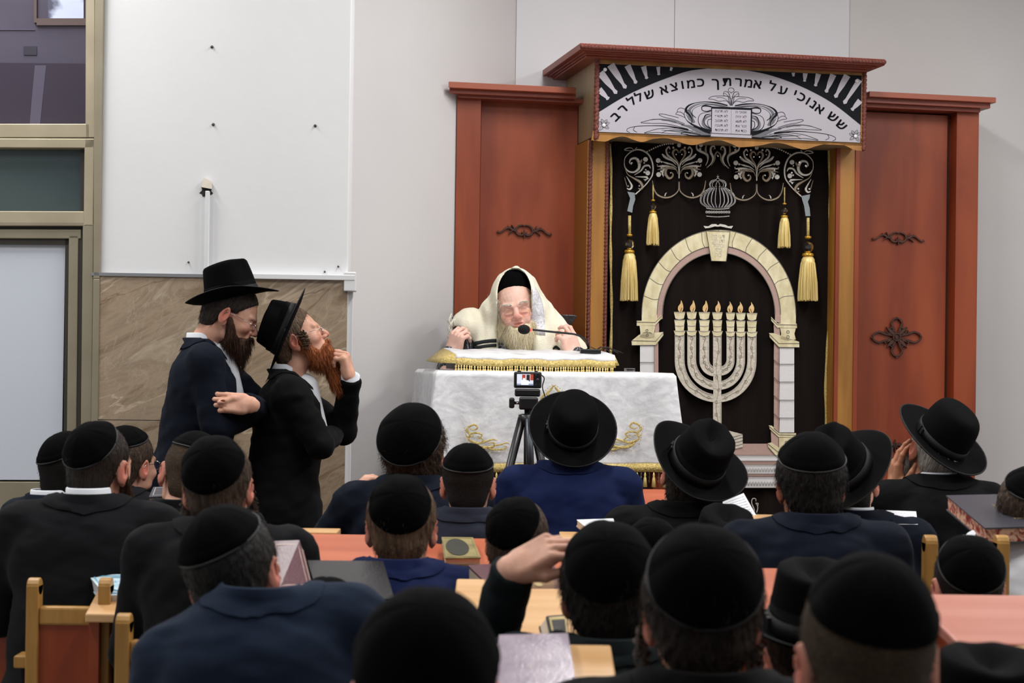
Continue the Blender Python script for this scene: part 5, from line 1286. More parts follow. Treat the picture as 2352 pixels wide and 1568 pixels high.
    if P.get('vee'):
        V, Fc = nets(lambda X, Y, Z: shirt_d(P, X, Y, Z), np.array(P['N'])+[-.1, -.05, -.34], np.array(P['N'])+[.1, .24, .03], .005); nmesh('shirt_front', V, Fc, M['shirt'], root)
    if cuffs:
        for i in (0, 1):
            W_ = Vector(P['W'][i]); v = (W_-Vector(P['E'][i])).normalized(); mb = MB()
            mb.tube([W_-v*.03, W_+v*.012, W_+v*.016, W_+v*.012, W_-v*.02], [.036*s, .036*s, .034*s, .032*s, .031*s], 18, False); mb.build('shirt_cuff', M['shirt'], root, True)
    if legs: seated_legs(root, P)
    return root, P, Mh, Hc, Rh

def beard(root, Mh, col, L=.06, w=.045, fw=0.0, n=3500, seed=2, curl=.0, slen=.035, down=None, tip=.02, mou=True, side=True, name='beard', x=0, wdt=.0013, amp=.003, jaw=.060, open_mouth=False):
    Rl = np.array(Mh.to_3x3().normalized()); g = Rl.T@np.array(down if down is not None else (0, 0, -1.0))
    def fn(X, Y, Z):
        d = ellp(X, Y, Z, (0, .056, -.098), (jaw, .050, .045))
        c = np.array([0, .088, -.115]); e = c+g*L+np.array([x, fw, 0])
        d = smin(d, caps(X, Y, Z, c, e, w, tip, (1, .72, 1)), .03)
        for s in (1, -1):
            if side: d = smin(d, caps(X, Y, Z, (s*.071, .014, -.025), (s*.058, .042, -.085), .009, .020), .016)
            if mou: d = smin(d, caps(X, Y, Z, (s*.004, .110, -.0585), (s*.034, .090, -.076), .0075, .006), .006)
        d = smax(d, -ellp(X, Y, Z, (0, .118, -.0715), (.020, .03, .0055)), .004)
        d = smax(d, -ellp(X, Y, Z, (0, .110, -.030), (.052, .05, .024)), .010)
        if open_mouth: d = smax(d, -ellp(X, Y, Z, (0, .115, -.062), (.036, .05, .027)), .008)
        return d+f4(amp)*waves(X, Y, Z*f4(.5), seed, 8, .010, .03)
    e = np.array([0, .088, -.115])+g*L+np.array([x, fw, 0]); lo = np.minimum([-.1, -.02, -.16], e-.06); hi = np.maximum([.1, .14, 0], e+.06)
    V, Fc = nets(fn, lo, hi, .0032)
    sv = strands(V, Fc, n, slen, wdt, seed, .80, curl, fwd=tuple(g), region=lambda c: c[:, 2] < -.03, spread=.25)
    V, Fc = joinm((V, Fc), sv); o = nmesh(name, V, Fc, M[col], root); o.matrix_local = Mh; return o
def glasses(root, Mh, m='chrome', slip=0, pitch=0, r=.0011):
    mb = MB(); y0 = .106-slip*.1; z0 = -.013-slip
    for s in (1, -1):
        pts = [(s*.032+.021*math.copysign(abs(math.cos(a))**.75, math.cos(a)), y0-.010*(s*.5+.5*0)*0-.12*abs(.021*math.cos(a))*0, z0+.0145*math.copysign(abs(math.sin(a))**.75, math.sin(a))) for a in np.linspace(0, 2*PI, 25)]
        mb.tube(pts, r, 6); mb.tube([(s*.053, y0, z0+.006), (s*.070, y0-.014, z0+.008), (s*.080, .02, -.004), (s*.083, -.010, -.006), (s*.082, -.02, -.02)], r, 6)
    mb.tube([(-.011, y0, z0+.003), (0, y0+.003, z0+.007), (.011, y0, z0+.003)], r, 6)
    o = mb.build('glasses', M[m], root, True); o.matrix_local = Mh; return o
def sidelocks(root, Mh, col, length=.07, n=26, sides=(1, -1), r=.010, seed=1, at_=(.080, .020, -.045)):
    rnd = random.Random(seed); mb = MB()
    for s in sides:
        for k in range(n):
            p = (s*(at_[0]+rnd.uniform(-.004, .010)), at_[1]+rnd.uniform(-.012, .012), at_[2]+rnd.uniform(-.01, .03)); ph = rnd.uniform(0, 6.3); rr = rnd.uniform(.3, 1)*r; tr = rnd.uniform(2, 3.5); L = length*rnd.uniform(.5, 1.1)
            mb.tube([(p[0]+rr*math.cos(ph+tr*2*PI*t)*min(1, t*3), p[1]+rr*math.sin(ph+tr*2*PI*t)*min(1, t*3), p[2]-L*t) for t in np.linspace(0, 1, 22)], [.0014-.0008*t for t in np.linspace(0, 1, 22)], 4, False)
    o = mb.build('sidelocks', M[col], root, True); o.matrix_local = Mh; return o
def standing_legs(root, P, m, spread=.10, top=.95):
    s = P['s']; yh = P['N'][1]-P['lean']*s
    def fn(X, Y, Z):
        d = ellp(X, Y, Z, (0, yh, top), (.17, .12, .14))
        for sx in (1, -1):
            d = smin(d, caps(X, Y, Z, (sx*.09, yh, top-.05), (sx*spread, yh+.02, .50), .088, .066), .03); d = smin(d, caps(X, Y, Z, (sx*spread, yh+.02, .50), (sx*spread, yh, .07), .066, .052), .03)
        return d
    V, Fc = nets(fn, (-.3, yh-.2, .03), (.3, yh+.2, top+.16), .014); nmesh('trousers', V, Fc, M[m], root)
    for sx in (1, -1):
        V = []; n = 12; c = (sx*spread, yh)
        for w_, y, z in [(.7, -.07, 1), (1, -.04, 1.4), (1, .02, 1.5), (1.15, .10, .9), (1.0, .16, .7), (.5, .19, .5)]:
            for k in range(n): a = 2*PI*k/n; V.append((c[0]+.042*w_*math.cos(a), c[1]+y, max(.002, .03*z+.032*z*math.sin(a))))
        Fc = [(i*n+k, i*n+(k+1) % n, (i+1)*n+(k+1) % n, (i+1)*n+k) for i in range(5) for k in range(n)]+[tuple(range(n-1, -1, -1)), tuple(5*n+k for k in range(n))]
        from_vf('shoe', V, Fc, M['black_plastic'], root)
# ================================================================== THE LISTENERS, front row to back row
K = lambda tilt=30, side=0, alpha=64, **k: dict(dict(tilt=tilt, side=side, alpha=alpha), **k)
RAISE_L = ((-.30, .10, -.17), (-.20, .22, -.02))
DEFR = ((.225, .05, -.32), (.12, .27, -.36))
a = person(952, 1030, 5.0, 'curly-haired man in navy suit and large kippah, elbow out, left of the tripod', hy=-12, hp=24, hair='curly', haircol='hair_brown', suit='suit_navy', capo=K(32, 0, 62),
    arms=[DEFR, ((-.28, .06, -.22), (-.205, .20, -.075))], hands=[dict(curl=RELAX), dict(curl=FIST, dir=(.6, .2, .6), back=(-.5, -.2, .8), fore=.03)], shirt=False)
beard(a[0], a[2], 'beard_dark', .05)
person(1075, 1105, 4.7, 'short-haired youth in grey-blue jacket with rimmed black kippah, right of the curly-haired man', s=.9, hair='buzz', haircol='hair_dark', suit='suit_greyblue', capo=K(16, 0, 66), wide=.85, shirt=False)
person(1312, 1006, 5.8, 'man in bright navy suit and wide black hat tipped back, directly behind the tripod camera', hp=28, hr=4, suit='suit_blue', hair='short', cap='hat',
    capo=dict(style='round', back=19, brim=.066, height=.125, curl=.012, z=.04), wide=1.08, shirt=False)
person(1588, 1092, 5.1, 'man in black suit whose creased hat with a bow tilts down to the right', hp=20, hr=17, hy=-8, suit='suit_black', hair='short', haircol='hair_dark', cap='hat',
    capo=dict(style='fedora', back=14, side=12, brim=.074, height=.125, curl=.030, rx=.090, ry=.106), shirt=.012, wide=1.05)
person(1862, 1106, 4.3, 'broad man in navy suit with glossy straight black hair below a rimmed kippah', suit='suit_navy', hair='full', haircol='hair_black', skin_='skin_tan', capo=K(22, -3, 62), wide=1.05, shirt=False)
person(1945, 1108, 4.9, 'man in navy suit and black hat half hidden behind the glossy-haired man', yaw=-8, hp=24, hr=-12, hy=-6, suit='suit_navy', hair='buzz', haircol='hair_dark', cap='hat', capo=dict(style='fedora', back=14, side=-10, brim=.075, height=.125, rx=.088, ry=.105), shirt=.022)
a = person(2150, 1034, 5.4, 'grey-bearded old man in round black hat resting his cheek on his hand', yaw=12, hy=0, hp=9, hr=17, suit='suit_black', hair='short', haircol='hair_grey', cap='hat', skin_='skin_tan', kind='face',
    capo=dict(style='round', back=24, side=4, brim=.072, height=.125, curl=.014, z=.035), wide=1.02, lean=.12,
    arms=[DEFR, ((-.20, .20, -.28), (-.085, .13, -.045))], hands=[dict(curl=RELAX), dict(curl=[(12, 18, 10), (14, 20, 10), (20, 26, 12), (26, 30, 14)], dir=(.02, -.12, 1), back=(-1, .1, .1), h=.0026, fore=.03)], cuffs=True)
beard(a[0], a[2], 'hair_grey', .03, down=(0, .1, -1))
# second row
person(165, 1078, 5.2, 'dark-cropped man in navy suit at the far left before the white door', yaw=-38, hy=-10, suit='suit_navy', hair='buzz', haircol='hair_black', capo=K(30, 0, 60), shirt=.028, lean=.2)
a = person(292, 1062, 5.6, 'man in glasses mostly hidden behind the charcoal-suited man at the left', yaw=-14, hy=-12, suit='suit_char', hair='short', haircol='hair_brown', kind='face', capo=K(14, 0, 58)); glasses(a[0], a[2])
a = person(226, 1066, 4.5, 'receding-haired man in charcoal suit and white collar, second from the left edge', hy=-16, suit='suit_char', hair='thin', haircol='hair_dark', capo=K(45, -6, 60), shirt=.030, wide=1.06)
beard(a[0], a[2], 'beard_dark', .02, slen=.015)
a = person(438, 1085, 4.8, 'man with fair cropped hair and rimmed kippah just left of the curly sidelocks', hy=18, hr=14, hp=-6, suit='suit_char', hair='buzz', haircol='hair_light', capo=K(8, 4, 58), shirt=False)
a = person(500, 1112, 3.95, 'man in black jacket with thin curly sidelocks and red ears behind the fair-haired man', hr=-4, suit='suit_char', hair='short', haircol='hair_brown', capo=K(50, -6, 60, rim=False), s=.955, wide=.99, neck=(-.015, .035, -.064), shirt=False)
sidelocks(a[0], a[2], 'hair_brown', .06)
person(922, 1203, 4.05, 'man in blue suit with light brown hair showing all round a small kippah', suit='suit_blue', hair='short', haircol='hair_light', capo=K(60, 0, 54, rim=False), shirt=False, lean=.16, hp=-4)
person(1188, 1240, 4.1, 'boy with brown hair and ear showing left of the raised hand', s=.88, hy=-16, hr=4, hair='short', haircol='hair_brown', suit='suit_black', neck=(0, .03, -.04), capo=K(58, -14, 58, rim=False), shirt=False, hp=-6)
person(1497, 1283, 4.15, 'child in fuzzy black kippah deep between the hats, behind the creased hat wearer', s=.84, hair='short', haircol='hair_dark', suit='suit_black', capo=K(36, 0, 58, rim=False), shirt=False)
person(1655, 1306, 4.4, 'listener of whom only a creased black hat crown shows, below the tilted hat', hp=8, hr=4, hair='short', suit='suit_black', cap='hat', capo=dict(style='fedora', back=10, brim=.06), shirt=False)
a = person(2364, 1170, 4.4, 'boy in white shirt with long brown hair at the right edge, beside a large book', s=.9, wide=.8, yaw=-6, hy=-8, neck=(0, .05, -.105), hair='full', haircol='hair_brown', suit='shirt', capo=K(30, 10, 54), shirt=False, jacket_name='shirt', lean=.08,
    arms=[DEFR, ((-.20, .10, -.28), (-.13, .33, -.20))])
# third row
person(2224, 1340, 3.6, 'boy in black kippah with both ears showing above the pink desk', s=.9, hair='buzz', haircol='hair_dark', suit='suit_black', capo=K(45, -5, 63), shirt=False)
person(535, 1310, 3.1, 'man in slate blue suit whose kippah leans to the left, near the left corner', hr=-13, hy=-10, suit='suit_slate', hair='short', haircol='hair_black', capo=K(24, -8, 62), wide=.94, shirt=False, lean=.12, sh=(.025, -.05), neck=(-.055, .075, -.125))
person(748, 1462, 3.45, 'listener of whom only a dark dome of kippah shows beside the glossy folder', hair='short', haircol='hair_black', suit='suit_black', capo=K(22, 0, 66, rim=False), shirt=False)
person(1398, 1352, 3.1, 'man in grey-green jacket scratching his head with a raised left hand', suit='suit_green', hair='full', haircol='hair_black', capo=K(47, 0, 59, rim=False), hy=-4, shirt=False,
    arms=[DEFR, ((-.225, .22, -.09), (-.172, .10, .115))], hands=[dict(curl=RELAX), dict(curl=[(28, 40, 20), (32, 42, 22), (38, 40, 22), (42, 44, 24)], thumb=((-.5, .8, -.35), (.0, .95, -.3), (.25, .95, -.1)), dir=(.86, -.12, .50), back=(-.35, -.55, .75), h=.0026, spread=6, fore=.008, s=.95)], sh=(0, .02))
person(1865, 1500, 3.05, 'listener in a soft black creased hat between two near kippahs', hair='short', suit='suit_black', cap='hat', capo=dict(style='fedora', back=10, brim=.055, height=.12), shirt=False)
# nearest row
a = person(1612, 1398, 2.5, 'man in black suit with wide kippah and curly brown sidelocks, right of the raised hand', hair='full', haircol='hair_dark', suit='suit_black', capo=K(46, 0, 62), wide=1.05, shirt=False)
sidelocks(a[0], a[2], 'hair_brown', .075, 30)
person(980, 1588, 2.02, 'nearest listener, a large out-of-focus black kippah at the bottom centre', s=1.05, hair='buzz', haircol='hair_dark', suit='suit_black', capo=K(32, 0, 82, rim=False, puff=.006), shirt=False)
person(1990, 1500, 2.05, 'near man with close-cropped light brown hair and plain black kippah, right of centre', hair='buzz', haircol='hair_light', suit='suit_black', capo=K(22, 6, 66, rim=False, puff=.008), shirt=False)
person(2262, 1775, 2.3, 'listener of whom only a dark hat crown shows in the bottom right corner', hair='short', suit='suit_char', cap='hat', capo=dict(style='fedora', back=6, brim=.05, height=.125), shirt=False)
# ================================================================== THE TWO STANDING MEN
a = person(530, 716, 5.9, 'standing man in navy suit and wide black hat with arms crossed, dark beard and glasses', yaw=-84, hp=-23, hy=0, s=.95, kind='face', suit='suit_navy', hair='short', haircol='hair_dark',
    cap='hat', capo=dict(style='fedora', back=37, brim=.068, height=.138, curl=.030, z=.050, y=-.016), headopt=dict(closed=True), neck=(0, .03, -.02), lean=.05, wide=1.0, legs=False, shirt=.034,
    long=[((0, -.05, -.62), (.185, .150, .20)), ((0, -.05, -.80), (.20, .165, .14))], hem=.72,
    shoulders=[(.165, .02, -.075), (-.165, .02, -.075)],
    arms=[((.215, .06, -.30), (.03, .205, -.255)), ((-.08, .24, -.27), (.232, .172, -.218))],
    hands=[dict(curl=[(30, 30, 20)]*4, dir=(-.9, .2, .1), back=(.1, .8, .6), fore=.005), dict(curl=[(14, 24, 16), (17, 27, 16), (20, 30, 18), (24, 34, 18)], dir=(.20, -.97, .08), back=(.95, .15, .30), h=.0022, spread=2, s=.92, thumb=((.2, .9, .35), (.4, .9, .1), (.3, .95, -.1)), fore=.015)], cuffs=False)
beard(a[0], a[2], 'beard_dark', .040, w=.036, n=5000, down=(-.25, -.05, -1), slen=.03); glasses(a[0], a[2], slip=.006)
standing_legs(a[0], a[1], 'suit_navy', top=.92)
a = person(675, 773, 5.95, 'standing man with red beard and black hat tipped far back, hand raised to his mouth', yaw=-82, hp=24, hy=0, s=.94, kind='face', suit='suit_black', hair='short', haircol='hair_light',
    cap='hat', capo=dict(style='flat', back=44, brim=.064, height=.106, curl=.014, rx=.086, ry=.104, z=.030, y=-.010), headopt=dict(closed=False), neck=(0, .02, -.015), lean=.02, legs=False, shirt=.034,
    long=[((0, -.03, -.62), (.185, .150, .20)), ((0, -.03, -.80), (.20, .165, .14))], hem=.70,
    arms=[((.205, .12, -.255), (-.02, .17, -.235)), ((-.10, .215, -.22), (.01, .232, -.015))],
    hands=[dict(curl=RELAX, dir=(-1, .1, 0), back=(0, .8, .6), fore=.005), dict(curl=[(62, 60, 30), (66, 62, 32), (70, 64, 34), (72, 66, 34)], dir=(.15, -.28, 1), back=(.35, 1, .25), h=.0022, spread=5, thumb=((-.35, .75, -.75), (0, .8, -.6), (.1, .9, -.4)), fore=.02)], cuffs=True)
beard(a[0], a[2], 'beard_red', .100, w=.034, n=6500, down=(0, .30, -1), slen=.026, curl=.003, amp=.004, tip=.028, jaw=.050); glasses(a[0], a[2], slip=.004)
sidelocks(a[0], a[2], 'hair_light', .05, 60, r=.010, at_=(.076, .030, -.018)); standing_legs(a[0], a[1], 'suit_black', top=.90)
# ================================================================== THE SEATED SPEAKER
RD = 7.3
SH = at(1184, 700, RD)
root = empty('person', (SH.x, SH.y+.03, STAGE), PI-.03, 'elderly man in cream prayer shawl and tall black skullcap speaking behind the covered table', 'person')
RZ = SH.z-STAGE
Hc = np.array([0, .03, RZ]); Rh = rotm(2, -6, 10); s_ = 1.03
Mh = Matrix.Translation(Hc) @ Matrix(Rh).to_4x4() @ Matrix.Scale(s_, 4)
N = np.array([0, -.03, RZ-.15])
RL = lambda ix, iz, y=0: np.array([-ix, y, RZ+iz])       # picture right / up metres about the head
V, Fc = head_template('face', .0021, age=1, closed=True, mouth=.0050)
w_ = sstep(V[:, 2], -.19, -.09)[:, None]; hd = (V*s_)@Rh.T+Hc; nat = V*s_+(N+np.array([0, .036, .16]))
parts = [(hd*w_+nat*(1-w_), Fc)]
hr_ = hand_mesh([(48, 42, 24), (52, 48, 28), (56, 52, 30), (60, 52, 30)], h=.0021, spread=6, thumb=((-.45, .80, -.55), (.05, .9, -.55), (.2, .95, -.4)), fore=.07)
hl_ = hand_mesh([(30, 38, 20), (34, 44, 24), (44, 52, 28), (52, 56, 30)], mirror=True, h=.0021, spread=7, thumb=((-.45, .80, -.60), (.1, .9, -.5), (.2, .95, -.3)), fore=.07)
parts.append(place(hr_, RL(-.262, -.215, .14), (-.30, .10, 1.0), (.65, .75, .1), 1.0))
parts.append(place(hl_, RL(.255, -.215, .14), (.32, .12, 1.0), (-.55, .80, .15), 1.02))
V, Fc = joinm(*parts); bo = nmesh('body', V, Fc, M['skin_pale'], root)
redness(bo.data, Hc, Rh, s_, extra=lambda q: .25*np.exp(-((q-np.array([0, .1, -.03]))**2/np.array([.05, .05, .03])**2).sum(1)))
# tall skullcap
V = []; n = 48
prof = [(0, .100), (.02, .098), (.040, .091), (.054, .080), (.064, .064), (.0715, .042), (.0765, .014), (.0775, 0), (.074, 0), (.070, .03)]
for r, z in prof:
    for k in range(n): a = 2*PI*k/n; V.append((r*.97*math.cos(a), r*1.20*math.sin(a)-.010, z+.040))
Fc = [(i*n+k, i*n+(k+1) % n, (i+1)*n+(k+1) % n, (i+1)*n+k) for i in range(len(prof)-1) for k in range(n)]
o = from_vf('tall_skullcap', V, [q[::-1] for q in Fc], M['kippah'], root); o.matrix_local = Mh @ Matrix.Translation((0, -.012, .012)) @ Matrix.Rotation(math.radians(9), 4, 'X')
# side hair
V, Fc = hair_template('thin'); V = V*np.array([1.02, 1.02, 1.0]); cn = V[Fc].mean(1); Fc = Fc[(cn[:, 2] < .035) & (cn[:, 1] < .05)]
sv = strands(V, Fc, 1800, .05, .0012, 9, .35, .012, region=lambda c: (c[:, 2] < .035) & (c[:, 1] > -.04) & (np.abs(c[:, 0]) > .05), spread=.8)
V, Fc = joinm((V, Fc), sv); o = nmesh('hair', V, Fc, M['hair_white'], root); o.matrix_local = Mh
beard(root, Mh, 'beard_yellow', .10, w=.036, n=9000, curl=.004, slen=.040, down=(-.06, .06, -1), amp=.004, tip=.024, wdt=.0012, jaw=.050, mou=False, open_mouth=True)
glasses(root, Mh, 'goldbead', slip=.020, r=.0006)
mb = MB()       # eyebrows as short hairs
rnd = random.Random(4)
for s in (1, -1):
    for k in range(70):
        t = rnd.random(); p = Vector((s*(.012+.036*t), .1035-.012*t*t, .010+.004*math.sin(t*3)+rnd.uniform(-.003, .003))); mb.tube([p, p+Vector((s*.006, .005, .003)), p+Vector((s*.011, .005, -.001))], [.0007, .0006, .0002], 3, False)
o = mb.build('eyebrows', M['hair_white'], root, True); o.matrix_local = Mh
# black patterned robe
def robe(X, Y, Z):
    d = ellp(X, Y, Z, RL(0, -.34, -.06), (.23, .15, .24))
    d = smin(d, ellp(X, Y, Z, RL(0, -.62, -.08), (.24, .20, .24)), .08)
    for sx in (1, -1):
        S_ = RL(sx*.18, -.16, -.03); E_ = RL(sx*.30, -.36, .03); W_ = RL(sx*.262, -.225, .13)
        d = smin(d, caps(X, Y, Z, RL(sx*.04, -.14, -.02), S_, .06, .068), .04); d = smin(d, caps(X, Y, Z, S_, E_, .072, .062), .03); d = smin(d, caps(X, Y, Z, E_, W_, .058, .050), .02)
    d = smax(d, -caps(X, Y, Z, RL(0, -.12, .02), RL(0, .05, .10), .058, .07), .012)
    return smax(d, -(Z-f4(.28)), .01)+.003*waves(X, Y, Z, 8, 6, .04, .12)
V, Fc = nets(robe, (-.45, -.35, .25), (.45, .30, RZ-.02), .009)
def brocade():
    m = mat('black_brocade', srgb(20, 21, 28), .5, bump=.3, bscale=60); nt = m.node_tree; L = nt.links.new; b = nt.nodes['Principled BSDF']
    tc = nt.nodes.new('ShaderNodeTexCoord'); v = nt.nodes.new('ShaderNodeTexVoronoi'); v.feature = 'DISTANCE_TO_EDGE'; v.inputs['Scale'].default_value = 26
    n_ = nt.nodes.new('ShaderNodeTexNoise'); n_.inputs['Scale'].default_value = 14; mx = nt.nodes.new('ShaderNodeMix'); mx.data_type = 'VECTOR'; mx.inputs[0].default_value = .12
    L(tc.outputs['Object'], n_.inputs[0]); L(tc.outputs['Object'], mx.inputs[4]); L(n_.outputs['Color'], mx.inputs[5]); L(mx.outputs[1], v.inputs['Vector'])
    r = nt.nodes.new('ShaderNodeValToRGB'); r.color_ramp.elements[0].color = srgb(150, 152, 160); r.color_ramp.elements[0].position = .02; r.color_ramp.elements[1].color = srgb(20, 21, 28); r.color_ramp.elements[1].position = .06
    L(v.outputs['Distance'], r.inputs[0]); L(r.outputs[0], b.inputs['Base Color']); return m
M['brocade'] = brocade()
nmesh('robe', V, Fc, M['brocade'], root)
# the shawl
def shawl_d(X, Y, Z):
    d = ellp(X, Y, Z, RL(.000, .030, .015), (.108, .150, .129))
    d = smin(d, caps(X, Y, Z, RL(-.002, .156, .060), RL(-.004, .06, -.02), .010, .085), .02)
    d = smin(d, caps(X, Y, Z, RL(-.002, .150, .05), RL(-.095, -.03, .03), .010, .052), .015)
    d = smin(d, caps(X, Y, Z, RL(.004, .148, .05), RL(.085, -.02, .04), .010, .050), .015)
    d = smin(d, caps(X, Y, Z, RL(-.095, -.02, .0), RL(-.130, -.20, .04), .050, .060, (1, .9, 1)), .03)      # left fall in the picture
    d = smin(d, caps(X, Y, Z, RL(.075, .02, .0), RL(.125, -.22, .06), .042, .060, (1, .9, 1)), .03)
    d = smin(d, ellp(X, Y, Z, RL(-.195, -.095, -.03), (.085, .11, .082), Matrix.Rotation(.3, 3, 'Y')), .03)
    d = smin(d, caps(X, Y, Z, RL(.10, -.04, -.03), RL(.25, -.20, .0), .070, .066), .05)
    d = smin(d, ellp(X, Y, Z, RL(0, -.20, -.09), (.24, .09, .17)), .06)
    d = d+.0045*waves(X*f4(1.3), Y, Z*f4(.35), 31, 7, .035, .09)
    return d
def shawl(X, Y, Z):
    d0 = shawl_d(X, Y, Z); d = np.maximum(d0, -(d0+.010))
    zz = Z-f4(RZ); wd_ = .072*np.sqrt(np.clip(1-(np.maximum(zz-.040, 0)/f4(.116))**2, 0, 1))-.10*np.maximum(-.08-zz, 0)
    op = np.maximum(np.maximum(np.abs(X-f4(.002))-wd_, zz-.154), np.maximum(.050-Y-.4*np.maximum(-zz-.02, 0), -.30-zz))          # the opening for the face and chest
    d = smax(d, -op, .006)
    d = smax(d, -rbox(X, Y, Z, RL(-.300, -.232, .10), (.140, .2, .080), .04, Matrix.Rotation(.70, 3, 'Y')), .008)
    return smax(d, -(Z-f4(RZ-.27)), .004)
V, Fc = nets(shawl, (-.42, -.32, RZ-.29), (.36, .20, RZ+.19), .0048)
M['wool'] = mat('cream_wool', srgb(228, 222, 198), .8, col2=srgb(236, 232, 214), nscale=6, bump=.25, bscale=160, sheen=.1)
sh = nmesh('prayer_shawl', V, Fc, M['wool'], root)
def project(ix, iz, off=.003):
    ys = np.arange(.30, -.25, -.003, dtype=f4); X = np.full_like(ys, -ix); Z = np.full_like(ys, RZ+iz); D = shawl_d(X, ys, Z); k = np.argmax(D < off); return (-ix, float(ys[k]), RZ+iz)
def decal(name, m, rows):
    """rows of picture points laid on the shawl"""
    V = [project(*p) for r in rows for p in r]; w__ = len(rows[0]); F = [(i*w__+j, i*w__+j+1, (i+1)*w__+j+1, (i+1)*w__+j) for i in range(len(rows)-1) for j in range(w__-1)]
    o = from_vf(name, V, F, m, sh); sd = o.modifiers.new('thick', 'SOLIDIFY'); sd.thickness = .002; sd.offset = 0; return o
pxm = lambda x, y: ((x-1184)/(FPX/RD), -(y-700)/(FPX/RD))
def lerp_rows(left, right, nr, nc):
    L_ = catmull(left, 6); R_ = catmull(right, 6); L_ = [L_[int(i*(len(L_)-1)/nr)] for i in range(nr+1)]; R_ = [R_[int(i*(len(R_)-1)/nr)] for i in range(nr+1)]
    return [[pxm(*(a+(b-a)*j/nc)) for j in range(nc+1)] for a, b in zip(L_, R_)]
M['atara'] = mat('silver_brocade_band', srgb(206, 206, 212), .35, col2=srgb(232, 232, 236), nscale=26, dist=2.5, lo=.48, hi=.52, spec=.6, bump=.3, bscale=90)
decal('neckband', M['atara'], lerp_rows([(1224, 664), (1225, 690), (1222, 730), (1220, 764)], [(1230, 660), (1243, 685), (1251, 720), (1254, 770)], 14, 8))
M['stripe'] = mat('black_woven_stripe', srgb(16, 24, 26), .8)
for y0, h in ((786, 8), (797, 7)):
    decal('stripe', M['stripe'], [[pxm(x, y0+k*h-(6*math.sin((x-1093)/52*PI*.5))*1.2) for x in np.linspace(1093, 1143, 12)] for k in (0, .5, 1)])
decal('stripe', M['stripe'], [[pxm(x, 797+k*6-5*math.sin((x-1272)/14*PI)) for x in np.linspace(1272, 1288, 6)] for k in (0, 1)])
mb = MB(); rnd = random.Random(8)
for k in range(16):
    p = np.array(pxm(1041+rnd.uniform(-6, 6), 722+k*3.2)); q = RL(p[0], p[1], .03); mb.tube([q, q+np.array([.006, .01, -.015]), q+np.array([.008+rnd.uniform(-.01, .01), .012, -.035])], .0022, 5)
mb.build('shawl_fringe', M['wool'], sh, True)
# lower body on the chair
def lap(X, Y, Z):
    d = ellp(X, Y, Z, (0, -.10, .50), (.20, .17, .12))
    for sx in (1, -1): d = smin(d, caps(X, Y, Z, (sx*.1, -.1, .50), (sx*.13, .30, .50), .09, .07), .03); d = smin(d, caps(X, Y, Z, (sx*.13, .30, .50), (sx*.13, .26, .09), .065, .05), .02)
    return d
V, Fc = nets(lap, (-.3, -.35, .02), (.3, .42, .66), .015); nmesh('robe_skirt', V, Fc, M['suit_black'], root)
for sx in (1, -1): mb = MB(); mb.lathe([(.045, 0), (.05, .02), (.045, .06), (.03, .09)], (sx*.13, .29, 0), 14, sy=1); mb.build('shoe', M['black_plastic'], root, True)
# ------------------------------------------------------------------ carved chair
c = empty('carved_armchair', (SH.x, SH.y+.24, STAGE), PI-.03, 'dark carved high-backed chair whose corners show behind the shawled man', 'chair')
zt = at(1180, 722, RD+.3).z-STAGE; M['dark_wood'] = mat('dark_carved_walnut', srgb(34, 28, 28), .35, bump=.6, bscale=40)
mb = MB(); mb.box((-.235, -.02, .42), (.235, .02, zt-.03)); mb.build('backrest', M['dark_wood'], c, bevel=.01)
pts = [(-.275, zt-.005), (-.26, zt), (-.12, zt+.002), (0, zt+.012), (.12, zt-.006), (.27, zt-.014), (.282, zt-.02), (.262, zt-.055), (.20, zt-.065), (0, zt-.06), (-.2, zt-.055), (-.25, zt-.045)]
mb = MB(); n = len(pts); mb.add([(x, .03, z) for x, z in pts]+[(x, -.03, z) for x, z in pts], [tuple(range(n-1, -1, -1)), tuple(range(n, 2*n))]+[(i, (i+1) % n, n+(i+1) % n, n+i) for i in range(n)]); mb.build('crest_rail', M['dark_wood'], c, bevel=.004)
mb = MB(); mb.box((-.27, 0, .40), (.27, .48, .45)); mb.build('seat', M['dark_wood'], c, bevel=.01)
for sx in (1, -1):
    for y in (.02, .44): mb = MB(); mb.box((sx*.24-.025, y-.025, 0), (sx*.24+.025, y+.025, .40)); mb.build('leg', M['dark_wood'], c, bevel=.004)
# ================================================================== TABLE
TB = Frame(1276, 6.75, 11)
zt = (TB.uz(1010, 851, 0)[1]+TB.uz(1540, 856, 0)[1])/2; ul_ = TB.uz(1004, 900, 0)[0]; ur_ = TB.uz(1550, 900, 0)[0]; DEP = .62
t = empty('speaker_table', label='wooden table standing on the platform under the white velvet cloth', cat='table'); TB.root(t, STAGE)
mb = MB(); mb.box((ul_+.012, .012, zt-STAGE-.034), (ur_-.012, DEP, zt-STAGE-.006)); mb.build('tabletop', M['cherry'], t)
for x in (ul_+.05, ur_-.05):
    for y in (.05, DEP-.05): mb = MB(); mb.box((x-.03, y-.03, 0), (x+.03, y+.03, zt-STAGE-.034)); mb.build('leg', M['cherry'], t, bevel=.003)
M['cloth'] = mat('white_crushed_velvet', srgb(206, 208, 212), .5, col2=srgb(232, 233, 236), nscale=9, stretch=(1, 1, 1.6), dist=2.2, detail=8, bump=.35, bscale=22, sheen=.3)
cl = empty('tablecloth', label='white crushed velvet cloth with gold embroidery and tasselled hem over the table', cat='tablecloth'); TB.root(cl, 0)
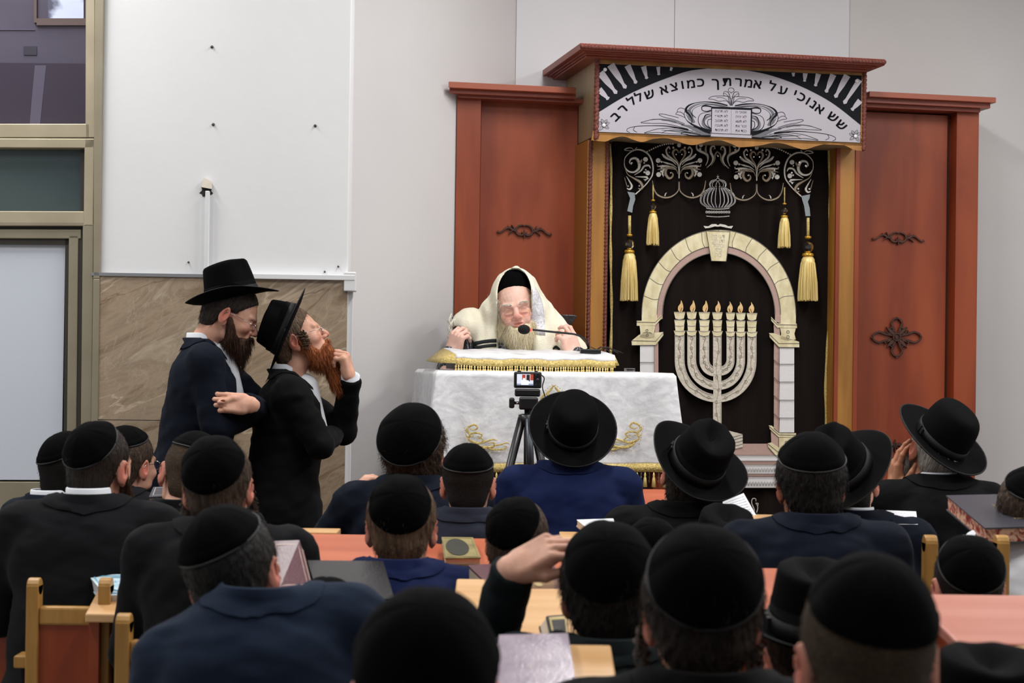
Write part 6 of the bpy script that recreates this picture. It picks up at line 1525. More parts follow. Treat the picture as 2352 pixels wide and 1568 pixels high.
def perim(t_):
    """points round the table edge: back-left, front-left, front-right, back-right"""
    segs = [((ul_, DEP), (ul_, 0)), ((ul_, 0), (ur_, 0)), ((ur_, 0), (ur_, DEP))]; L = [DEP, ur_-ul_, DEP]; s = t_*sum(L)
    for (a, b), l in zip(segs, L):
        if s <= l+1e-9: k = s/l; nrm = ((b[1]-a[1])/l, -(b[0]-a[0])/l); nrm = (nrm[0], nrm[1]); return a[0]+(b[0]-a[0])*k, a[1]+(b[1]-a[1])*k, nrm
        s -= l
    return ur_, DEP, (1, 0)
nP, nD = 260, 30; V = []; Ltot = 2*DEP+ur_-ul_
zlow = TB.uz(1300, 1066, 0)[1]; HD = zt-zlow
for j in range(nD+1):
    v = j/nD
    for i in range(nP+1):
        u = i/nP; x, y, nr = perim(u); pc = [DEP/Ltot, (DEP+ur_-ul_)/Ltot]
        cd = min(abs(u-pc[0]), abs(u-pc[1]))*Ltot; nx, ny = (-1, 0) if u < pc[0] else ((0, -1) if u < pc[1] else (1, 0))
        # the corners round off and flare outward in a fold
        k = math.exp(-(cd/.05)**2); cxs = -1 if u < .5 else 1
        nx, ny = nx*(1-k)+k*cxs*.7, ny*(1-k)+k*(-.7)
        off = .004+v*(.018+.045*k)+v*(.010*math.sin(u*Ltot*11+1)+.007*math.sin(u*Ltot*23+v*2))+(-.035*math.exp(-((cd-.14)/.07)**2)*v*.4)
        r = .012; vv = v*HD
        if vv < r: a = vv/r*PI/2; dx, dz = off-r*(1-math.sin(a)), -r*(1-math.cos(a))
        else: dx, dz = off, -vv
        V.append((x+nx*dx, y+ny*dx, zt+dz-.0*v))
W = nP+1; Fc = [(j*W+i, (j+1)*W+i, (j+1)*W+i+1, j*W+i+1) for j in range(nD) for i in range(nP)]
c0_ = len(V); V.append(((ul_+ur_)/2, DEP/2, zt)); Fc += [(c0_, i, i+1) for i in range(nP)]+[(c0_, nP, 0)]
o = from_vf('velvet_drape', V, Fc, M['cloth'], cl); sd = o.modifiers.new('thick', 'SOLIDIFY'); sd.thickness = .003; sd.offset = -1
Vh = V[nD*W:(nD+1)*W]
mb = MB(); hb = .030
v_ = []
for i in range(W):
    x, y, z = Vh[i]; v_ += [(x, y-.004 if DEP*.3/Ltot < i/nP < 1-DEP*.3/Ltot else y, z+.004), (x, y-.006, z-hb)]
mb.add(v_, [(2*i, 2*i+1, 2*i+3, 2*i+2) for i in range(W-1)]); o = mb.build('gold_hem_band', M['gold'], cl, True); sd = o.modifiers.new('thick', 'SOLIDIFY'); sd.thickness = .004
mb = MB(); mc = MB(); k = 0
L2 = [Vector(p) for p in Vh]
for i in range(int(nP*.25), nP-40, 2):
    p = L2[i]-Vector((0, .004, hb))
    if k % 2 == 0:
        mb.lathe([(.001, 0), (.005, -.012), (.0035, -.018), (.006, -.026), (.0095, -.060), (.001, -.062)], p, 8)
    else: mc.lathe([(.001, 0), (.003, -.006), (.001, -.012), (.0035, -.02), (.001, -.028), (.004, -.036), (.001, -.044)], p, 6)
    k += 1
o = mb.build('tassel_fringe', M['tassel'], cl, True); o['kind'] = 'stuff'
o = mc.build('bead_fringe', M['crystal'], cl, True); o['kind'] = 'stuff'
# gold embroidery on the front of the cloth
e = EM(.030, .004, fr=TB)
def flourish(T, ee):
    q = lambda pts, w: ee.stroke([T(*p) for p in pts], w, 5)
    q([(0, 0), (14, -10), (22, 4), (12, 14), (4, 8)], [5, 5, 4, 3, 2]); q([(0, 0), (-4, 16), (4, 34), (0, 52), (10, 66), (26, 72), (36, 62), (30, 50), (20, 54)], [4, 6, 5, 4, 6, 6, 4, 3, 2])
    q([(6, 30), (20, 26), (32, 34), (30, 44), (22, 42)], [4, 5, 4, 3, 2]); q([(8, 64), (20, 84), (44, 92), (62, 84), (60, 70), (48, 70)], [5, 7, 7, 5, 4, 2]); q([(44, 92), (62, 100), (86, 98), (92, 88), (84, 82)], [5, 5, 4, 3, 2]); q([(30, 72), (46, 62), (58, 56), (70, 60)], [4, 5, 4, 2]); q([(12, 40), (-2, 44), (-6, 36)], [3, 3, 2]); q([(60, 84), (78, 78), (92, 70), (100, 78)], [4, 4, 3, 2])
    for k_ in range(9): x, y = T(-10+k_*1.2, 6+k_*9); ee.dot((x, y), 1.4, n=6)
    for k_ in range(9): x, y = T(8+k_*11, 108-3*math.sin(k_)); ee.dot((x, y), 1.4, n=6)
flourish(lambda x, y: (1076+x*.95, 980+y*.52), e); flourish(lambda x, y: (1468-x*.95, 976+y*.56), e)
for s in (1, -1):
    X = lambda x: 1272+s*x
    e.stroke([(1272, 884), (X(6), 893), (X(14), 902), (X(10), 912), (X(2), 906)], [3, 5, 6, 5, 3], 5); e.stroke([(X(14), 902), (X(24), 908), (X(30), 920), (X(22), 926)], [3, 5, 4, 2], 5)
    e.stroke([(X(0), 1030), (X(20), 1040), (X(34), 1032), (X(30), 1022)], [5, 6, 5, 3], 5)
    for k_ in range(5): e.dot((X(4+k_*5), 884+k_*4), 1.3, n=6)
e.build('gold_embroidery', M['gold'], cl)
# ------------------------------------------------------------------ covered reading stand on the table
ls = empty('covered_lectern', label='low slanted reading stand under a white cloth with gold fringe on the table', cat='lectern'); TB.root(ls, 0)
la = TB.uz(1046, 830, -.10)[0]; lb = TB.uz(1413, 830, -.10)[0]; y0, y1 = .10, .42
zf = TB.uz(1230, 814, -.10)[1]; zb = TB.uz(1230, 803, -.42)[1]
mb = MB(); mb.hexa([(la+.012, y0+.02, zt+.004), (lb-.012, y0+.02, zt+.004), (lb-.012, y1, zt+.004), (la+.012, y1, zt+.004)], [(la+.012, y0+.02, zf-.025), (lb-.012, y0+.02, zf-.025), (lb-.012, y1, zb-.012), (la+.012, y1, zb-.012)]); mb.build('stand', mat('dark_stand', srgb(40, 32, 28), .5), ls)
nx = 60; V = []; Fc = []
rows = [(y1+.012, zb-.05), (y1+.01, zb-.004), (y1, zb), ((y0+y1)/2, (zf+zb)/2+.002), (y0+.01, zf), (y0, zf-.004), (y0-.004, zf-.014), (y0-.006, zf-.024)]
for j, (y, z) in enumerate(rows):
    for i in range(nx+1):
        u = i/nx; x = la+(lb-la)*u; wv = .0015*math.sin(u*40)+.002*math.sin(u*17+j); V.append((x, y+wv*(j > 4), z+wv))
Wn = nx+1
for j in range(len(rows)-1):
    for i in range(nx): Fc.append((j*Wn+i, j*Wn+i+1, (j+1)*Wn+i+1, (j+1)*Wn+i))
o = from_vf('white_cover', V, [q[::-1] for q in Fc], M['cloth'], ls); sd = o.modifiers.new('thick', 'SOLIDIFY'); sd.thickness = .004; sd.offset = -1
last = V[-Wn:]; mb = MB(); v_ = []
for x, y, z in last: v_ += [(x, y-.001, z+.003), (x, y-.006, z-.024)]
mb.add(v_, [(2*i, 2*i+1, 2*i+3, 2*i+2) for i in range(nx)])
for xs, dx, in ((la, -.075), (lb, .012)):      # side flaps
    mb.add([(xs, y0, zf-.004), (xs+dx, y0-.02, zf-.038), (xs+dx*1.05, y1-.05, zf-.034), (xs, y1, zb-.002), (xs, y0-.006, zf-.04)], [(0, 1, 2, 3), (0, 4, 1)])
o = mb.build('gold_border', M['gold'], ls, True); sd = o.modifiers.new('thick', 'SOLIDIFY'); sd.thickness = .004
mb = MB(); rnd = random.Random(5)
for i in range(0, 60):
    x, y, z = last[i]; z -= .023
    mb.lathe([(.001, 0), (.0045, -.006), (.002, -.011), (.005, -.018), (.0035, -.026), (.001, -.028)], (x+rnd.uniform(-.002, .002), y-.004, z), 7)
o = mb.build('gold_tassel_fringe', M['tassel'], ls, True); o['kind'] = 'stuff'
# ------------------------------------------------------------------ microphone
mc = empty('gooseneck_microphone', label='black gooseneck microphone with foam tip and red ring before the shawled man', cat='microphone')
MD = 6.88; b0 = at(1352, 808, MD+.12); mc.location = b0
def rel(px, py, D): return at(px, py, D)-b0
mb = MB(); mb.box((-.035, -.03, -.008), (.05, .05, .012)); mb.build('base', M['black_plastic'], mc, bevel=.004)
q = [rel(1352, 806, MD+.12), rel(1350, 790, MD+.1), rel(1340, 776, MD+.08), rel(1322, 768, MD+.05), rel(1300, 765, MD+.03), rel(1260, 761, MD), rel(1224, 757, MD-.03)]
mb = MB(); mb.tube([Vector(p) for p in catmull(q, 6)], .0045, 10); mb.build('gooseneck', M['black_plastic'], mc, True)
d = Vector(rel(1200, 756, MD-.05)-rel(1224, 757, MD-.03)).normalized(); Rm = d.to_track_quat('Z', 'Y').to_matrix().to_4x4(); c_ = rel(1217, 757, MD-.035)
mb = MB(); mb.lathe([(.006, -.006), (.0085, -.004), (.0085, .003), (.006, .005)], c_, 16, Rm); mb.build('red_ring', mat('red_light_ring', (1, .05, .03, 1), .4, emit=2.5), mc, True)
mb = MB(); mb.lathe([(.006, 0), (.013, .006), (.0185, .016), (.0195, .028), (.017, .040), (.010, .049), (.002, .052)], c_, 24, Rm); mb.build('foam_windscreen', mat('black_foam', srgb(14, 14, 15), .95, bump=.5, bscale=400), mc, True)
mb = MB(); rnd = random.Random(2)
for k in range(5):
    x = rnd.uniform(-.02, .06); mb.tube([Vector((x, .01, .006)), Vector((x+.02, .0, .022)), Vector((x+.045, .01, .012)), Vector((x+.06+rnd.uniform(-.02, .03), .02, -.002))], .0016, 5)
mb.build('cable', M['black_plastic'], mc, True)
# small clear box on the table
p = at(1446, 852, 6.95); g = empty('clear_box', (p.x, p.y, zt+.005), .2, 'small clear plastic box on the table right of the reading stand', 'box'); mb = MB(); mb.box((-.018, -.02, 0), (.018, .02, .012)); mb.build('clear_case', glass('clear_plastic', (.9, .9, .9, 1), .1), g, bevel=.001)
# ================================================================== CAMERA ON TRIPOD
TD = 6.15; tp = at(1212, 960, TD); tr = empty('tripod', (tp.x, tp.y, 0), 0, 'black camera tripod standing before the white table', 'tripod')
def tq(px, py, d=0): v = at(px, py, TD+d); return Vector((v.x-tp.x, v.y-tp.y, v.z))
ht = tq(1212, 960).z
mb = MB(); mb.lathe([(.028, ht-.03), (.034, ht-.01), (.034, ht+.012), (.02, ht+.016)], (0, 0, 0), 20); mb.build('shoulder', M['black_plastic'], tr, True)
mb = MB(); mb.tube([Vector((0, 0, ht-.22)), Vector((0, 0, tq(1212, 930).z))], .0125, 16); mb.build('centre_column', M['grey_metal'], tr, True)
for dx, dy, sp in ((-.34, -.12, 0), (.30, -.14, 0), (.02, .40, 0)):
    k = Vector((dx*.06, dy*.06, ht-.0)); f = Vector((dx, dy, .02)); m_ = k.lerp(f, .45); l = MB(); l.tube([k, m_], .0155, 12); l.tube([m_-(f-k)*.01, m_+(f-k)*.015], .019, 12); l.tube([m_, f], .0115, 12)
    o = l.build('leg', M['black_plastic'], tr, True); l = MB(); l.lathe([(.012, -.02), (.016, -.012), (.014, .012)], f, 12); l.build('rubber_foot', M['black_plastic'], o, True)
l = MB(); k = Vector((.004, -.03, ht)); l.tube([k, Vector((.016, -.035, ht-.28))], .014, 12); l.build('leg_tube_grey', M['grey_metal'], tr, True)
for nm, (x0, y0_, x1, y1_, d0, d1) in dict(pan_head=(1192, 912, 1236, 940, -.03, .03), head_yoke=(1182, 893, 1241, 910, -.02, .02), tilt_knob=(1169, 913, 1182, 937, -.02, .02)).items():
    a_ = tq(x0, y1_); b_ = tq(x1, y0_); mb = MB(); mb.box((a_.x, d0, a_.z), (b_.x, d1, b_.z)); mb.build(nm, M['black_plastic'], tr, bevel=.006)
a_ = tq(1180, 925); b_ = tq(1196, 925); mb = MB(); mb.tube([Vector((a_.x, 0, a_.z)), Vector((b_.x, 0, b_.z))], .006, 10); mb.build('knob_axle', M['chrome'], tr, True)
a_ = tq(1192, 938); b_ = tq(1238, 905); mb = MB(); mb.box((tq(1234, 0).x-.01, -.02, tq(0, 938).z), (tq(1243, 0).x, .02, tq(0, 895).z)); mb.build('head_bracket', M['black_plastic'], tr, bevel=.003)
cm = empty('compact_camera', (tp.x, tp.y, tq(1212, 892).z+.0015), 0, 'small black compact camera with lit rear screen on the tripod', 'camera')
a_ = tq(1180, 891); b_ = tq(1244, 855); z0 = tq(1212, 892).z; mb = MB(); mb.box((a_.x, -.014, 0), (b_.x, .014, b_.z-z0)); mb.build('camera_body', M['black_plastic'], cm, bevel=.005)
mb = MB(); mb.lathe([(.026, 0), (.026, .02), (.022, .022)], (-.005, .014, (b_.z-z0)/2), 24, Matrix.Rotation(-PI/2, 4, 'X')); mb.build('lens', M['grey_metal'], cm, True)
mb = MB(); mb.box((a_.x+.012, -.006, b_.z-z0), (a_.x+.026, .006, b_.z-z0+.004)); mb.box((b_.x-.026, -.006, b_.z-z0), (b_.x-.014, .006, b_.z-z0+.004)); mb.build('top_dial', M['grey_metal'], cm, bevel=.001)
zz = lambda y: tq(1212, y).z-z0
def scr(x0, y0, x1, y1, yy): a = tq(x0, y1); b = tq(x1, y0); return [(a.x, yy, a.z-z0), (b.x, yy, a.z-z0), (b.x, yy, b.z-z0), (a.x, yy, b.z-z0)]
def em(n_, c_, e_=.8): return mat(n_, c_, .3, emit=e_)
s0 = MB(); s0.add(scr(1187, 860, 1225, 885, -.0146), [(0, 1, 2, 3)]); s0 = s0.build('lcd_screen', em('screen_pale', srgb(190, 196, 214)), cm)
for nm, cc, boxes in (('screen_red', srgb(150, 60, 40), [(1199, 861, 1207, 873), (1218, 860, 1225, 874)]), ('screen_dark', srgb(36, 30, 30), [(1209, 861, 1217, 876)]), ('screen_white', srgb(236, 238, 244), [(1197, 874, 1214, 884), (1201, 869, 1206, 875)]), ('screen_grey', srgb(120, 130, 150), [(1187, 882, 1225, 885)])):
    mb = MB()
    for k_, q_ in enumerate(boxes): mb.add(scr(*q_, -.01475-.0001*(nm == 'screen_white')), [(0, 1, 2, 3)])
    mb.build(nm, em(nm, cc), s0)
for i, (x, y, r) in enumerate(((1235, 873, .0055), (1231, 862, .002), (1239, 862, .002), (1231, 884, .002), (1239, 884, .002))):
    p = tq(x, y); mb = MB(); mb.lathe([(r, 0), (r, .0012), (r*.6, .002)], (p.x, -.014, p.z-z0), 14, Matrix.Rotation(PI/2, 4, 'X')); mb.build('button', M['grey_metal'], cm, True)
mb = MB(); q = [tq(1244, 862), tq(1250, 870), tq(1246, 890), tq(1252, 915), tq(1246, 935)]; mb.tube([Vector((p.x, 0, p.z-z0)) for p in [Vector(w) for w in catmull(q, 5)]], .0022, 6); mb.build('wrist_strap', M['band'], cm, True)
# ================================================================== DESKS, SEATS AND BOOKS
M['desk_orange'] = mat('orange_laminate', srgb(170, 86, 56), .35, col2=srgb(186, 102, 70), nscale=3, stretch=(.5, 5, 5), detail=6, spec=.5)
M['desk_pink'] = mat('pinkish_laminate', srgb(196, 128, 112), .28, col2=srgb(206, 142, 126), nscale=3, stretch=(.5, 5, 5), detail=6, spec=.6)
M['desk_beech'] = mat('beech_laminate', srgb(202, 156, 104), .35, col2=srgb(216, 174, 124), nscale=3, stretch=(.5, 6, 6), detail=6, spec=.5)
M['beech_edge'] = mat('beech_frame', srgb(158, 116, 54), .45, col2=srgb(180, 136, 72), nscale=6, stretch=(5, 5, .6), spec=.4)
M['seat_red'] = mat('red_brown_panel', srgb(136, 54, 20), .38, col2=srgb(158, 72, 32), nscale=3, stretch=(3, 3, .6), detail=6)
def desk(label, px0, px1, yf, yn, Df, Dn, top, ledge=None, group='sloping desks between the rows', skew=0, panel='seat_red', name='reading_desk'):
    """sloping desk: far edge seen at height yf, near edge at yn"""
    fl, fr_ = at(px0, yf, Df), at(px1, yf, Df); nl, nr = at(px0+skew, yn, Dn), at(px1+skew, yn, Dn)
    zf = (fl.z+fr_.z)/2; zn = (nl.z+nr.z)/2; x0, x1 = (fl.x+nl.x)/2, (fr_.x+nr.x)/2
    t = empty(name, ((x0+x1)/2, (Df+Dn)/2, 0), 0, label, 'desk', group); cx, cy = (x0+x1)/2, (Df+Dn)/2; h = .022
    a, b = x0-cx, x1-cx; yn_, yf_ = Dn-cy, Df-cy
    mb = MB(); mb.hexa([(a, yn_, zn-h), (b, yn_, zn-h), (b, yf_, zf-h), (a, yf_, zf-h)], [(a, yn_, zn), (b, yn_, zn), (b, yf_, zf), (a, yf_, zf)]); mb.build('desk_top', M[top], t, bevel=.004)
    if ledge: mb = MB(); mb.box((a+ledge[1], yf_+.001, zf-.02), (b-ledge[2], yf_+ledge[0], zf+.004)); mb.build('ledge', M['desk_beech'], t, bevel=.003)
    mb = MB(); mb.box((a+.02, yf_-.022, .12), (b-.02, yf_-.004, zf-h-.004)); mb.build('front_panel', M[panel], t)
    for x in (a+.005, b-.030): mb = MB(); mb.hexa([(x, yn_+.02, 0), (x+.025, yn_+.02, 0), (x+.025, yf_-.024, 0), (x, yf_-.024, 0)], [(x, yn_+.02, zn-h), (x+.025, yn_+.02, zn-h), (x+.025, yf_-.024, zf-h-.001), (x, yf_-.024, zf-h-.001)]); mb.build('side_panel', M[panel], t)
    def surf(px, py):   # the point of the sloping top seen at a picture place
        d = ray(px, py); e = np.array([0, 0, EYE]); n = np.array([0, -(zf-zn), (Df-Dn)]); o = np.array([0, Dn, zn]); k = np.dot(o-e, n)/np.dot(d, n); return Vector(e+d*k)
    return t, surf
dk_f, sf_f = desk('orange desk on the front row beneath the gold tassels of the white tablecloth', 1120, 1560, 1120, 1200, 6.02, 5.80-.02, 'desk_orange')
dk_a, sf_a = desk('orange sloping desk with a beech ledge at the feet of the red-bearded man', 560, 1021, 1226, 1312, 4.62, 4.28, 'desk_orange', (.11, 0, .30))
dk_b, sf_b = desk('orange sloping desk holding the green and gold book, behind the short-haired youth', 1023, 1420, 1237, 1330, 4.52, 4.20, 'desk_orange', (.16, .30, 0))
dk_c, sf_c = desk('orange desk in front of the broad man with glossy hair, beech strip behind it', 1690, 2032, 1196, 1262, 4.80, 4.52, 'desk_orange', (.14, 0, 0))
dk_d, sf_d = desk('long beech desk at lower centre carrying the thick maroon book', 1040, 1345, 1330, 1482, 3.80, 3.34, 'desk_beech')
dk_e, sf_e = desk('orange desk mostly hidden between the two nearest big kippahs', 1690, 1925, 1304, 1400, 3.85, 3.55, 'desk_orange')
dk_g, sf_g = desk('glossy pinkish desk at the right edge in front of the boy with both ears showing', 2140, 2520, 1366, 1478, 3.16, 2.80, 'desk_pink')
dk_h, sf_h = desk('beech desk corner in the bottom right corner below the pink desk', 2262, 2560, 1482, 1640, 2.74, 2.42, 'desk_beech')
dk_i, sf_i = desk('beech desk at the lower left with the pale blue book at its corner', 222, 560, 1314, 1412, 4.36, 4.13, 'desk_beech')
dk_j, sf_j = desk('near beech desk at the bottom centre under the shiny purple cover', 1120, 1420, 1478, 1700, 2.92, 2.50, 'desk_beech')
# chairs and bench ends
def post(t, px, ytop, D, w=.030, d=.045, name='post', base=0, cx=None):
    p = at(px, ytop, D); x = p.x-t.location.x; y = D-t.location.y
    mb = MB(); mb.box((x-w/2, y-d/2, base), (x+w/2, y+d/2, p.z-.012)); mb.tube([(x-w/2, y, p.z-.018), (x+w/2, y, p.z-.018)], d/2, 14); return mb.build(name, M['beech_edge'], t, bevel=.003)
def chair(label, pxl, pxr, ytop, yrail, D, parts=('l', 'r'), armrest=True):
    a, b = at(pxl, ytop, D), at(pxr, ytop, D); rl = at((pxl+pxr)/2, yrail, D); cx = (a.x+b.x)/2
    t = empty('wooden_chair', (cx, D, 0), 0, label, 'chair', 'beech framed chairs of the rows'); hw = (b.x-a.x)/2
    for sx in (-1, 1): post(t, pxl if sx < 0 else pxr, ytop, D)
    mb = MB(); mb.box((-hw+.014, -.016, rl.z-.045), (hw-.014, .016, rl.z)); mb.build('top_rail', M['beech_edge'], t, bevel=.006)
    mb = MB(); mb.box((-hw+.014, -.008, .46), (hw-.014, .008, rl.z-.045)); mb.build('back_panel', M['seat_red'], t)
    mb = MB(); mb.box((-hw, .0, .425), (hw, .36, .455)); mb.build('seat', M['seat_red'], t, bevel=.006)
    for sx in (-1, 1): mb = MB(); mb.box((sx*(hw-.0)-.014, .33, 0), (sx*hw+.014, .36, .425)); mb.build('leg', M['beech_edge'], t)
    if armrest:
        mb = MB(); z = a.z-.20; mb.hexa([(-hw-.05, .0, z-.02), (-hw-.016, -.0, z-.02), (-hw-.016, .30, z-.02), (-hw-.05, .30, z-.02)], [(-hw-.05, .0, z+.01), (-hw-.016, .0, z+.01), (-hw-.016, .30, z+.01), (-hw-.05, .30, z+.01)]); mb.build('armrest', M['beech_edge'], t, bevel=.004)
    return t
chair('beech framed chair with red-brown back at lower left, under the charcoal-suited man', 80, 244, 1330, 1392, 4.2)
chair('second beech framed chair at lower left, its rounded post before the slate blue suit', 286, 430, 1412, 1470, 3.62)
chair('beech chair whose post rises beside the boy with both ears showing', 2136, 2300, 1232, 1300, 4.12, armrest=False)
p0, p1 = at(-120, 1312, 4.5), at(36, 1312, 4.5); t = empty('bench', (p0.x, 4.5, 0), 0, 'red-brown wooden bench end at the left edge of the picture', 'bench')
mb = MB(); mb.box((0, -.02, 0), (p1.x-p0.x, .02, p1.z)); mb.build('bench_back', M['seat_red'], t, bevel=.006); mb = MB(); mb.box((0, .02, .42), (p1.x-p0.x, .38, .45)); mb.build('seat', M['seat_red'], t, bevel=.006)
# ------------------------------------------------------------------ books
M['pages'] = mat('book_pages', srgb(200, 180, 156), .7, col2=srgb(220, 204, 182), nscale=200, stretch=(.05, .05, 8)); M['paper'] = mat('white_paper', srgb(226, 228, 234), .6)
M['ink'] = mat('grey_ink', srgb(150, 152, 160), .7); M['giltletter'] = mat('gilt_lettering', srgb(176, 158, 110), .4, metal=.5)
def cover(name, c, rough=.35, c2=None, **k): return mat(name, c, rough, col2=c2 or c, nscale=20, bump=.15, bscale=200, spec=.5, **k)
def book(name, label, q, th, cov, pages='pages', deco=None, n_hint=None, group=None, cat='book', decomat='giltletter', opn=False):
    """q: four corners of the upper cover (tl, tr, br, bl) in the place; th: thickness"""
    q = [Vector(p) for p in q]; c = sum(q, Vector())/4; n = (q[1]-q[0]).cross(q[3]-q[0]).normalized()
    if n_hint is not None:
        if n.dot(Vector(n_hint)) < 0: n = -n
    elif n.z < 0: n = -n
    t = empty(name, c-n*th, 0, label, cat, group); o = t.location; U = [p-o for p in q]; ct = .004 if not opn else .0006
    def slab(pts, d0, d1): mb = MB(); A = [p-n*d1 for p in pts]; B = [p-n*d0 for p in pts]; return mb.hexa([A[3], A[2], A[1], A[0]], [B[3], B[2], B[1], B[0]])
    cc = sum(U, Vector())/4; ins = [cc+(p-cc)*.965 for p in U]
    slab(U, 0, ct).build('front_cover' if not opn else 'open_page', M[cov], t)
    slab(ins, ct, th-.004).build('page_block', M[pages], t); slab(U, th-.004, th).build('back_cover', M[cov if not opn else 'pages'], t)
    def uv(u, v, lift=.0012): return (U[0]*(1-u)+U[1]*u)*(1-v)+(U[3]*(1-u)+U[2]*u)*v+n*lift
    if deco: deco(t, uv)
    return t
def lines(t, uv, rows, m='ink', w=.004, name='printed_lines', seed=1):
    mb = MB(); r = random.Random(seed)
    for (u0, u1, v) in rows:
        u = u0
        while u < u1:
            e = min(u1, u+r.uniform(.03, .09)); mb.add([uv(u, v), uv(e, v), uv(e, v+w), uv(u, v+w)], [(3, 2, 1, 0)]); u = e+.02
    mb.build(name, M[m], t)
def heb(t, uv, txt, u, v, hu, hv, m='giltletter', name='title', w=None):
    g, f = glyph(txt[::-1], .03); x0, x1 = g[:, 0].min(), g[:, 0].max(); s = (hu)/(x1-x0); mb = MB()
    mb.add([uv(u+(p[0]-(x0+x1)/2)*s, v-(p[1]-.27)/.55*hv) for p in g], f); mb.build(name, M[m], t)
def ringd(t, uv, u, v, ru, rv, m, name='oval', fill=True, lift=.0014):
    mb = MB(); pts = [uv(u+ru*math.cos(2*PI*k/24), v+rv*math.sin(2*PI*k/24), lift) for k in range(24)]
    if fill: mb.add(pts, [tuple(range(24))])
    else: p2 = [uv(u+ru*.9*math.cos(2*PI*k/24), v+rv*.9*math.sin(2*PI*k/24), lift) for k in range(24)]; mb.add(pts+p2, [(k, (k+1) % 24, 24+(k+1) % 24, 24+k) for k in range(24)])
    mb.build(name, M[m], t)
def border(t, uv, m, a=.05, w=.012, name='gilt_border'):
    mb = MB(); o_ = [(a, a), (1-a, a), (1-a, 1-a), (a, 1-a)]; b = a+w; i_ = [(b, b), (1-b, b), (1-b, 1-b), (b, 1-b)]
    mb.add([uv(*p) for p in o_]+[uv(*p) for p in i_], [(k, (k+1) % 4, 4+(k+1) % 4, 4+k) for k in range(4)]); mb.build(name, M[m], t)
M['gilt_cover'] = cover('green_gilt_cover', srgb(112, 104, 66), .4, srgb(150, 138, 88)); M['maroon'] = cover('maroon_cover', srgb(92, 54, 62), .32); M['dark_cover'] = cover('dark_slate_cover', srgb(58, 58, 66), .35)
M['black_cover'] = cover('black_cover', srgb(24, 22, 26), .25); M['purple_cover'] = cover('glossy_lilac_cover', srgb(150, 138, 152), .12, srgb(172, 160, 172)); M['blue_cover'] = mat('pale_blue_printed_cover', srgb(206, 228, 238), .5)
M['blue_ink'] = mat('sky_blue_print', srgb(120, 186, 214), .5); M['dark_oval'] = mat('dark_oval_print', srgb(52, 52, 44), .4)
M['marbled'] = mat('red_marbled_page_edges', srgb(150, 40, 36), .5, col2=srgb(232, 190, 160), nscale=45, dist=1.2, lo=.42, hi=.56)
S4 = lambda sf, pts, lift: [sf(*p)+Vector((0, 0, lift)) for p in pts]
def d_gilt(t, uv): border(t, uv, 'giltletter', .04, .02); ringd(t, uv, .42, .5, .34, .40, 'dark_oval'); heb(t, uv, 'תהילים', .42, .42, .4, .14); lines(t, uv, [(.3, .55, .6)], 'giltletter', .03)
book('prayer_book', 'green and gold book with a dark oval lying on the orange desk', S4(sf_b, [(1014, 1252), (1086, 1253), (1104, 1300), (1022, 1301)], .022), .022, 'gilt_cover', deco=d_gilt)
def d_text(t, uv): lines(t, uv, [(.08, .92, .1+.1*k) for k in range(8)], 'ink', .016)
book('open_book', 'open white page block on the beech ledge above the raised hand', S4(sf_b, [(1324, 1210), (1408, 1207), (1424, 1240), (1364, 1242)], .02), .02, 'paper', opn=True, deco=d_text, cat='book')
def d_mar(t, uv): heb(t, uv, 'מסכת שבת', .62, .52, .34, .20); lines(t, uv, [(.48, .74, .68)], 'giltletter', .03); ringd(t, uv, .66, .86, .05, .07, 'giltletter', 'seal')
book('thick_book', 'thick maroon book with gilt title lying on the beech desk under the raised hand', S4(sf_d, [(1074, 1297), (1268, 1288), (1300, 1352), (1132, 1352)], .0), .052, 'maroon', deco=d_mar)
q = [at(628, 1242, 3.75), at(688, 1240, 3.72), at(716, 1352, 3.55), at(640, 1356, 3.55)]
book('leaning_book', 'maroon book with a grey spine leaning open behind the slate-suited man', q, .03, 'maroon', 'pages', deco=lambda t, uv: border(t, uv, 'rose', .08, .02, 'tooled_border'), n_hint=(0, -1, .5))
q = [at(706, 1286, 3.78), at(880, 1288, 3.78), at(905, 1372, 3.50), at(738, 1394, 3.44)]
t = book('glossy_folder', 'black glossy plastic-covered folder tilted beside the maroon book', q, .012, 'gloss_black' if False else 'black_cover', 'paper', n_hint=(0, -.6, 1), cat='folder')
M['gloss'] = mat('black_gloss_film', srgb(26, 26, 30), .06, spec=.9, bump=.25, bscale=14, coat=1); t.children[0].data.materials.clear(); t.children[0].data.materials.append(M['gloss'])
book('framed_book', 'black book with a pale gilt frame standing at the edge of the beech desk', [at(1256, 1414, 3.36), at(1302, 1410, 3.42), at(1310, 1484, 3.32), at(1272, 1486, 3.26)], .03, 'black_cover', deco=lambda t, uv: border(t, uv, 'giltletter', .06, .10), n_hint=(-.3, -1, .5))
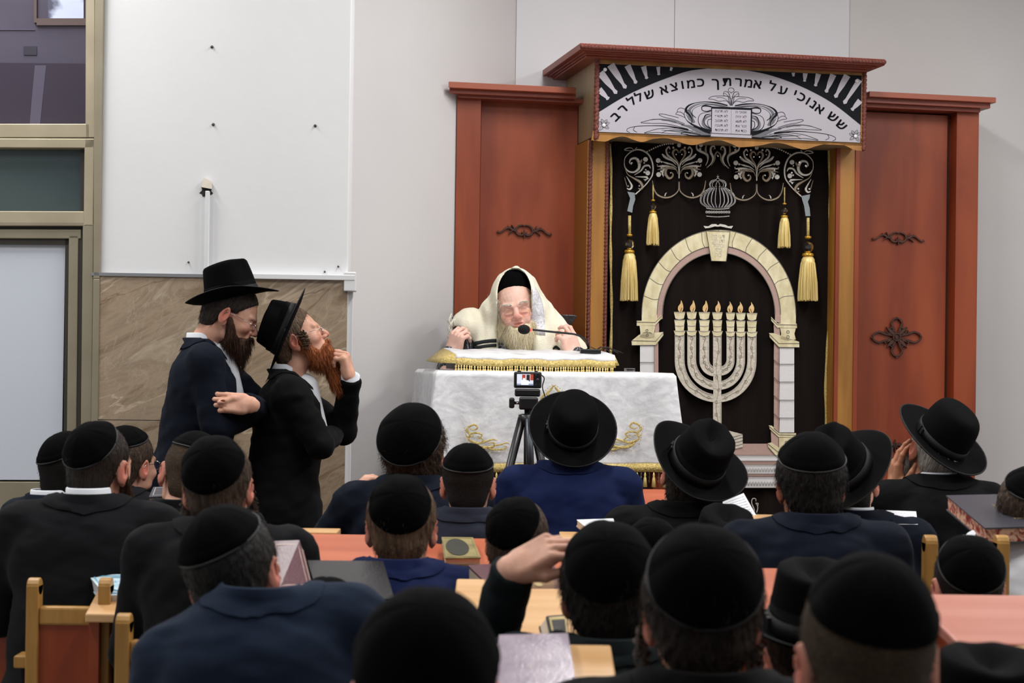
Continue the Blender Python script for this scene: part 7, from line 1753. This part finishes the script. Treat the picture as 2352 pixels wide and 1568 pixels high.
book('shiny_book', 'shiny lilac-grey book cover lying on the near desk at the bottom centre', S4(sf_j, [(1146, 1484), (1304, 1480), (1330, 1640), (1130, 1650)], .02), .02, 'purple_cover', deco=lambda t, uv: border(t, uv, 'rose', .46, .004, 'fold_line'))
def d_blue(t, uv): border(t, uv, 'blue_ink', .07, .03, 'blue_border'); ringd(t, uv, .52, .5, .34, .36, 'blue_ink', 'blue_ring', False); heb(t, uv, 'שיעורי תורה', .52, .4, .3, .12, 'blue_ink'); heb(t, uv, 'מסכת ברכות', .52, .58, .34, .12, 'blue_ink', 'subtitle')
book('pale_blue_book', 'white and pale blue printed book at the corner of the lower left desk', S4(sf_i, [(202, 1336), (316, 1334), (330, 1380), (242, 1384)], .018), .035, 'blue_cover', 'paper', deco=d_blue)
def d_dark(t, uv): heb(t, uv, 'שולחן ערוך', .62, .42, .30, .13); heb(t, uv, 'אורח חיים', .66, .56, .24, .11, name='subtitle'); lines(t, uv, [(.62, .98, .76), (.80, .90, .9)], 'giltletter', .018)
q = [at(2173, 1137, 4.62), at(2352, 1133, 4.60), at(2392, 1208, 4.22), at(2262, 1212, 4.22)]
book('large_dark_book', 'large dark book with red marbled page edges beside the boy in the white shirt', q, .042, 'dark_cover', 'marbled', deco=d_dark)
q = [at(2020, 1171, 4.97), at(2104, 1174, 4.97), at(2108, 1204, 4.80), at(2040, 1203, 4.80)]
book('loose_pages', 'white open pages under the old man\'s resting hand', q, .012, 'paper', opn=True, deco=d_text, cat='papers')
q = [at(1660, 1152, 4.95), at(1708, 1132, 5.0), at(1742, 1192, 4.9), at(1668, 1200, 4.86)]
book('study_sheets', 'white printed sheets held up beyond the tilted creased hat', q, .006, 'paper', opn=True, deco=d_text, n_hint=(0, -1, .6), cat='papers')
q = [at(352, 1118, 5.05), at(410, 1116, 5.05), at(414, 1138, 4.9), at(342, 1141, 4.9)]
book('grey_book', 'grey closed book just below the crossed-arm man beside the fair-haired head', q, .02, 'dark_cover', deco=lambda t, uv: border(t, uv, 'ink', .1, .03, 'tooled_border'))
